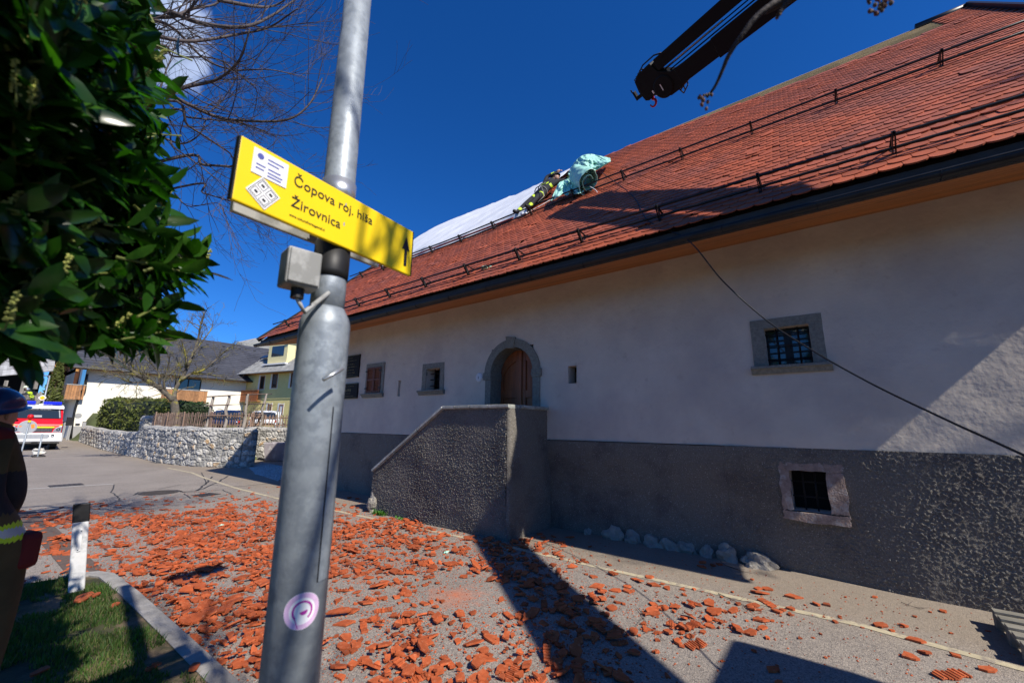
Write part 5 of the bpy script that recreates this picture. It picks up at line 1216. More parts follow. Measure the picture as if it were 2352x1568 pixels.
def rbranch(mb, p, d, l, r, dep, rn, nseg=5, wob=.25, up=.0, kids=3, ratio=.6, spread=.7, rmin=.002, sides=5, endr=.45):
    q = [np.array(p, float)]; d = _n(np.array(d, float)); ds = []
    for k in range(nseg):
        d = _n(d+np.array([rn.gauss(0, wob) for _ in range(3)])*.6+np.array((0, 0, up))); q.append(q[-1]+d*l/nseg); ds.append(d)
    mb.tube(q, [max(rmin, r*(1-(1-endr)*k/nseg)) for k in range(nseg+1)], sides, cap=False)
    if dep > 0:
        for k in range(kids):
            t = rn.uniform(.25, 1); i = min(nseg-1, int(t*nseg)); a = np.array([rn.gauss(0, 1) for _ in range(3)]); a = _n(a-ds[i]*(a@ds[i]))
            rbranch(mb, q[i+1] if t > .9 else q[i]*(1-(t*nseg-i))+q[i+1]*(t*nseg-i), ds[i]+a*spread, l*ratio*rn.uniform(.6, 1.1), r*.5, dep-1, rn, nseg, wob, up, kids, ratio, spread, rmin, max(3, sides-1), endr)
m_ = MB(); rn = random.Random(8)
for (a, b) in ((ctr_[2][0], (0, 0, 1)), (ctr_[3][0], (-.1, 0, 1))):
    for k in range(2): rbranch(m_, np.array(a)+(.1, .1, 0), (rn.uniform(-.5, .5), 0, 1), 1.1, .022, 2, rn, 8, .5, .02, 4, .6, .8)
m_.build('vine', M['vine'], tre, smooth=True)
m_ = MB(); 
for k in range(9): s = rn.uniform(3, 6.5); p = fp(s); rbranch(m_, (p[0]+.2, p[1]+.2, 1.35), (rn.uniform(-.5, .5), rn.uniform(-.5, .5), 1), .8, .012, 3, rn, 5, .35, .02, 4, .6, .9)
tag(m_.build('garden_shrub', M['vine']), 'bare twiggy shrub growing behind the right part of the picket fence', 'shrub')
# ------------------------------------------------------------------ hedge, conifer
def leaves(mb, cen, nrm, sz, rn, asp=.5):
    a = np.array([rn.gauss(0, 1) for _ in range(3)])+nrm*1.2; a = _n(a); u = _n(np.cross(a, np.array([rn.gauss(0, 1) for _ in range(3)]))); v = np.cross(a, u); c = np.array(cen)
    mb.add([c-u*sz, c-v*sz*asp, c+u*sz, c+v*sz*asp], [(0, 1, 2, 3)])
def leafbox(name, x0, x1, y0, y1, z0, z1, n, sz, mt, label, cat, seed, rnd=.5, path=None):
    rn = random.Random(seed); t = thing(name, ((x0+x1)/2, (y0+y1)/2, z0), label, cat); m_ = MB()
    cx, cy, cz = (x0+x1)/2, (y0+y1)/2, (z0+z1)/2; hx, hy, hz_ = (x1-x0)/2, (y1-y0)/2, (z1-z0)/2
    for k in range(n):
        a = np.array([rn.uniform(-1, 1) for _ in range(3)]); m = np.argmax(np.abs(a)); a[m] = math.copysign(1, a[m]); a[2] = max(a[2], -1); p4 = (abs(a[0])**6+abs(a[1])**6+abs(a[2])**6)**(1/6); a = a/p4
        k_ = 1+.10*noise.noise(Vector(a*2.2+seed))+rn.uniform(-.10, .03); p = np.array((cx+a[0]*hx*k_, cy+a[1]*hy*k_, cz+a[2]*hz_*k_)); leaves(m_, p, _n(a), sz*rn.uniform(.6, 1.3), rn)
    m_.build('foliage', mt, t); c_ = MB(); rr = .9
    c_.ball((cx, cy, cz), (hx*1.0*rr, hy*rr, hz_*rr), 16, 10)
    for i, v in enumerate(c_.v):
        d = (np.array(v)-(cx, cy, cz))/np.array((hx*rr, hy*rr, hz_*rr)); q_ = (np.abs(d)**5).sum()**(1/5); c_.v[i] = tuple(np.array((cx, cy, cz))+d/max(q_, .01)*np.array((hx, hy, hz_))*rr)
    c_.build('inner_core', M['dark_core'], t); return t
M['dark_core'] = mat('hedge_core_shade', (.012, .02, .006), .9, .3, 9)  # near-black core: the shade inside the hedge put into its colour
M['thuja'] = mat('yellow_green_foliage', (.085, .10, .018), .7, .3, 2, island=.4, trans=.15)
M['priv'] = mat('dark_hedge_leaf', (.028, .055, .014), .6, .3, 2, island=.45, trans=.15)
ztop = lambda x, y, X: CAM[2]+ray(*z8(x, y))[2]/ray(*z8(x, y))[0]*X
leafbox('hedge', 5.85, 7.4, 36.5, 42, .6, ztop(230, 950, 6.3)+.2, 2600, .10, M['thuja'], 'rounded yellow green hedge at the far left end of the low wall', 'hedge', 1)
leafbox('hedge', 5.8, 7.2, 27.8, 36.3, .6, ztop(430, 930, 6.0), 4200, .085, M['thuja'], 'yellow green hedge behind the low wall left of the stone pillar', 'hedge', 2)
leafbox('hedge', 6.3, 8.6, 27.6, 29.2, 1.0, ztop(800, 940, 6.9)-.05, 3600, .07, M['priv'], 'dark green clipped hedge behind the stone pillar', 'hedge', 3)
def conifer(name, c, r, hgt, n, mt, label, seed):
    rn = random.Random(seed); t = thing(name, c, label, 'tree'); m_ = MB()
    for k in range(n):
        z = rn.random()**.8; a = rn.uniform(0, 6.28); rr = r*(1-z**1.6)*(.85+.25*noise.noise((a*1.5, z*5, seed)))*rn.uniform(.75, 1.05)+.03
        p = np.array((c[0]+rr*math.cos(a), c[1]+rr*math.sin(a), c[2]+z*hgt)); leaves(m_, p, np.array((math.cos(a), math.sin(a), .3)), rn.uniform(.08, .17), rn, .4)
    m_.build('crown', mt, t); m_ = MB(); m_.tube([c, (c[0], c[1], c[2]+hgt*.85)], [.14, .03], 8); m_.build('trunk', M['vine'], t)
c = on(*z1(850, 300), 1, 44); conifer('conifer', (c[0], 44, .2), .85, 6.0, 2600, M['thuja'], 'bushy yellow green conifer left of the wooden balcony', 3)
# ------------------------------------------------------------------ lichen covered orchard tree
M['lichen'] = mat('lichen_bark', (.11, .095, .075), .95, .35, 8, bump=1, bscale=25, c2=(.26, .23, .04), c2scale=2.6, c2pos=(.5, .62))
ot = thing('orchard_tree', (7, 24.5, 1.1), 'bare lichen covered orchard tree leaning left behind the picket fence', 'tree')
YT = 24.6; T8 = lambda x, y, dy=0: on(*z8(x, y), 1, YT+dy)
m_ = MB(); tr = [T8(1052, 1200), T8(1050, 1080), T8(1040, 960), T8(1020, 900)]; m_.tube(smooth(tr, 4), list(np.linspace(.19, .15, 13)), 12); m_.build('trunk', M['lichen'], ot, smooth=True)
rn = random.Random(14); m_ = MB()
limbs = [([(1030, 915), (960, 850), (860, 770), (760, 710), (640, 640), (545, 570), (500, 520)], .13, 0, .9), ([(1035, 900), (1050, 800), (1120, 680), (1180, 560), (1235, 430), (1280, 300), (1310, 150), (1330, 60)], .10, .3, .8), ([(1110, 700), (1210, 640), (1340, 600), (1440, 520), (1530, 440), (1600, 370)], .07, -.3, .8),
         ([(1210, 640), (1350, 640), (1480, 660), (1600, 690)], .05, .2, .7), ([(900, 800), (880, 700), (870, 620), (780, 520), (700, 470)], .05, .4, .8), ([(960, 850), (930, 740), (960, 620), (985, 500), (950, 400)], .05, -.4, .8), ([(760, 710), (660, 730), (560, 720), (430, 660), (340, 640)], .05, .2, .7), ([(1180, 560), (1150, 420), (1120, 300), (1160, 150)], .045, -.2, .8), ([(1240, 420), (1330, 300), (1420, 180), (1440, 100)], .04, .1, .8), ([(640, 640), (600, 560), (560, 520), (420, 500)], .04, .2, .7), ([(1020, 720), (1000, 640), (1080, 560), (1060, 470)], .04, .5, .8), ([(660, 730), (640, 800), (640, 880), (620, 930)], .02, 0, .5)]
for pts, r, dy, kr in limbs:
    P_ = smooth([T8(x, y, dy*(i/len(pts))*2+rn.uniform(-.1, .1)) for i, (x, y) in enumerate(pts)], 4); n = len(P_); m_.tube(P_, [r*(1-.75*k/n) for k in range(n)], 7)
    for k in range(2, n):
        for _ in range(1 if rn.random() < .85 else 2):
            t = _n(P_[min(n-1, k)]-P_[k-1]); rbranch(m_, P_[k], t+np.array((rn.gauss(0, .7), rn.gauss(0, .7), rn.gauss(.25, .5))), rn.uniform(.5, 1.2)*kr, r*.18+.005, 2, rn, 5, .3, .03, 3, .62, .8, .0045, 4)
m_.build('branches', M['lichen'], ot, smooth=True)
# ------------------------------------------------------------------ parked cars
def car(name, c, ang, L_, W_, H_, paint, label, rails=False, cat='car'):
    t = thing(name, c, label, cat); ca, sa = math.cos(ang), math.sin(ang)
    def tf(p): return (c[0]+p[0]*ca-p[1]*sa, c[1]+p[0]*sa+p[1]*ca, c[2]+p[2])
    def loft(rows_, nm, mt, par=t, sm__=True):
        m_ = MB(); m_.grid([[tf(p) for p in r] for r in rows_]); m_.add([tf(p) for p in rows_[0]], [tuple(range(len(rows_[0])))]); m_.add([tf(p) for p in rows_[-1]], [tuple(range(len(rows_[0])))]); return m_.build(nm, mt, par, smooth=False, bevel=.02 if False else 0)
    sill_, belt = .25, H_*.60
    # body sections along the length: x, half width, bottom, top
    xs_ = [(-.5, .80, .42, .50), (-.485, .92, .30, .57), (-.40, .98, sill_/H_, .60), (-.1, 1, sill_/H_, .61), (.2, 1, sill_/H_, .60), (.38, .97, sill_/H_, .55), (.47, .90, .28, .48), (.5, .74, .35, .42)]
    rows_ = []
    for fx, fw_, b, tp_ in xs_:
        x = fx*L_; w_ = W_/2*fw_; zb_, zt_ = b*H_, tp_*H_; rows_.append([(x, -w_*.94, zb_), (x, -w_, zb_+.2*(zt_-zb_)), (x, -w_*.99, zb_+.7*(zt_-zb_)), (x, -w_*.90, zt_), (x, -w_*.3, zt_+.02), (x, w_*.3, zt_+.02), (x, w_*.90, zt_), (x, w_*.99, zb_+.7*(zt_-zb_)), (x, w_, zb_+.2*(zt_-zb_)), (x, w_*.94, zb_)])
    body = loft(rows_, 'body', paint); cab = [(-.47, .84, .60), (-.40, .80, .90), (-.33, .76, .975), (-.1, .75, 1.0), (.08, .75, .985), (.17, .78, .90), (.30, .84, .60)]
    rows_ = [[(fx*L_, -W_/2*fw_, z*H_-.03), (fx*L_, -W_/2*fw_*.5, z*H_), (fx*L_, W_/2*fw_*.5, z*H_), (fx*L_, W_/2*fw_, z*H_-.03)] for fx, fw_, z in cab]
    m_ = MB(); m_.grid([[tf(p) for p in r] for r in rows_[1:-1]]); ro = m_.build('roof', paint, t)
    m_ = MB()
    for s_ in (-1, 1):
        gl_ = [(-.44, .86, .62), (-.395, .815, .865), (-.33, .775, .93), (.08, .765, .94), (.155, .79, .87), (.27, .85, .62)]
        m_.add([tf((fx*L_, s_*W_/2*fw_, z*H_)) for fx, fw_, z in gl_], [tuple(range(6))])
    m_.build('side_glass', M['glass'], t); m_ = MB()
    for (a, b) in ((cab[0], cab[1]), (cab[-1], cab[-2])): m_.add([tf((a[0]*L_, -W_/2*a[1]*.95, a[2]*H_)), tf((a[0]*L_, W_/2*a[1]*.95, a[2]*H_)), tf((b[0]*L_, W_/2*b[1]*.95, b[2]*H_-.02)), tf((b[0]*L_, -W_/2*b[1]*.95, b[2]*H_-.02))], [(0, 1, 2, 3)])
    m_.build('windscreen', M['glass'], t); 
    for s_ in (-1, 1):
        m_ = MB()
        for x0_, x1_ in ((-.455, -.39), (-.20, -.18), (.02, .035), (.165, .28)): m_.bar(tf((x0_*L_, s_*W_/2*.865, .60*H_)), tf((x1_*L_ if abs(x1_) > .1 or 1 else 0, s_*W_/2*.79, .955*H_ if -.3 < x0_ < .1 else (.9*H_ if x0_ < 0 else .60*H_))), .05, .05)
        m_.bar(tf((-.39*L_, s_*W_/2*.795, .90*H_)), tf((.15*L_, s_*W_/2*.775, .955*H_)), .04, .04); m_.build('pillars', paint, t)
        if rails: m_ = MB(); m_.tube([tf((-.3*L_, s_*W_*.36, 1.0*H_)), tf((-.25*L_, s_*W_*.36, 1.03*H_)), tf((.03*L_, s_*W_*.36, 1.02*H_)), tf((.08*L_, s_*W_*.36, .98*H_))], .02, 6); m_.build('roof_rail', M['alu'], t)
        for fx in (-.31, .31):
            m_ = MB(); cc_ = tf((fx*L_, s_*(W_/2-.08), .32)); ax_ = (-sa*s_, ca*s_, 0); m_.lathe([(.31, -.1), (.33, -.06), (.33, .06), (.31, .1)], cc_, ax_, 20); w__ = m_.build('wheel', M['black'], t); m_ = MB(); m_.lathe([(.20, .09), (.20, .105), (.02, .108)], cc_, ax_, 12); m_.build('rim', M['alu'], w__)
        m_ = MB(); m_.obox(tf((-.478*L_, s_*W_*.42, .50*H_)), (.04, 0, 0), (0, .09, 0), (0, 0, .08)); m_.build('tail_light', mat('red_lens', (.5, .01, .01), .2, 0, 1), t)
    return t
M['cblue'] = mat('dark_blue_paint', (.012, .03, .10), .25, .05, 1, coat=.6, metal=.3); M['cwhite'] = mat('white_car_paint', (.75, .76, .78), .3, .02, 1, coat=.5)
YC = 33.0; c = on(*z8(1690, 1140), 1, YC); zc = on(*z8(1690, 1008), 1, YC); print('suv', c, zc)
car('parked_car', (c[0]+.2, YC+1.6, zc[2]-1.72), R(62), 4.5, 1.85, 1.68, M['cblue'], 'dark blue estate car with roof rails parked behind the trellis', True)
c = on(*z8(2055, 1140), 1, 31); zc = on(*z8(2055, 1020), 1, 31); car('parked_car', (c[0]+.3, 32.3, zc[2]-1.5), R(58), 4.0, 1.75, 1.5, M['cwhite'], 'white hatchback parked right of the dark blue car')
# ------------------------------------------------------------------ barn and timber house on the far left
zq = zf(0, 1380, 7.128); YBN = 50.
M['oldw'] = mat('grey_barn_wood', (.20, .185, .165), .9, .4, 3, stretch=(3, 3, .4), bump=.6, island=.35)
bn = thing('old_barn', (0, YBN, .3), 'old open barn with grey patched roof behind the fire engine', 'barn')
B = lambda x, y, dy=0: on(*zq(x, y), 1, YBN+dy)
m_ = MB(); e0, e1 = B(-900, 960), B(1545, 735); u_ = e1-e0; sl_ = np.array((0, 4.2, 3.6)); k = 0; rn = random.Random(2)
for i in range(8):
    for j in range(22): 
        a = e0+u_*j/22+sl_*i/8; m_.add([a+(0, -.02, .05), a+u_/22*.985+(0, -.02, .05), a+u_/22*.985+sl_/7.6+(0, 0, .01), a+sl_/7.6+(0, 0, .01), a+(0, 0, -.02), a+u_/22*.985+(0, 0, -.02)], [(0, 1, 2, 3), (4, 5, 1, 0)])
m_.build('roof', mat('grey_sheet_roof', (.30, .30, .31), .85, .25, 1.5, island=.25, bump=.4, bscale=6), bn)
m_ = MB()
for j in range(34): x = e0[0]+(e1[0]-e0[0])*j/34; m_.box(x, x+(e1[0]-e0[0])/34*.93, YBN+.5, YBN+.54, 0, B(400, 1250)[2]+rn.uniform(-.2, .2))
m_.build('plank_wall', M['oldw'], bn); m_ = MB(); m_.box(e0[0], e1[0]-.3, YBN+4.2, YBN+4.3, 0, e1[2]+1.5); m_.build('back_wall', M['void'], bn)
m_ = MB(); m_.prism([B(860, 1250), B(1060, 900), B(1140, 900), B(1060, 1250)], (0, .05, 0)); m_.build('hanging_board', M['oldw'], bn)
for x in (200, 700, 1500): m_ = MB(); p = B(x, 1000); m_.box(p[0]-.1, p[0]+.1, YBN+.3, YBN+.48, 0, p[2]); m_.build('post', M['oldw'], bn)
th_ = thing('timber_house', (4, 56, .4), 'dark brown timber house with orange lit boards behind the conifer', 'house')
m_ = MB(); a, b = on(*zq(1400, 800), 1, 56), on(*zq(2300, 800), 1, 56); zt_ = on(*zq(1800, 250), 1, 56)[2]
for j in range(14): x = a[0]+(b[0]-a[0])*j/14; m_.box(x, x+(b[0]-a[0])/14*.96, 56, 56.05, .3, zt_)
m_.build('wall', mat('dark_orange_boards', (.10, .035, .012), .7, .3, 3, island=.3), th_)
m_ = MB(); m_.prism([on(*zq(x, y), 1, 55) for x, y in ((1300, 420), (1850, 60), (2400, 420), (2400, 340), (1850, -40), (1300, 340))], (0, 6, 0)); m_.build('roof', M['slate'], th_); m_ = MB(); p = on(*zq(1745, 655), 1, 55.9); m_.box(p[0]-.4, p[0]+.4, 55.9, 55.98, p[2]-.2, p[2]+.2); m_.build('orange_shutter', mat('pale_orange_shutter', (.8, .42, .14), .6, .1, 2), th_)  # small pale orange board set before the dark wall
# ================================================================== CHERRY LAUREL (close on the left)
M['laurel'] = mat('laurel_leaf', (.017, .060, .008), .24, .35, 3, island=.6, spec=.5, trans=.3, c2=(.04, .10, .012), c2scale=4, c2pos=(.55, .7))
M['lstem'] = mat('laurel_stem', (.14, .17, .04), .6, .2, 9)
M['flower'] = mat('laurel_flower_bud', (.42, .44, .12), .7, .25, 40, island=.2)
lau = thing('cherry_laurel', (-.9, 1.9, 0), 'big glossy dark green cherry laurel bush with pale flower spikes on the left', 'shrub')
LP = [(-60, -40), (215, -40), (262, 60), (318, 95), (330, 140), (385, 150), (395, 185), (330, 215), (300, 235), (330, 285), (350, 300), (330, 330), (372, 335), (372, 360), (350, 400), (425, 430), (395, 455), (400, 520), (395, 545), (440, 575), (500, 600), (430, 650), (418, 690), (400, 735), (375, 760), (385, 775), (330, 780), (240, 765), (200, 785), (130, 795), (40, 800), (-60, 830)]
def lleaf(mb, base, d, up, L_, W_, rn):
    d = _n(d); up = _n(up-d*(up@d)+1e-6); s = np.cross(d, up); dr = rn.uniform(.05, .3); fo = rn.uniform(.1, .35)
    vs = [base]; 
    for t, w_ in ((.22, .72), (.5, 1.0), (.78, .74)):
        c = base+d*L_*t-up*dr*L_*t*t
        vs += [c-s*W_*w_+up*fo*W_*w_, c, c+s*W_*w_+up*fo*W_*w_]
    vs.append(base+d*L_-up*dr*L_)
    mb.add(vs, [(0, 2, 1), (0, 3, 2), (1, 2, 5, 4), (2, 3, 6, 5), (4, 5, 8, 7), (5, 6, 9, 8), (7, 8, 10), (8, 9, 10)])
rn = random.Random(17); LM = MB(); SM = MB(); FM = MB(); cl = 0
def cluster(p, ax, nl, rn, k=1.0, fl=.2):
    ax = _n(ax); a = _n(np.cross(ax, (.3, .2, 1))); b = np.cross(ax, a); L0 = .16*k
    SM.tube([p-ax*L0, p], [.004, .0025], 5)
    th = rn.uniform(0, 6.28)
    for i in range(nl):
        t = i/nl; th += 2.4; r = a*math.cos(th)+b*math.sin(th); bp = p-ax*L0*(1-t)*.9
        lleaf(LM, bp, r*rn.uniform(.6, 1)+ax*rn.uniform(.35, .9), ax+r*.2+np.array((0, 0, .3)), rn.uniform(.085, .13)*k, rn.uniform(.014, .022)*k, rn)
    if rn.random() < fl:
        u = _n(ax*.5+np.array((rn.uniform(-.3, .3), rn.uniform(-.3, .3), 1))); l = rn.uniform(.05, .09); s_ = p
        SM.tube([s_, s_+u*l], .0016, 4)
        for q in range(34):
            t = rn.uniform(.15, 1); th2 = rn.uniform(0, 6.28); o = _n(np.cross(u, (math.cos(th2), math.sin(th2), .2)))*.006*(1.15-t*.6); c = s_+u*l*t+o; e = .0034
            FM.add([c+(e, 0, 0), c+(0, e, 0), c+(-e, 0, 0), c+(0, -e, 0), c+(0, 0, e), c-(0, 0, e)], [(0, 1, 4), (1, 2, 4), (2, 3, 4), (3, 0, 4), (1, 0, 5), (2, 1, 5), (3, 2, 5), (0, 3, 5)])
core = on(-150, 420, 1, 2.3)
cnt = 0
while cnt < 1150:
    px, py = rn.uniform(-60, 505), rn.uniform(-40, 880)
    if not inpoly(px, py, LP): continue
    if not inpoly(px+60, py, LP) and noise.noise((px/38., py/30., 2.)) < .02: continue
    if not inpoly(px+35, py-30, LP) and noise.noise((px/25., py/25., 5.)) < -.1: continue
    # distance: the crown is a rounded mass, its edge reached at mid depth
    edge = min(1, max(0, (430-px)/330)); dd = rn.uniform(1.75-.45*edge, 2.1+1.0*edge)
    p = far(px, py, dd)
    ax = _n(_n(p-np.array((-.7, 2.2, 2.2)))+np.array([rn.gauss(0, .35) for _ in range(3)])+np.array((.1, -.15, .15)))
    if not inpoly(*toimg(p+ax*.06)[:2], LP) and rn.random() < .7: continue
    cluster(p, ax, rn.randint(7, 10), rn, fl=.16); cnt += 1
for x_, y_ in ((465, 598), (440, 625), (470, 580), (425, 560), (400, 540), (385, 660), (405, 690), (380, 735), (395, 762), (350, 770), (330, 110), (360, 150), (330, 330), (352, 372), (360, 410), (395, 435), (345, 470), (365, 510), (318, 70), (290, 250)):
    cluster(far(x_-15, y_, rn.uniform(1.55, 1.75)), np.array((.75, .1, .15))+np.array([rn.gauss(0, .2) for _ in range(3)]), 9, rn, .95, .3)
cnt = 0
while cnt < 620:                       # deeper growth filling the crown, added to shade the firefighter behind
    px, py = rn.uniform(-120, 340), rn.uniform(-120, 800)
    p = far(px, py, rn.uniform(2.3, 3.7))
    if p[0] > .75 or (py > 740 and px < 260): continue
    cluster(p, np.array([rn.gauss(0, 1) for _ in range(3)]), rn.randint(6, 9), rn, 1.15, 0); cnt += 1
# unseen rest of the bush, added above, behind and left to block the sun
for k in range(1500):
    a = rn.uniform(0, 6.28); e = math.asin(rn.uniform(-.6, 1)); rr = rn.uniform(.75, 1.0)
    p = np.array((-1.25+1.45*rr*math.cos(a)*math.cos(e), 1.5+2.0*rr*math.sin(a)*math.cos(e), 3.1+1.75*rr*math.sin(e)))
    q = toimg(p)
    if q[2] > 0 and -250 < q[0] < 2400 and -200 < q[1] < 1700: continue
    if np.linalg.norm(p-CAM) < .8 or p[0] > -.02*1+.12: continue
    lw = np.array((-6.16, .35, 1.03)); w0 = p-np.array((6.16, .35, 2.68)); 
    if np.linalg.norm(w0-lw*((w0@lw)/(lw@lw))) < .5: continue
    cluster(p, _n(p-np.array((-1.25, 1.5, 2.8)))+np.array([rn.gauss(0, .3) for _ in range(3)]), rn.randint(6, 8), rn, 1.25, 0)
LM.build('leaves', M['laurel'], lau, smooth=True); SM.build('twigs', M['lstem'], lau); FM.build('flower_spikes', M['flower'], lau)
m_ = MB()
for k in range(7):
    a = rn.uniform(0, 6.28); b0_ = np.array((-1.2+.15*math.cos(a), 2.0+.15*math.sin(a), 0)); m_.tube(smooth([b0_, b0_+(rn.uniform(-.2, .2), rn.uniform(-.3, .2), .9), b0_+(rn.uniform(-.3, .7), rn.uniform(-.6, .4), 2.0), b0_+(rn.uniform(-.3, 1.0), rn.uniform(-.8, .6), 3.2)], 4), list(np.linspace(.04, .012, 13)), 8)
m_.build('trunk', M['bark'], lau, smooth=True)
# ================================================================== BARE TREE upper left
M['btree'] = mat('dark_branch_bark', (.085, .068, .066), .8, .3, 12, bump=.5, bscale=60)
YB_ = 7.2; zt1 = zf(0, 0, 1.7218)
bt_ = thing('bare_tree', (-1.2, 8.2, 0), 'bare tree with long arching branches against the blue sky, upper left', 'tree')
T1 = lambda x, y, d=0: far(*zt1(x, y), 7.0+d)
m_ = MB(); rn = random.Random(33)
trunk = [(-1.25, 8.2, 0), (-1.2, 8.2, 1.6), (-1.05, 8.0, 3.2), (-.7, 7.4, 4.6), (-.45, 6.9, 6.0), (-.3, 6.6, 8.0)]
m_.tube(smooth(trunk, 5), list(np.linspace(.16, .05, 26)), 14)
m_.build('trunk', M['btree'], bt_, smooth=True)
m_ = MB(); TR_ = smooth(trunk, 8)
def limb(pts, r, d=0, dens_=1.0, root=None, seed=0):
    P_ = [T1(x, y, d+.25*math.sin(i*1.3+seed)) for i, (x, y) in enumerate(pts)]
    if root is not None: P_ = [np.array(TR_[root])]+P_
    P_ = smooth(P_, 7); n = len(P_); rs = [r*(1-.8*(k/n)**.9) for k in range(n)]; m_.tube(P_, rs, 7)
    for k in range(4, n):
        if toimg(P_[k])[0] < 180: continue
        nn_ = int(dens_*.45+rn.random()*1.0)
        for _ in range(nn_):
            t = _n(P_[k]-P_[k-1]); o = np.array([rn.gauss(0, 1) for _ in range(3)]); o = _n(o-t*(o@t)); 
            rbranch(m_, P_[k], t*rn.uniform(.6, 1)+o*rn.uniform(.35, .8)+np.array((0, 0, .06)), rn.uniform(.4, 1.15), max(.0035, rs[k]*.38), 2, rn, 7, .13, .035, 3, .6, .6, .0017, 4)
limb([(860, 60), (1150, 80), (1400, 165), (1680, 185), (1870, 110), (2030, 0)], .040, .0, 1, 28, 1)
limb([(860, 130), (1000, 115), (1190, 115), (1330, 60), (1480, 30), (1600, -60)], .034, .4, .7, 30, 2)
limb([(820, 200), (1000, 230), (1300, 285), (1620, 240), (1850, 190), (2050, 60)], .030, -.4, 1, 26, 3)
limb([(880, 510), (1050, 600), (1200, 670), (1450, 790), (1600, 825), (1950, 830), (2120, 730), (2220, 540)], .036, .1, 1, 22, 4)
limb([(780, 690), (1000, 680), (1280, 600), (1500, 545), (1650, 410), (1720, 200)], .036, -.3, 1, 20, 5)
limb([(1040, 790), (1300, 810), (1550, 835), (1700, 860), (1900, 930)], .018, .3, .8, 19, 6)
limb([(980, 870), (1100, 935), (1250, 990), (1370, 930), (1420, 820)], .022, .5, .8, 18, 7)
limb([(1150, 1100), (1400, 1135), (1620, 1150), (1850, 1180), (2150, 1190)], .026, .2, .7, 16, 8)
limb([(1230, 1290), (1400, 1330), (1600, 1390), (1850, 1470)], .018, .4, .8, 15, 9)
limb([(1030, 715), (1300, 870), (1500, 1000), (1600, 1080), (1640, 1230)], .020, -.1, .9, 19, 10)
limb([(1500, 0), (1750, 45), (1880, 42), (2000, -20)], .024, .2, .8, None, 11)
limb([(1000, 115), (1200, 200), (1400, 400), (1600, 480), (1850, 480), (2100, 530)], .020, .15, .9, None, 12)
limb([(1000, 340), (1200, 390), (1500, 410), (1700, 560), (1770, 640), (1740, 820)], .016, .6, .9, 24, 13)
limb([(1200, 1330), (1300, 1420), (1500, 1400), (1560, 1500)], .010, .1, .9, None, 14)
limb([(960, 890), (1200, 1020), (1450, 1200), (1600, 1350)], .014, -.2, .9, 17, 15)
m_.tube(smooth([TR_[26], T1(780, 260, .1), T1(900, 130, .1), T1(1010, -20, .1), T1(1200, -220, .2)], 6), list(np.linspace(.09, .05, 25)), 12)
m_.build('branches', M['btree'], bt_, smooth=True)
# ================================================================== CHERRY TREE beside the camera: its twig hangs into the picture, its crown dapples the post
M['ctree'] = mat('cherry_bark', (.035, .026, .026), .8, .3, 12, bump=.5, bscale=60)
ct = thing('cherry_tree', (-.35, -3.6, 0), 'dark budding cherry twig hanging into the sky at the top right', 'tree')
m_ = MB(); rn = random.Random(5); tk = smooth([(-.35, -3.6, 0), (-.3, -3.5, 1.3), (-.15, -3.3, 2.4), (.0, -3.0, 3.4), (.1, -2.7, 4.6)], 5); m_.tube(tk, list(np.linspace(.15, .07, len(tk))), 12); m_.build('trunk', M['btree'], ct, smooth=True)
m_ = MB(); zc6 = zf(2500, 0, 2.1382); C6 = lambda x, y, d: far(*zc6(x, y), d)
tw = [tk[14], np.array((.6, -2.4, 3.7)), np.array((1.0, -1.4, 3.2)), C6(1620, -260, 1.75), C6(1310, 0, 1.6), C6(1130, 140, 1.55), C6(1010, 290, 1.52), C6(890, 470, 1.5), C6(830, 610, 1.49), C6(770, 740, 1.48), C6(700, 835, 1.47)]
P_ = smooth(tw, 6); n = len(P_); m_.tube(P_, list(np.interp(np.arange(n), [0, 12, 20, n-1], [.03, .014, .009, .0032])), 9)
tw2 = [P_[22], C6(1480, -130, 1.62), C6(1390, 10, 1.6), C6(1310, 130, 1.58)]; m_.tube(smooth(tw2, 5), list(np.linspace(.010, .0055, 16)), 7)
tw3 = [P_[20], C6(2100, -300, 1.75), C6(2180, -60, 1.7)]; m_.tube(smooth(tw3, 5), list(np.linspace(.012, .006, 11)), 7)
m_.tube([P_[40], P_[40]+(.03, .0, .03)], .004, 5)
for k in range(15):
    a = rn.uniform(-.6, 4.4); s = tk[rn.randint(8, 20)]; d = np.array((math.cos(a)*.8+.25, math.sin(a)*.8, rn.uniform(.1, .9)))
    if rn.random() < .8: rbranch(m_, s, d, rn.uniform(1.3, 2.2), .03, 3, rn, 6, .22, .02, 4, .62, .75, .003, 5)
# keep the crown out of view
m_.build('branches', M['ctree'], ct, smooth=True)
bd = MB()
def bud(c, r, d): 
    bd.ball(c, (r*.8, r*.8, r), 7, 5)
rn = random.Random(6)
for c, nb_, sp in ((C6(690, 850, 1.47), 14, .019), (C6(2180, 10, 1.68), 34, .026), (C6(1310, 128, 1.58), 3, .006)):
    bd = MB()
    for k in range(nb_): bud(c+np.array([rn.uniform(-sp, sp) for _ in range(3)])+(0, 0, -.006), rn.uniform(.0035, .0075), 0)
    bd.build('buds', M.setdefault('bud', None) or M.__setitem__('bud', mat('cherry_bud', (.09, .065, .04), .8, .4, 60, c2=(.16, .05, .06), c2scale=50)) or M['bud'], ct)
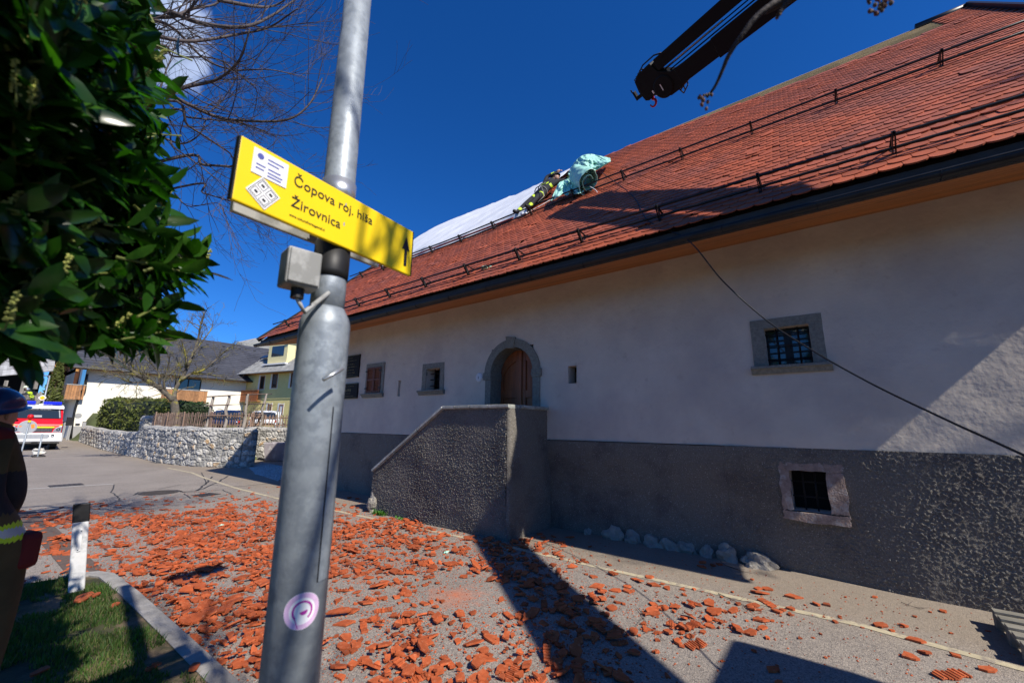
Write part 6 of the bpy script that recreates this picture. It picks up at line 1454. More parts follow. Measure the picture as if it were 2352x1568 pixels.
# tall bare tree behind, right of the street: dapples the right end of the facade
rt_t = thing('street_tree', (5.4, -9.5, 0), 'tall bare tree beyond the right edge casting dappled shade', 'tree')
m_ = MB(); rn = random.Random(12); tk2 = smooth([(5.4, -9.5, 0), (5.4, -9.3, 3), (5.35, -9.0, 6), (5.4, -8.6, 8)], 5); m_.tube(tk2, list(np.linspace(.2, .08, len(tk2))), 12); m_.build('trunk', M['btree'], rt_t, smooth=True)
m_ = MB()
for k in range(6):
    rbranch(m_, tk2[rn.randint(12, 15)], (rn.uniform(-.1, .5), rn.uniform(-.3, 1.0), rn.uniform(.3, .9)), rn.uniform(1.6, 2.4), .045, 3, rn, 6, .2, .04, 4, .62, .7, .008, 4)
m_.build('branches', M['btree'], rt_t, smooth=True)
# ================================================================== PEOPLE, TARPS, CRANE, FIRE ENGINE
M['turnout'] = mat('dark_turnout_cloth', (.018, .019, .024), .85, .3, 6, bump=.5, bscale=30)
M['lime'] = mat('lime_reflective_band', (.55, .75, .03), .6, .06, 9)
M['silver'] = mat('silver_reflective_band', (.50, .55, .62), .35, .06, 9, metal=.3)
M['khaki'] = mat('khaki_turnout_cloth', (.085, .06, .025), .9, .25, 5, bump=.6, bscale=20)
M['skin'] = mat('skin', (.48, .27, .19), .55, .1, 8)
M['boot'] = mat('black_boot', (.012, .012, .012), .6, .1, 8)
M['redcloth'] = mat('dark_red_cloth', (.12, .010, .009), .8, .2, 6)
M['helm'] = mat('pale_luminous_helmet', (.62, .68, .48), .3, .05, 4, coat=.4)
M['bhelm'] = mat('blue_helmet', (.010, .03, .12), .3, .1, 4, coat=.5)
def person(name, loc, J, edges, rad, segcol, mats, label, root='pelvis', sub=2, group=None):
    # J: joints in world metres; skinned into one continuous body, then painted per segment
    t = thing(name, loc, label, 'person', group)
    names = list(J); me = bpy.data.meshes.new('sk'); me.from_pydata([tuple(np.array(J[n], float)) for n in names], [(names.index(a), names.index(b)) for a, b in edges], [])
    o = bpy.data.objects.new('sk', me); col.objects.link(o); sk = o.modifiers.new('s', 'SKIN'); sk.use_smooth_shade = True
    for i, n in enumerate(names):
        r = rad[n]; v = me.skin_vertices[0].data[i]; v.radius = r if hasattr(r, '__len__') else (r, r); v.use_root = (n == root)
    sb = o.modifiers.new('u', 'SUBSURF'); sb.levels = sub; sb.render_levels = sub
    bpy.context.view_layer.update(); m2 = bpy.data.meshes.new_from_object(o.evaluated_get(bpy.context.evaluated_depsgraph_get()))
    bpy.data.objects.remove(o); m2.materials.clear(); [m2.materials.append(m) for m in mats]
    A = np.array([J[a] for a, b in edges], float); B = np.array([J[b] for a, b in edges], float); AB = B-A; L2 = (AB**2).sum(1)
    for p in m2.polygons:
        c = np.array(p.center); tt = np.clip(((c-A)*AB).sum(1)/L2, 0, 1); d = np.linalg.norm(c-(A+AB*tt[:, None]), axis=1)
        rr = np.array([(max(np.atleast_1d(rad[a])) + max(np.atleast_1d(rad[b])))/2 for a, b in edges]); k = int(np.argmin(d/rr)); p.material_index = segcol(edges[k], tt[k], c, m2.polygons[p.index].normal)
    off = Vector(t.location); 
    for v in m2.vertices: v.co -= off
    m2.name = 'body'; ob = bpy.data.objects.new('body', m2); col.objects.link(ob); ob.parent = t
    for p in m2.polygons: p.use_smooth = True
    return t
def hand(par, wrist, dirv, palmn, k=1.0, mt=None, side=1, curl=.5):
    # palm and five separate bent fingers
    d = _n(np.array(dirv, float)); n = _n(np.array(palmn, float)-d*(np.array(palmn, float)@d)); s = np.cross(d, n)*side; w = np.array(wrist, float); m_ = MB()
    m_.tube([w-d*.02*k, w+d*.03*k, w+d*.085*k], [.026*k, .036*k, .036*k], 8)
    for i, (o, L_) in enumerate(((-.028, .068), (-.010, .078), (.009, .073), (.027, .058))):
        b = w+d*.08*k+s*o*k; q = [b, b+d*L_*.45*k+n*.01*k*curl, b+d*L_*(.8-.2*curl)*k+n*.035*k*curl, b+d*L_*(1-.4*curl)*k+n*.06*k*curl]; m_.tube(q, [.0095*k, .009*k, .0085*k, .006*k], 7)
    b = w+d*.02*k-s*.03*k; m_.tube([b, b-s*.022*k+d*.02*k+n*.01*k, b-s*.026*k+d*.048*k+n*.025*k], [.012*k, .0105*k, .007*k], 7)
    return m_.build('hand', mt or M['skin'], par, smooth=True)
def head(par, c, face, up, skin, helm, k=1.0, visor=None, neckguard=None):
    f = _n(np.array(face, float)); u = _n(np.array(up, float)-f*(np.array(up, float)@f)); s = np.cross(f, u); c = np.array(c, float); m_ = MB()
    def P(a, b, e): return c+(s*a+f*b+u*e)*k
    rows_ = []
    for i in range(11):
        ph = math.pi*i/10; row = []
        for j in range(16):
            th = 2*math.pi*j/16; x = .077*math.sin(ph)*math.sin(th); y = .095*math.sin(ph)*math.cos(th); z = .115*math.cos(ph)
            if z < -.03: x *= 1+(z+.03)*3.2; y = y*(1+(z+.03)*1.2)+.012*(-z/.115)*(1 if y > 0 else 0)
            row.append(P(x, y, z))
        rows_.append(row+[row[0]])
    m_.grid(rows_); hd = m_.build('head', skin, par, smooth=True)
    m_ = MB(); m_.add([P(0, .092, .018), P(-.013, .094, -.028), P(.013, .094, -.028), P(0, .118, -.024), P(0, .095, -.036)], [(0, 1, 3), (0, 3, 2), (1, 4, 3), (3, 4, 2)]); m_.build('nose', skin, hd)
    m_ = MB(); 
    for q in (-.03, .03): m_.ball(P(q, .087, .01), .009*k, 8, 6)
    m_.build('eyes', M['white'], hd); m_ = MB()
    for q in (-.03, .03): m_.ball(P(q, .0945, .01), .004*k, 6, 5); m_.bar(P(q-.016, .094, .028), P(q+.016, .094, .03), .006*k, .004*k)
    m_.build('pupils_and_brows', M['black'], hd); m_ = MB(); m_.bar(P(-.022, .094, -.056), P(.022, .094, -.056), .008*k, .009*k); m_.build('mouth', M['redcloth'], hd)
    for q in (-.078, .078): m_ = MB(); m_.ball(P(q, 0, -.005), (.012*k, .02*k, .028*k), 8, 6); m_.build('ear', skin, hd)
    m_ = MB(); rows_ = []
    for i in range(7):
        ph = math.pi/2*i/6*1.08; row = []
        for j in range(20): th = 2*math.pi*j/20; row.append(P(.115*math.sin(ph)*math.sin(th), -.01+.14*math.sin(ph)*math.cos(th), .03+.115*math.cos(ph)))
        rows_.append(row+[row[0]])
    rows_.append([P(.125*math.sin(2*math.pi*j/20), -.01+(.165 if math.cos(2*math.pi*j/20) > .4 else .15)*math.cos(2*math.pi*j/20), .012) for j in range(21)])
    m_.grid(rows_); he = m_.build('helmet', helm, hd, smooth=True)
    m_ = MB(); m_.grid([[P(.012*q, -.01+.143*math.sin(a), .03+.122*math.cos(a)) for q in (-1, 1)] for a in np.linspace(-1.2, 1.3, 9)]); m_.build('crest', M['black'], hd)
    if visor: m_ = MB(); m_.grid([[P(.12*math.sin(a), .135*math.cos(a), z) for z in (.02, -.03)] for a in np.linspace(-1.1, 1.1, 9)]); m_.build('visor', visor, hd, smooth=True)
    if neckguard: m_ = MB(); m_.grid([[P(.10*math.sin(a)*q, .11*math.cos(a)*q, z) for z, q in ((.01, 1), (-.05, 1.05), (-.11, 1.2))] for a in np.linspace(1.4, 4.9, 11)]); m_.build('neck_cloth', neckguard, hd, smooth=True)
    return hd
EDG = [('pelvis', 'waist'), ('waist', 'chest'), ('chest', 'neck'), ('neck', 'headb'), ('chest', 'shL'), ('shL', 'elL'), ('elL', 'wrL'), ('chest', 'shR'), ('shR', 'elR'), ('elR', 'wrR'), ('pelvis', 'hipL'), ('hipL', 'knL'), ('knL', 'anL'), ('anL', 'toL'), ('pelvis', 'hipR'), ('hipR', 'knR'), ('knR', 'anR'), ('anR', 'toR')]
RAD = dict(pelvis=(.16, .125), waist=(.155, .12), chest=(.18, .13), neck=.07, headb=.06, shL=.085, shR=.085, elL=.062, elR=.062, wrL=.045, wrR=.045, hipL=.105, hipR=.105, knL=.078, knR=.078, anL=.058, anR=.058, toL=.05, toR=.05)
def sc_rad(k): return {a: tuple(q*k for q in b) if hasattr(b, '__len__') else b*k for a, b in RAD.items()}
# ---- firefighter stretched out on the tiles, working on the tarp
def col_dark(e, t, c, n):            # 0 cloth 1 lime 2 boot 3 skin
    a, b = e
    if b.startswith('to'): return 2
    if a.startswith('kn'): return 1 if .62 < t < .80 else 0
    if a.startswith('hip'): return 1 if .05 < t < .34 and n[0]*.4-n[1]*.5-n[0] > -.2 else 0
    if a.startswith('el'): return 1 if .50 < t < .78 else 0
    if e == ('pelvis', 'waist'): return 1 if .7 < t < 1 else 0
    if e == ('waist', 'chest'): return 1 if .45 < t < .65 else 0
    if b == 'headb': return 3
    return 0
up = np.array((C45, 0, C45)); off_ = np.array((-C45, 0, C45))
ft = RP(5.72, 4.12, .14)
def al_(s, lat, o_): return ft+up*s+np.array((0, -1, 0))*lat+off_*o_
body_dir = lambda s: .16*s
J = dict(anL=al_(.02, -.22, .02), toL=al_(-.05, -.26, .12), anR=al_(.05, .12, .02), toR=al_(-.03, .14, .14), knL=al_(.42, -.10, .07), knR=al_(.46, .22, .10), hipL=al_(.84, .06, .10), hipR=al_(.84, .26, .11), pelvis=al_(.90, .16, .11), waist=al_(1.07, .20, .14), chest=al_(1.30, .26, .19), neck=al_(1.46, .32, .24), headb=al_(1.55, .36, .25), shL=al_(1.40, .10, .22), elL=al_(1.66, .12, .34), wrL=al_(1.80, .38, .34), shR=al_(1.36, .46, .16), elR=al_(1.52, .64, .10), wrR=al_(1.68, .78, .12))
pr = person('person', J['pelvis'], J, EDG, sc_rad(.93), col_dark, [M['turnout'], M['lime'], M['boot'], M['skin']], 'firefighter in dark clothing with lime bands stretched out on the roof pulling the green tarp')
head(pr, al_(1.62, .38, .25), up*.5+np.array((0, -.9, 0)), up+off_*.7, M['skin'], M['turnout'], .95)
hand(pr, J['wrL'], np.array((0, -1, 0))+up*.3, -off_, 1.1, side=1); hand(pr, J['wrR'], np.array((0, -1, 0))+up*.3, -off_, 1.1, side=-1)
m_ = MB()
for s, w_ in ((.93, .2), (1.2, .22)): m_.tube([al_(s, .16+w_*math.cos(a)*.92, .13+.16*math.sin(a)) for a in np.linspace(0, 6.28, 20)], .014, 6, cap=False)
m_.tube([al_(.93, .2, .3), al_(.7, .36, .27), al_(.4, .5, .1), al_(.1, .42, .06)], .009, 6); m_.build('harness', mat('grey_webbing', (.25, .25, .23), .7), pr, smooth=True)
# ---- tarps
M['wtarp'] = mat('white_tarp', (.66, .68, .72), .55, .04, 2, bump=.25, bscale=5, bdist=.03)
M['gtarp'] = mat('mint_green_tarp', (.36, .66, .55), .42, .07, 3, bump=.2, bscale=4, c2=(.30, .24, .18), c2scale=2.3, c2pos=(.66, .72))
def solidify(o, t): s_ = o.modifiers.new('s', 'SOLIDIFY'); s_.thickness = t; return o
def xs_solve(px, py, n=.05, y=None):
    r = ray(px, py); return r
rows_ = []
yy_ = np.linspace(5.75, 12.35, 110)
for y in yy_:
    lo = 4.05+.08*math.sin(y*2.1)+.04*math.sin(y*7)+(.35*sm(y, 11.2, 12.35)*1.0); row = []
    for q in np.linspace(0, 1, 60):
        s = lo+(SL+.5-lo)*q
        bul = .12+.28*math.sin(math.pi*min(1, q*1.05))*(.35+.65*float(sm(y, 8.2, 10.6)))*(1-float(sm(y, 11.6, 12.35))*.9)
        n_ = .07+bul*.55+.030*noise.noise((y*1.2+s*.9, s*.35, 1))+.055*abs(noise.noise((y*3.2+s*2.1, s*.5-y*.3, 4)))+.012*noise.noise((y*9+s*4, s*3, 6))
        if q < .03: n_ = .05
        p = RP(y+.10*math.sin(s*1.1)-.10*(s-4)*.12, min(s, SL), n_); 
        if s > SL: p = p+np.array((C45, 0, -C45))*(s-SL)
        row.append(p)
    rows_.append(row)
m_ = MB(); m_.grid(rows_); wt = m_.build('white_tarp', M['wtarp'], smooth=True); solidify(wt, .004); tag(wt, 'white tarp stretched over the far upper part of the damaged roof', 'tarp')
# green tarp: billowing sheet over the ridge and a rolled bundle with its open end to the street
gt_ = thing('green_tarp', RP(4.9, 6, .1), 'crumpled mint green tarp bundle on the roof beside the firefighter', 'tarp')
z5 = zf(2000, 500, 3.484)
def c5(x, y, d): return far(*z5(x, y), d)
# sheet draped over the ridge: outline surveyed, depth from the roof
def roofpt(px, py, n): 
    r = ray(px, py); A_ = CAM; k0_ = (ZE-XE)-(A_[2]-A_[0]); t = (k0_+n/C45)/(r[2]-r[0]); return A_+r*t
top = [(955, 665), (985, 600), (1030, 530), (1085, 470), (1140, 430), (1200, 412), (1265, 405), (1340, 418), (1420, 438), (1490, 452), (1535, 465), (1545, 510)]
bot = [(945, 690), (960, 735), (1020, 760), (1080, 740), (1120, 700), (1170, 690), (1230, 690), (1290, 660), (1350, 625), (1420, 590), (1470, 560), (1530, 515)]
rows_ = []
nn = 90
def pl_i(P, t): 
    k = t*(len(P)-1); i = min(len(P)-2, int(k)); f_ = k-i; return (P[i][0]*(1-f_)+P[i+1][0]*f_, P[i][1]*(1-f_)+P[i+1][1]*f_)
for i in range(nn):
    t = i/(nn-1); a, b = pl_i(top, t), pl_i(bot, t); row = []
    yk = 5.75-1.35*t
    for q in np.linspace(0, 1, 60):
        x_, y_ = b[0]*(1-q)+a[0]*q, b[1]*(1-q)+a[1]*q
        dlow = 11.6-.75*t; dd = dlow+1.3*q-.35*math.sin(math.pi*q)
        fold = .42*noise.noise((t*4+q*2.2, q*2.0-t*1.2, 3))+.34*abs(noise.noise((t*9+q*2, q*4+t*4, 7)))+.14*abs(noise.noise((t*20, q*13, 9)))
        row.append(c5(x_, y_, dd+fold))
    rows_.append(row)
m_ = MB(); m_.grid(rows_); s_ = m_.build('draped_sheet', M['gtarp'], gt_, smooth=True); solidify(s_, .006)
# lower folds hanging to the snow guard
rows_ = []; top = [(800, 840), (830, 800), (900, 770), (960, 740), (1020, 745), (1075, 640), (1120, 620), (1170, 640)]; bot = [(700, 1060), (780, 1030), (870, 960), (930, 990), (980, 960), (1050, 965), (1110, 955), (1170, 930)]
for i in range(50):
    t = i/49; a, b = pl_i(top, t), pl_i(bot, t); row = []
    for q in np.linspace(0, 1, 34):
        x_, y_ = b[0]*(1-q)+a[0]*q, b[1]*(1-q)+a[1]*q; base_ = np.linalg.norm(roofpt(*z5(x_, min(y_, 1100)), .10)-CAM) if y_ > 700 else 11.3
        dd = min(10.35+q*.9, base_)-.12+.26*noise.noise((t*7+q*2, q*1.5, 13))-.28*abs(noise.noise((t*12+q, q*3, 17))); row.append(c5(x_, y_, dd))
    rows_.append(row)
m_ = MB(); m_.grid(rows_); s_ = m_.build('lower_fold', M['gtarp'], gt_, smooth=True); solidify(s_, .006)
# roll
A0 = c5(1245, 790, 9.95); A1 = c5(1090, 700, 10.9); ax_ = _n(A1-A0); u1 = _n(np.cross(ax_, (0, 0, 1))); u2 = np.cross(u1, ax_); rows_ = []
for i in range(26):
    t = i/25; row = []
    for j in range(90):
        th = j/89*2*math.pi*1.7+.6; r = .08+.155*(j/89)**.8; r *= 1+.16*noise.noise((th*1.1, t*3, 2))+.07*noise.noise((th*3, t*8, 5)); k = .80+.25*math.cos(th+.5)
        p = A0+(A1-A0)*t*1.0+u1*r*math.cos(th)*1.0+u2*r*math.sin(th)*1.25; row.append(p)
    rows_.append(row)
m_ = MB(); m_.grid(rows_); s_ = m_.build('roll', M['gtarp'], gt_, smooth=True); solidify(s_, .008)
m_ = MB(); m_.tube(smooth([c5(1255, 860, 9.8), c5(1330, 905, 9.7), c5(1385, 980, 9.6), c5(1440, 1000, 9.5), c5(1495, 1022, 9.45)], 6), .008, 6); m_.build('cord', M['shelf'], gt_, smooth=True)
# white cord and plastic under the firefighter
cd_ = MB(); cd_.tube(smooth([RP(5.0, 5.3, .06), RP(5.2, 4.7, .05), RP(5.6, 4.2, .06), RP(5.95, 4.0, .08)], 8), .009, 6); tag(cd_.build('safety_cord', M['shelf'], smooth=True), 'thin white cord lying on the tiles under the firefighter', 'cord')
rock('plastic_scrap', RP(5.62, 3.95, .06), (.10, .12, .05), 61, 'crumpled white plastic caught on the snow guard by the firefighters boots', 'plastic scrap', mt=M['wtarp'], amp=.45)
rock('plastic_scrap', RP(4.75, .52, .05), (.06, .09, .035), 62, 'small green plastic scrap caught on the lower snow guard', 'plastic scrap', mt=M['mint'], amp=.5)
# dark red planks along the tarp foot
m_ = MB(); m_.bar(RP(6.0, 3.95, .10), RP(11.6, 4.0, .10), .10, .03, up=off_); tag(m_.build('plank', M['redcloth']), 'dark red plank weighing down the foot of the white tarp', 'plank')
# ---- crane
M['crane'] = mat('black_crane_paint', (.005, .005, .006), .6, .2, 2, spec=.15)
TIP = np.array((7.0, 2.25, 8.08)); DR = _n(np.array((-.89, -1.83, -.23))); VW = _n((TIP+DR*2)-CAM); Q = _n(np.cross(DR, VW)); 
if toimg(TIP+DR*2+Q)[1] > toimg(TIP+DR*2)[1]: Q = -Q          # Q: up-left across the boom as seen
Wd_ = _n(np.cross(DR, Q)); DU = DR.copy(); DR = DR*.455; Q = Q*.67; Wd_ = Wd_*.67
truck_top = TIP+DR*16.2; print('boom base', truck_top)
cr_ = thing('loader_crane', (1.45, -3.95, 0), 'black folding crane boom reaching over the roof with a red hook', 'crane')
def cb_(s0, s1, q0, q1, w_, nm, mt=None, bev=.012):
    m_ = MB(); a = TIP+DR*s0; b = TIP+DR*s1; m_.obox((a+b)/2+Q*(q0+q1)/2, DR*(s1-s0)/2, Q*(q1-q0)/2, Wd_*w_/2); return m_.build(nm, mt or M['crane'], cr_, bevel=bev)
# the lower, main boom and the folded jib beside it
cb_(1.75, 4.0, -.56, -.12, .30, 'boom_section'); cb_(3.4, 12.9, -.60, -.10, .36, 'boom_section')
cb_(.55, 3.2, .125, .36, .22, 'jib_section'); cb_(1.2, 12.9, .10, .42, .28, 'jib_section')
m_ = MB(); m_.tube([TIP+DR*.6+Q*.03, TIP+DR*4.8+Q*.03], .010, 10); m_.tube([TIP+DR*1.5-Q*.06, TIP+DR*9-Q*.05], .012, 10); m_.build('hydraulic_ram', M['crane'], cr_, smooth=True)
m_ = MB(); m_.tube([TIP+DR*1.0+Q*.05, TIP+DR*3.9+Q*.045], .012, 8); m_.build('ram_rod', M['alu'], cr_, smooth=True)
# head with winch drum
pl_ = [(0.05, .30), (.35, .40), (1.0, .42), (1.15, .12), (1.6, -.10), (1.95, -.12), (1.95, -.56), (1.55, -.62), (1.15, -.62), (.78, -.46), (.45, -.30), (.20, -.36), (.05, -.30), (-.02, 0)]
m_ = MB(); m_.prism([TIP+DR*a+Q*b-Wd_*.14 for a, b in pl_], Wd_*.28); m_.build('boom_head', M['crane'], cr_, bevel=.01)
m_ = MB(); m_.lathe([(.18, -.11), (.2, -.10), (.2, .10), (.18, .11)], TIP+DR*1.05-Q*.30, Wd_, 26); m_.build('winch_drum', M['crane'], cr_)
m_ = MB()
for k in range(9): s = .0+k*.14; m_.tube([TIP+DR*s+Q*(.20+.04*k*(k < 4)), TIP+DR*(s-.05)+Q*(.30+.035*k*(k < 4)+.05), TIP+DR*(s+.12)+Q*(.36+.02*k*(k < 4))], .012, 6)
m_.tube([TIP+DR*.1+Q*.36, TIP+DR*.6+Q*.50, TIP+DR*1.2+Q*.50, TIP+DR*1.5+Q*.42], .014, 6); m_.build('hose_loops', M['black'], cr_, smooth=True)
m_ = MB(); B0 = TIP+DR*1.9-Q*.55
for a, b in (((0, 0), (.1, -.22)), ((.1, -.22), (.42, -.10)), ((.42, -.10), (.45, .03)), ((.22, -.17), (.25, .03)), ((.08, -.1), (.42, .0))): m_.tube([B0+DR*(a[0]-.5)+Q*a[1], B0+DR*(b[0]-.5)+Q*b[1]], .012, 6)
m_.build('guard_frame', M['black'], cr_)
m_ = MB(); e = TIP-DR*.02; m_.obox(e-DR*.16-Q*.10, DR*.20, Q*.05, Wd_*.06); m_.obox(e-DR*.34-Q*.02, DR*.05, Q*.13, Wd_*.05); m_.tube([e-DR*.36+Q*.08, e-DR*.42+Q*.12, e-DR*.42+Q*.2], .015, 6); m_.build('nose_bracket', M['crane'], cr_, bevel=.01)
HK = far(1499, 216, np.linalg.norm(TIP-CAM)); m_ = MB(); m_.lathe([(.03, .26), (.05, .22), (.05, .10), (.03, .06), (.03, -.02)], HK+(0, 0, -.02), (0, 0, 1), 12); hb_ = m_.build('hook_block', M['crane'], cr_, smooth=False)
m_ = MB(); R_ = .055; c_ = HK+(0, 0, -.20); uu = _n(np.cross(VW, (0, 0, 1))); m_.tube([HK+(0, 0, -.0), HK+(0, 0, -.12)]+[c_+uu*R_*math.cos(a)*-1+np.array((0, 0, R_*math.sin(a)*1.5)) for a in np.linspace(2.2, 6.0, 9)], [.027, .028]+list(np.linspace(.027, .013, 9)), 9); m_.build('hook', mat('red_hook_paint', (.45, .015, .02), .4), hb_, smooth=True)
m_ = MB(); m_.bar(HK+uu*.03, HK+uu*.07+(0, 0, -.08), .008, .014); m_.build('latch', M['shelf'], hb_)
face = -Wd_ if (-Wd_)@VW < 0 else Wd_
for s, q, a, b in ((1.25, -.12, .05, .04), (1.0, -.28, .02, .09), (.55, -.42+.18, .035, .045)): m_ = MB(); m_.obox(TIP+DR*s+Q*q+face*(.176 if s > .6 and q < -.2 else .143), DR*a, Q*b, face*.002); m_.build('decal', M['shelf'], cr_)
m_ = MB(); m_.tube([TIP+DR*6.4+Q*.0, TIP+DR*6.2+Q*.06], .05, 8); m_.build('red_valve', M['redcloth'], cr_)
# carrier truck, parked beyond the right edge of the picture
B1 = np.array((1.45, -3.95, 4.0)); KP = TIP+DR*12.6-Q*.2; m_ = MB(); m_.bar(KP+(KP-B1)*.03, B1, .42, .52); m_.build('main_arm', M['crane'], cr_, bevel=.02); m_ = MB(); m_.bar(KP*.75+B1*.25+(0, 0, -.42), B1+(0, .0, -.9), .14, .14); m_.build('lift_ram', M['crane'], cr_)
m_ = MB(); m_.tube([(B1[0], B1[1], 1.2), (B1[0], B1[1], B1[2]+.1)], [.3, .2], 16); m_.build('column', M['crane'], cr_, smooth=True)
print('column', B1)
tk_ = thing('crane_truck', (1.9, -6, 0), 'tall truck carrying the crane just beyond the right edge of the picture', 'truck')
M['tred'] = mat('truck_red_paint', (.42, .02, .015), .35, .05, 2, coat=.4)
X0t, X1t, YF_, YR_ = 1.15, 3.58, -2.45, -10.5
m_ = MB(); m_.prism([(X0t, YF_, .55), (X0t, YF_-.02, 1.7), (X0t, YF_-.28, 3.45), (X0t, YF_-1.15, 3.55), (X0t, YF_-1.15, .55)], (X1t-X0t, 0, 0)); m_.build('cab', M['tred'], tk_, bevel=.06)
m_ = MB(); m_.add([(X0t+.15, YF_+.012-.04, 1.75), (X1t-.15, YF_+.012-.04, 1.75), (X1t-.2, YF_-.16, 2.75), (X0t+.2, YF_-.16, 2.75)], [(0, 1, 2, 3)]); m_.build('windscreen', M['glass'], tk_)
m_ = MB(); m_.box(X0t+.2, X1t-.2, YR_, YF_-2.0, .75, 1.0); m_.build('chassis', M['black'], tk_); m_ = MB(); m_.box(X0t, X1t, YR_, YF_-3.8, 1.05, 1.2); [m_.box(x, x+.05, YR_, YF_-3.8, 1.2, 1.65) for x in (X0t, X1t-.05)]; m_.build('flatbed', M['pallet'], tk_)
for y in (YF_-1.0, YF_-5.6, YF_-6.9):
    for x in (X0t+.15, X1t-.15): m_ = MB(); m_.lathe([(.45, -.15), (.5, -.1), (.5, .1), (.45, .15)], (x, y, .5), (1, 0, 0), 22); m_.build('wheel', M['black'], tk_)
m_ = MB(); m_.box(X0t, X1t, YF_-.0, YF_+.08, .4, .8); m_.build('bumper', M['black'], tk_)
# ---- foreground firefighter at the left edge, seen from behind
Rf = 3.45; fb = np.array((.035, 1.0, 0))*Rf; fbz = KZ
P3 = lambda dx, dy, z: np.array((fb[0]+dx, fb[1]+dy, fbz+z))      # dx to the picture right
J = dict(anL=P3(-.15, .05, .10), toL=P3(-.12, .22, .05), anR=P3(.11, -.02, .10), toR=P3(.16, .14, .05), knL=P3(-.13, .06, .50), knR=P3(.13, .02, .50), hipL=P3(-.11, .0, .90), hipR=P3(.12, .0, .90), pelvis=P3(-.02, 0, .98), waist=P3(-.03, 0, 1.12), chest=P3(-.06, .0, 1.34), neck=P3(-.04, .02, 1.50), headb=P3(-.02, .04, 1.57), shL=P3(-.27, 0, 1.43), elL=P3(-.34, -.02, 1.14), wrL=P3(-.28, .12, .94), shR=P3(.04, 0, 1.42), elR=P3(.105, .02, 1.16), wrR=P3(.10, .2, 1.02))
def col_kh(e, t, c, n):              # 0 khaki 1 lime 2 boot 3 skin 4 silver 5 dark
    a, b = e; z = c[2]-fbz
    if b.startswith('to'): return 2
    if b == 'headb': return 3
    for z0_ in (1.01, .30):
        if abs(z-z0_) < .045 and not a.startswith('el') and not b.startswith('el'): return 4 if abs(z-z0_) < .019 else 1
    if 1.1 < z < 1.3: return 5
    if a.startswith('el') and .55 < t < .8: return 4 if .62 < t < .73 else 1
    return 0
pf = person('person', fb, J, EDG, {**sc_rad(1.12), 'pelvis': (.21, .16), 'waist': (.19, .15), 'hipL': .125, 'hipR': .125, 'knL': .098, 'knR': .098, 'anL': .085, 'anR': .085, 'toL': .06, 'toR': .06}, col_kh, [M['khaki'], M['lime'], M['boot'], M['skin'], M['silver'], M['turnout']], 'firefighter in khaki clothing with lime bands standing in shade at the left edge', sub=4)
head(pf, P3(-.02, .06, 1.59), (.75, .65, .25), (0, 0, 1), M['skin'], M['bhelm'], 1.0)
hand(pf, J['wrR'], (0, .7, -.7), (-1, 0, 0), 1.0); hand(pf, J['wrL'], (.1, .7, -.7), (1, 0, 0), 1.0)
m_ = MB(); m_.tube(smooth([P3(-.19, -.03, 1.45), P3(-.08, -.09, 1.49), P3(.04, -.03, 1.47)], 5), [.05]*11, 9); m_.build('red_collar', M['redcloth'], pf, smooth=True)
m_ = MB(); m_.obox(P3(.19, -.02, .90), (.05, .02, 0), (-.02, .06, 0), (0, 0, .09)); m_.build('red_bag', M['redcloth'], pf, bevel=.03)
m_ = MB(); m_.obox(P3(-.03, -.155, 1.42), (.05, .0, 0), (0, .006, 0), (0, 0, .02)); m_.build('blue_badge', M['bhelm'], pf, bevel=.005)
# ---- fire engine, facing us down the road
YTk = 35.2; xc_ = (on(*z1(180, 900), 1, YTk)[0]+on(*z1(972, 900), 1, YTk)[0])/2-.0; print('truck centre', xc_)
TX = lambda x, y=900: on(*z1(x, y), 1, YTk)
fe_ = thing('fire_engine', (xc_, YTk+2.5, .02), 'white and red fire engine with blue lights facing down the road', 'fire engine')
HW = .97; zr = 2.62; M['twhite'] = mat('white_engine_paint', (.78, .79, .8), .3, .03, 2, coat=.5); M['ered'] = mat('fire_red_paint', (.62, .012, .018), .3, .05, 2, coat=.5); M['reflime'] = mat('lime_stripe', (.65, .80, .03), .4, .03, 5)
def vb(x0, x1, y0, y1, z0, z1, mt, nm, par=None, bv=.02):
    m_ = MB(); m_.box(xc_+x0, xc_+x1, YTk+y0, YTk+y1, z0, z1); return m_.build(nm, mt, par or fe_, bevel=bv)
m_ = MB(); sd_ = [(0, .62), (-.0, .95), (.03, 1.25), (.08, 1.45), (.55, 1.72), (1.15, 2.32), (1.45, 2.42), (2.9, 2.42), (2.9, .6)]
m_.prism([(xc_-HW, YTk+y, z) for y, z in sd_], (2*HW, 0, 0)); m_.build('cab', M['ered'], fe_, bevel=.07)
m_ = MB(); m_.prism([(xc_-HW-.005, YTk+y, z) for y, z in ((.95, 2.32), (1.15, 2.47), (1.5, 2.56), (2.95, 2.56), (2.95, 2.38), (1.2, 2.30))], (2*HW+.01, 0, 0)); m_.build('roof', M['twhite'], fe_, bevel=.04)
def scr_(x0, x1, t0, t1, o_): a = np.array((0, .57, 1.735)); b = np.array((0, 1.135, 2.30)); nrm = _n(np.array((0, -(b-a)[2], (b-a)[1]))); p = [a*(1-t)+b*t+nrm*o_ for t in (t0, t0, t1, t1)]; return [(xc_+x, YTk+q[1], q[2]) for x, q in zip((x0, x1, x1*.95, x0*.95), p)]
m_ = MB(); m_.add(scr_(-.88, .88, .02, .97, .035), [(0, 1, 2, 3)]); ws = m_.build('windscreen', M['glass'], fe_)
m_ = MB(); m_.add(scr_(.80, .85, .08, .85, .04), [(0, 1, 2, 3)]); m_.add(scr_(-.25, .12, .12, .32, .04), [(0, 1, 2, 3)]); m_.build('painted_reflection', M['base'], ws)  # flat grey patches on the windscreen, painted as reflections
a, b = np.array((0, .57, 1.735)), np.array((0, 1.135, 2.30)); dv = _n(b-a)
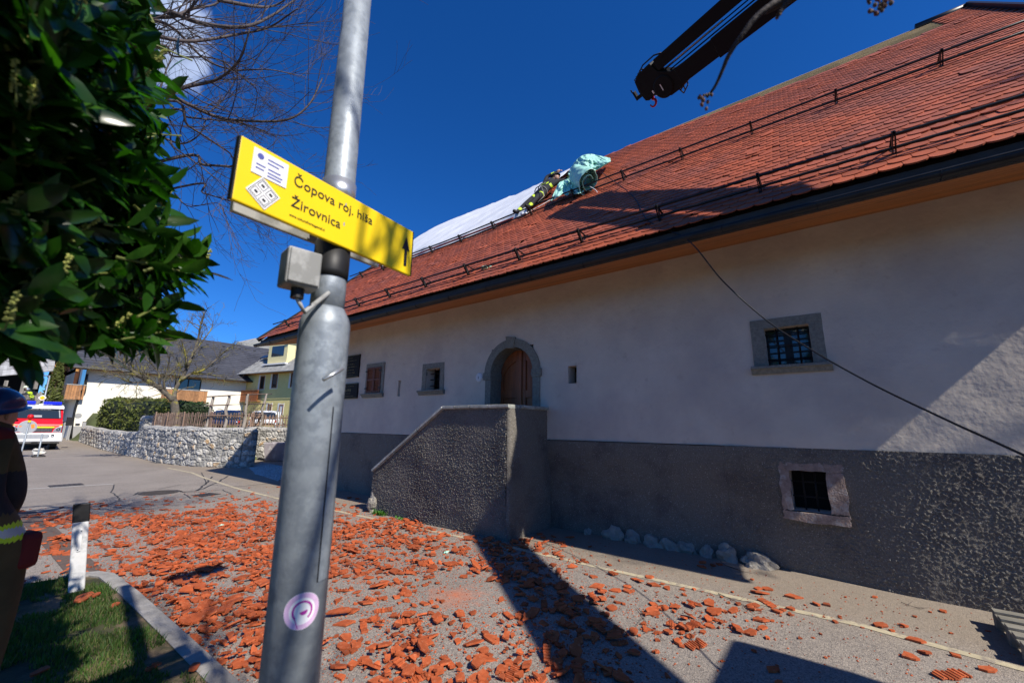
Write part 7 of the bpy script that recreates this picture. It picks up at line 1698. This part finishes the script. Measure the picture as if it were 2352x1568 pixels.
textmesh('BENUSSI RESCUE', .13, M['shelf'], 'screen_lettering', (xc_-.52, YTk+(a+dv*.66)[1]-.05, (a+dv*.66)[2]+.06), (1, 0, 0), dv, fe_, .002)
m_ = MB()
for q in range(2): m_.tube([(xc_-.5+q*.75, YTk+.56, 1.77), (xc_-.05+q*.75, YTk+.72, 1.90)], .012, 5)
m_.build('wiper', M['black'], ws)
textmesh('GASILCI', .26, M['shelf'], 'name_lettering', (xc_-.62, YTk+.22, 1.50), (1, 0, 0), (0, .47, .27), fe_, .004, .008)
# nose: lime stripe, grille, headlights, white bumper with fog lamps
vb(-.62, .62, -.03, .06, 1.24, 1.32, M['reflime'], 'lime_stripe', bv=.003)
for sg in (-1, 1):
    m_ = MB(); m_.grid([[(xc_+sg*(.60+.36*t), YTk-.03+.10*t, 1.24+.20*math.sin(t*1.5)*w_+(0 if w_ else 0)+.08*(1-w_)*(1-t)+(0.12*math.sin(t*1.5))*(1-w_)) for w_ in (1, .55)] for t in np.linspace(0, 1, 8)]); m_.build('lime_arc', M['reflime'], fe_)
    m_ = MB(); m_.prism([(xc_+sg*x, YTk-.035, z) for x, z in ((.60, 1.02), (.66, 1.20), (.82, 1.33), (.93, 1.34), (.93, 1.02))], (0, .12, 0)); hl_ = m_.build('headlight', M['alu'], fe_, bevel=.01)
    m_ = MB(); m_.lathe([(.075, 0), (.08, .03), (.05, .01), (.01, -.005)], (xc_+sg*.80, YTk-.03, 1.16), (0, -1, 0), 14); m_.build('lens', M['glass'], hl_)
    m_ = MB(); m_.lathe([(.07, 0), (.07, .03), (.045, .01)], (xc_+sg*.62, YTk-.145, .82), (0, -1, 0), 14); m_.lathe([(.055, 0), (.055, .03), (.03, .01)], (xc_+sg*.44, YTk-.145, .80), (0, -1, 0), 14); m_.build('fog_lamp', M['glass'], fe_)
    m_ = MB(); m_.box(xc_+sg*.52-.40, xc_+sg*.52+.33, YTk+1.25, YTk+1.6, 2.57, 2.74); m_.build('blue_light', mat('blue_lens', (.01, .02, .55), .15, .05, 1, emis=(.0, .02, .5, .25)), fe_, bevel=.03)
    m_ = MB(); m_.tube([(xc_+sg*.95, YTk+.75, 1.55), (xc_+sg*1.12, YTk+.6, 1.6)], .03, 6); m_.obox((xc_+sg*1.24, YTk+.55, 1.62), (.13, 0, 0), (0, .06, 0), (0, 0, .24)); m_.build('mirror', M['black'], fe_, bevel=.05)
    m_ = MB(); m_.lathe([(.42, -.13), (.46, -.10), (.46, .10), (.42, .13)], (xc_+sg*.80, YTk+.85, .46), (1, 0, 0), 26)
    for q in range(26):
        an_ = 2*math.pi*q/26; m_.obox((xc_+sg*.80, YTk+.85+.465*math.cos(an_), .46+.465*math.sin(an_)), (.12, 0, 0), (0, -.022*math.sin(an_), .022*math.cos(an_)), (0, .012*math.cos(an_), .012*math.sin(an_)))
    wl_ = m_.build('wheel', M['black'], fe_); m_ = MB(); m_.lathe([(.24, .125), (.24, .14), (.05, .15)], (xc_+sg*.80, YTk+.85, .46), (sg, 0, 0), 16); m_.build('rim', M['alu'], wl_)
    m_ = MB(); m_.lathe([(.42, -.13), (.46, -.10), (.46, .10), (.42, .13)], (xc_+sg*.80, YTk+4.6, .46), (1, 0, 0), 20); m_.build('wheel', M['black'], fe_)
g = vb(-.58, .58, -.035, .03, 1.02, 1.20, M['black'], 'grille'); m_ = MB()
for z in (1.06, 1.11, 1.16): m_.box(xc_-.56, xc_+.56, YTk-.045, YTk-.036, z, z+.012)
m_.build('chrome_bars', M['alu'], g)
m_ = MB(); m_.prism([(xc_-.98, YTk-.14, .98), (xc_-.98, YTk-.16, .75), (xc_-.9, YTk-.1, .48), (xc_-.9, YTk+.4, .48), (xc_-.98, YTk+.4, 1.0)], (1.96, 0, 0)); m_.build('bumper', M['twhite'], fe_, bevel=.05)
vb(-.30, .22, -.175, -.165, .80, .93, M['trim'], 'number_plate', bv=.003); textmesh('KR-NH 112', .10, M['ink'], 'plate_lettering', (xc_-.27, YTk-.176, .83), (1, 0, 0), (0, 0, 1), fe_, .001)
m_ = MB(); m_.tube([(xc_-.95, YTk-.05, .42), (xc_+.95, YTk-.05, .42)], .05, 8); m_.box(xc_-.12, xc_+.12, YTk-.15, YTk-.02, .38, .5); m_.build('winch_bar', M['black'], fe_)
vb(-HW, HW, 3.0, 6.2, .75, 2.50, M['ered'], 'rear_body', bv=.04); vb(-.9, .9, 1.6, 6.0, .45, .75, M['black'], 'chassis')
vb(.0, .55, 2.0, 2.3, 2.57, 2.62, M['twhite'], 'roof_hatch')
# firefighter kneeling on its roof
zb5 = zf(0, 1380, 7.128); Yk = YTk+2.6; K = lambda x, y, dy=0: on(*zb5(x, y), 1, Yk+dy)
zt0 = 2.60
J = dict(pelvis=K(930, 1560), waist=K(930, 1490), chest=K(915, 1380), neck=K(860, 1290), headb=K(810, 1250), shL=K(800, 1340, .2), elL=K(690, 1395, .2), wrL=K(590, 1395, .15), shR=K(840, 1350, -.2), elR=K(700, 1410, -.25), wrR=K(560, 1390, -.3), hipL=K(930, 1575, .1), knL=K(760, 1575, .15), anL=K(900, 1585, .3), toL=K(960, 1585, .3), hipR=K(940, 1575, -.12), knR=K(800, 1585, -.15), anR=K(960, 1590, -.1), toR=K(1020, 1590, -.1))
def col_k(e, t, c, n):
    a, b = e
    if e == ('waist', 'chest'): return 1 if (.15 < t < .3 or .42 < t < .57) else 0
    if e == ('pelvis', 'waist'): return 1 if .55 < t < .85 else 0
    if a.startswith('sh') or b.startswith('sh'): return 1 if (a == 'chest' and t > .6) or (a.startswith('sh') and t < .25) else 0
    if a.startswith('el'): return 1 if t > .75 else 0
    return 0
pk_ = person('person', J['pelvis'], J, EDG, {k: (tuple(q*.82 for q in v) if hasattr(v, '__len__') else v*.82) for k, v in sc_rad(1).items()}, col_k, [M['turnout'], M['lime']], 'firefighter in dark jacket with lime stripes and pale helmet kneeling on the fire engine roof')
head(pk_, K(760, 1215), (-1, -.15, -.2), (-.1, 0, 1), M['skin'], M['helm'], 1.05, neckguard=M['silver'])
hand(pk_, J['wrR'], (-1, 0, 0), (0, 0, -1), 1.1, M['lime']); hand(pk_, J['wrL'], (-1, 0, 0), (0, 0, -1), 1.1, M['lime'])
# ---- priority sign, barrier signs with lamp, sand bags
def diamond(c, r, mt, nm, par, y):
    m_ = MB(); k = .16; pts = []
    for q in range(4):
        a = q*math.pi/2; v = np.array((math.cos(a), math.sin(a))); u = np.array((-v[1], v[0])); pts += [v*r*(1-k)-u*r*k, v*r*(1-k)+u*r*k] if 1 else []
    m_.prism([(c[0]+p[0], y, c[2]+p[1]) for p in pts], (0, .01, 0)); return m_.build(nm, mt, par)
c = on(*z1(664, 432), 1, 41); ps_ = thing('priority_sign', (c[0], 41, .15), 'yellow and white diamond priority road sign behind the fire engine', 'road sign'); rS = abs(on(*z1(735, 432), 1, 41)[0]-c[0])*1.06
diamond(c, rS, M['trim'], 'plate', ps_, 41); diamond(c, rS*.66, mat('priority_yellow', (.85, .50, .01), .4), 'centre', ps_, 40.985)
m_ = MB(); m_.tube([(c[0]+.1, 41.06, 0), (c[0]+.1, 41.06, on(*z1(745, 85), 1, 41)[2])], .04, 8); m_.tube([(c[0]+.1, 41.06, on(*z1(745, 85), 1, 41)[2]), (c[0]-.75, 41.06, on(*z1(560, 80), 1, 41)[2])], .035, 8); m_.build('pole', M['galv'], ps_, smooth=True)
Yb = 29.3; Zb = lambda x, y: on(*z1(x, y), 1, Yb)
M['signback'] = mat('grey_sign_back', (.40, .42, .44), .5, .1, 8, metal=.4, c2=(.55, .25, .08), c2scale=6, c2pos=(.68, .72)); 
bs = thing('barrier_sign', (Zb(400, 1300)[0], Yb, 0), 'grey backs of a round sign and barrier board with red lamp before the fire engine', 'road sign')
c = Zb(430, 890); m_ = MB(); m_.lathe([(.30, 0), (.30, .012), (.28, .014), (.01, .014)], (c[0], Yb, c[2]), (0, -1, 0), 30); rd = m_.build('round_plate', M['signback'], bs)
m_ = MB(); p = Zb(515, 878); m_.obox((p[0], Yb-.016, p[2]), (.05, 0, .02), (0, .001, 0), (-.02, 0, .09)); p = Zb(318, 880); m_.obox((p[0], Yb-.016, p[2]), (.04, 0, 0), (0, .001, 0), (0, 0, .025)); m_.build('orange_sticker', mat('orange_sticker', (.75, .25, .04), .5), rd)
a0_, a1_ = Zb(190, 1075), Zb(760, 1005); m_ = MB(); m_.box(a0_[0], a1_[0], Yb, Yb+.02, a0_[2], a1_[2]); m_.build('barrier_board', M['signback'], bs, bevel=.004)
for (x0_, y0_, x1_, y1_) in ((350, 1205, 465, 800), (610, 1260, 665, 995)):
    p, q = Zb(x0_, y0_), Zb(x1_, y1_); m_ = MB(); m_.tube([(p[0], Yb-.04, 0.0), (p[0]+.0, Yb-.04, .05), (q[0], Yb-.04, q[2])], .03, 8); m_.build('pole', M['galv'], bs, smooth=True)
c = Zb(478, 730); m_ = MB(); m_.lathe([(.03, -.16), (.06, -.10), (.10, -.05), (.11, .03), (.08, .09), (.01, .11)], (c[0], Yb-.04, c[2]), (0, 0, 1), 16); lp_ = m_.build('lamp', mat('red_lens_plastic', (.55, .01, .012), .2, .05, 1), bs, smooth=True); m_ = MB(); m_.box(c[0]-.05, c[0]+.04, Yb-.08, Yb, c[2]-.24, c[2]-.165); m_.build('battery_box', M['yellow'], lp_)
m_ = MB(); c = on(*z1(590, 1355), 2, 0); m_.box(c[0]-.2, c[0]+.22, c[1]-.3, c[1]+.2, 0, .07); m_.build('rubber_foot', M['black'], bs, bevel=.02)
M['sack'] = mat('white_sack_cloth', (.55, .54, .50), .85, .15, 9, bump=.8, bscale=12, c2=(.5, .33, .18), c2scale=4, c2pos=(.6, .66))
rock('sand_bag', (c[0]+.02, c[1]-.18, .17), (.21, .14, .09), 71, 'lower stained sand bag on the rubber foot of the barrier sign', 'sand bag', mt=M['sack'], amp=.25)
rock('sand_bag', (c[0]-.03, c[1]-.02, .30), (.19, .14, .08), 74, 'upper white sand bag draped on the barrier sign foot', 'sand bag', mt=M['sack'], amp=.3)
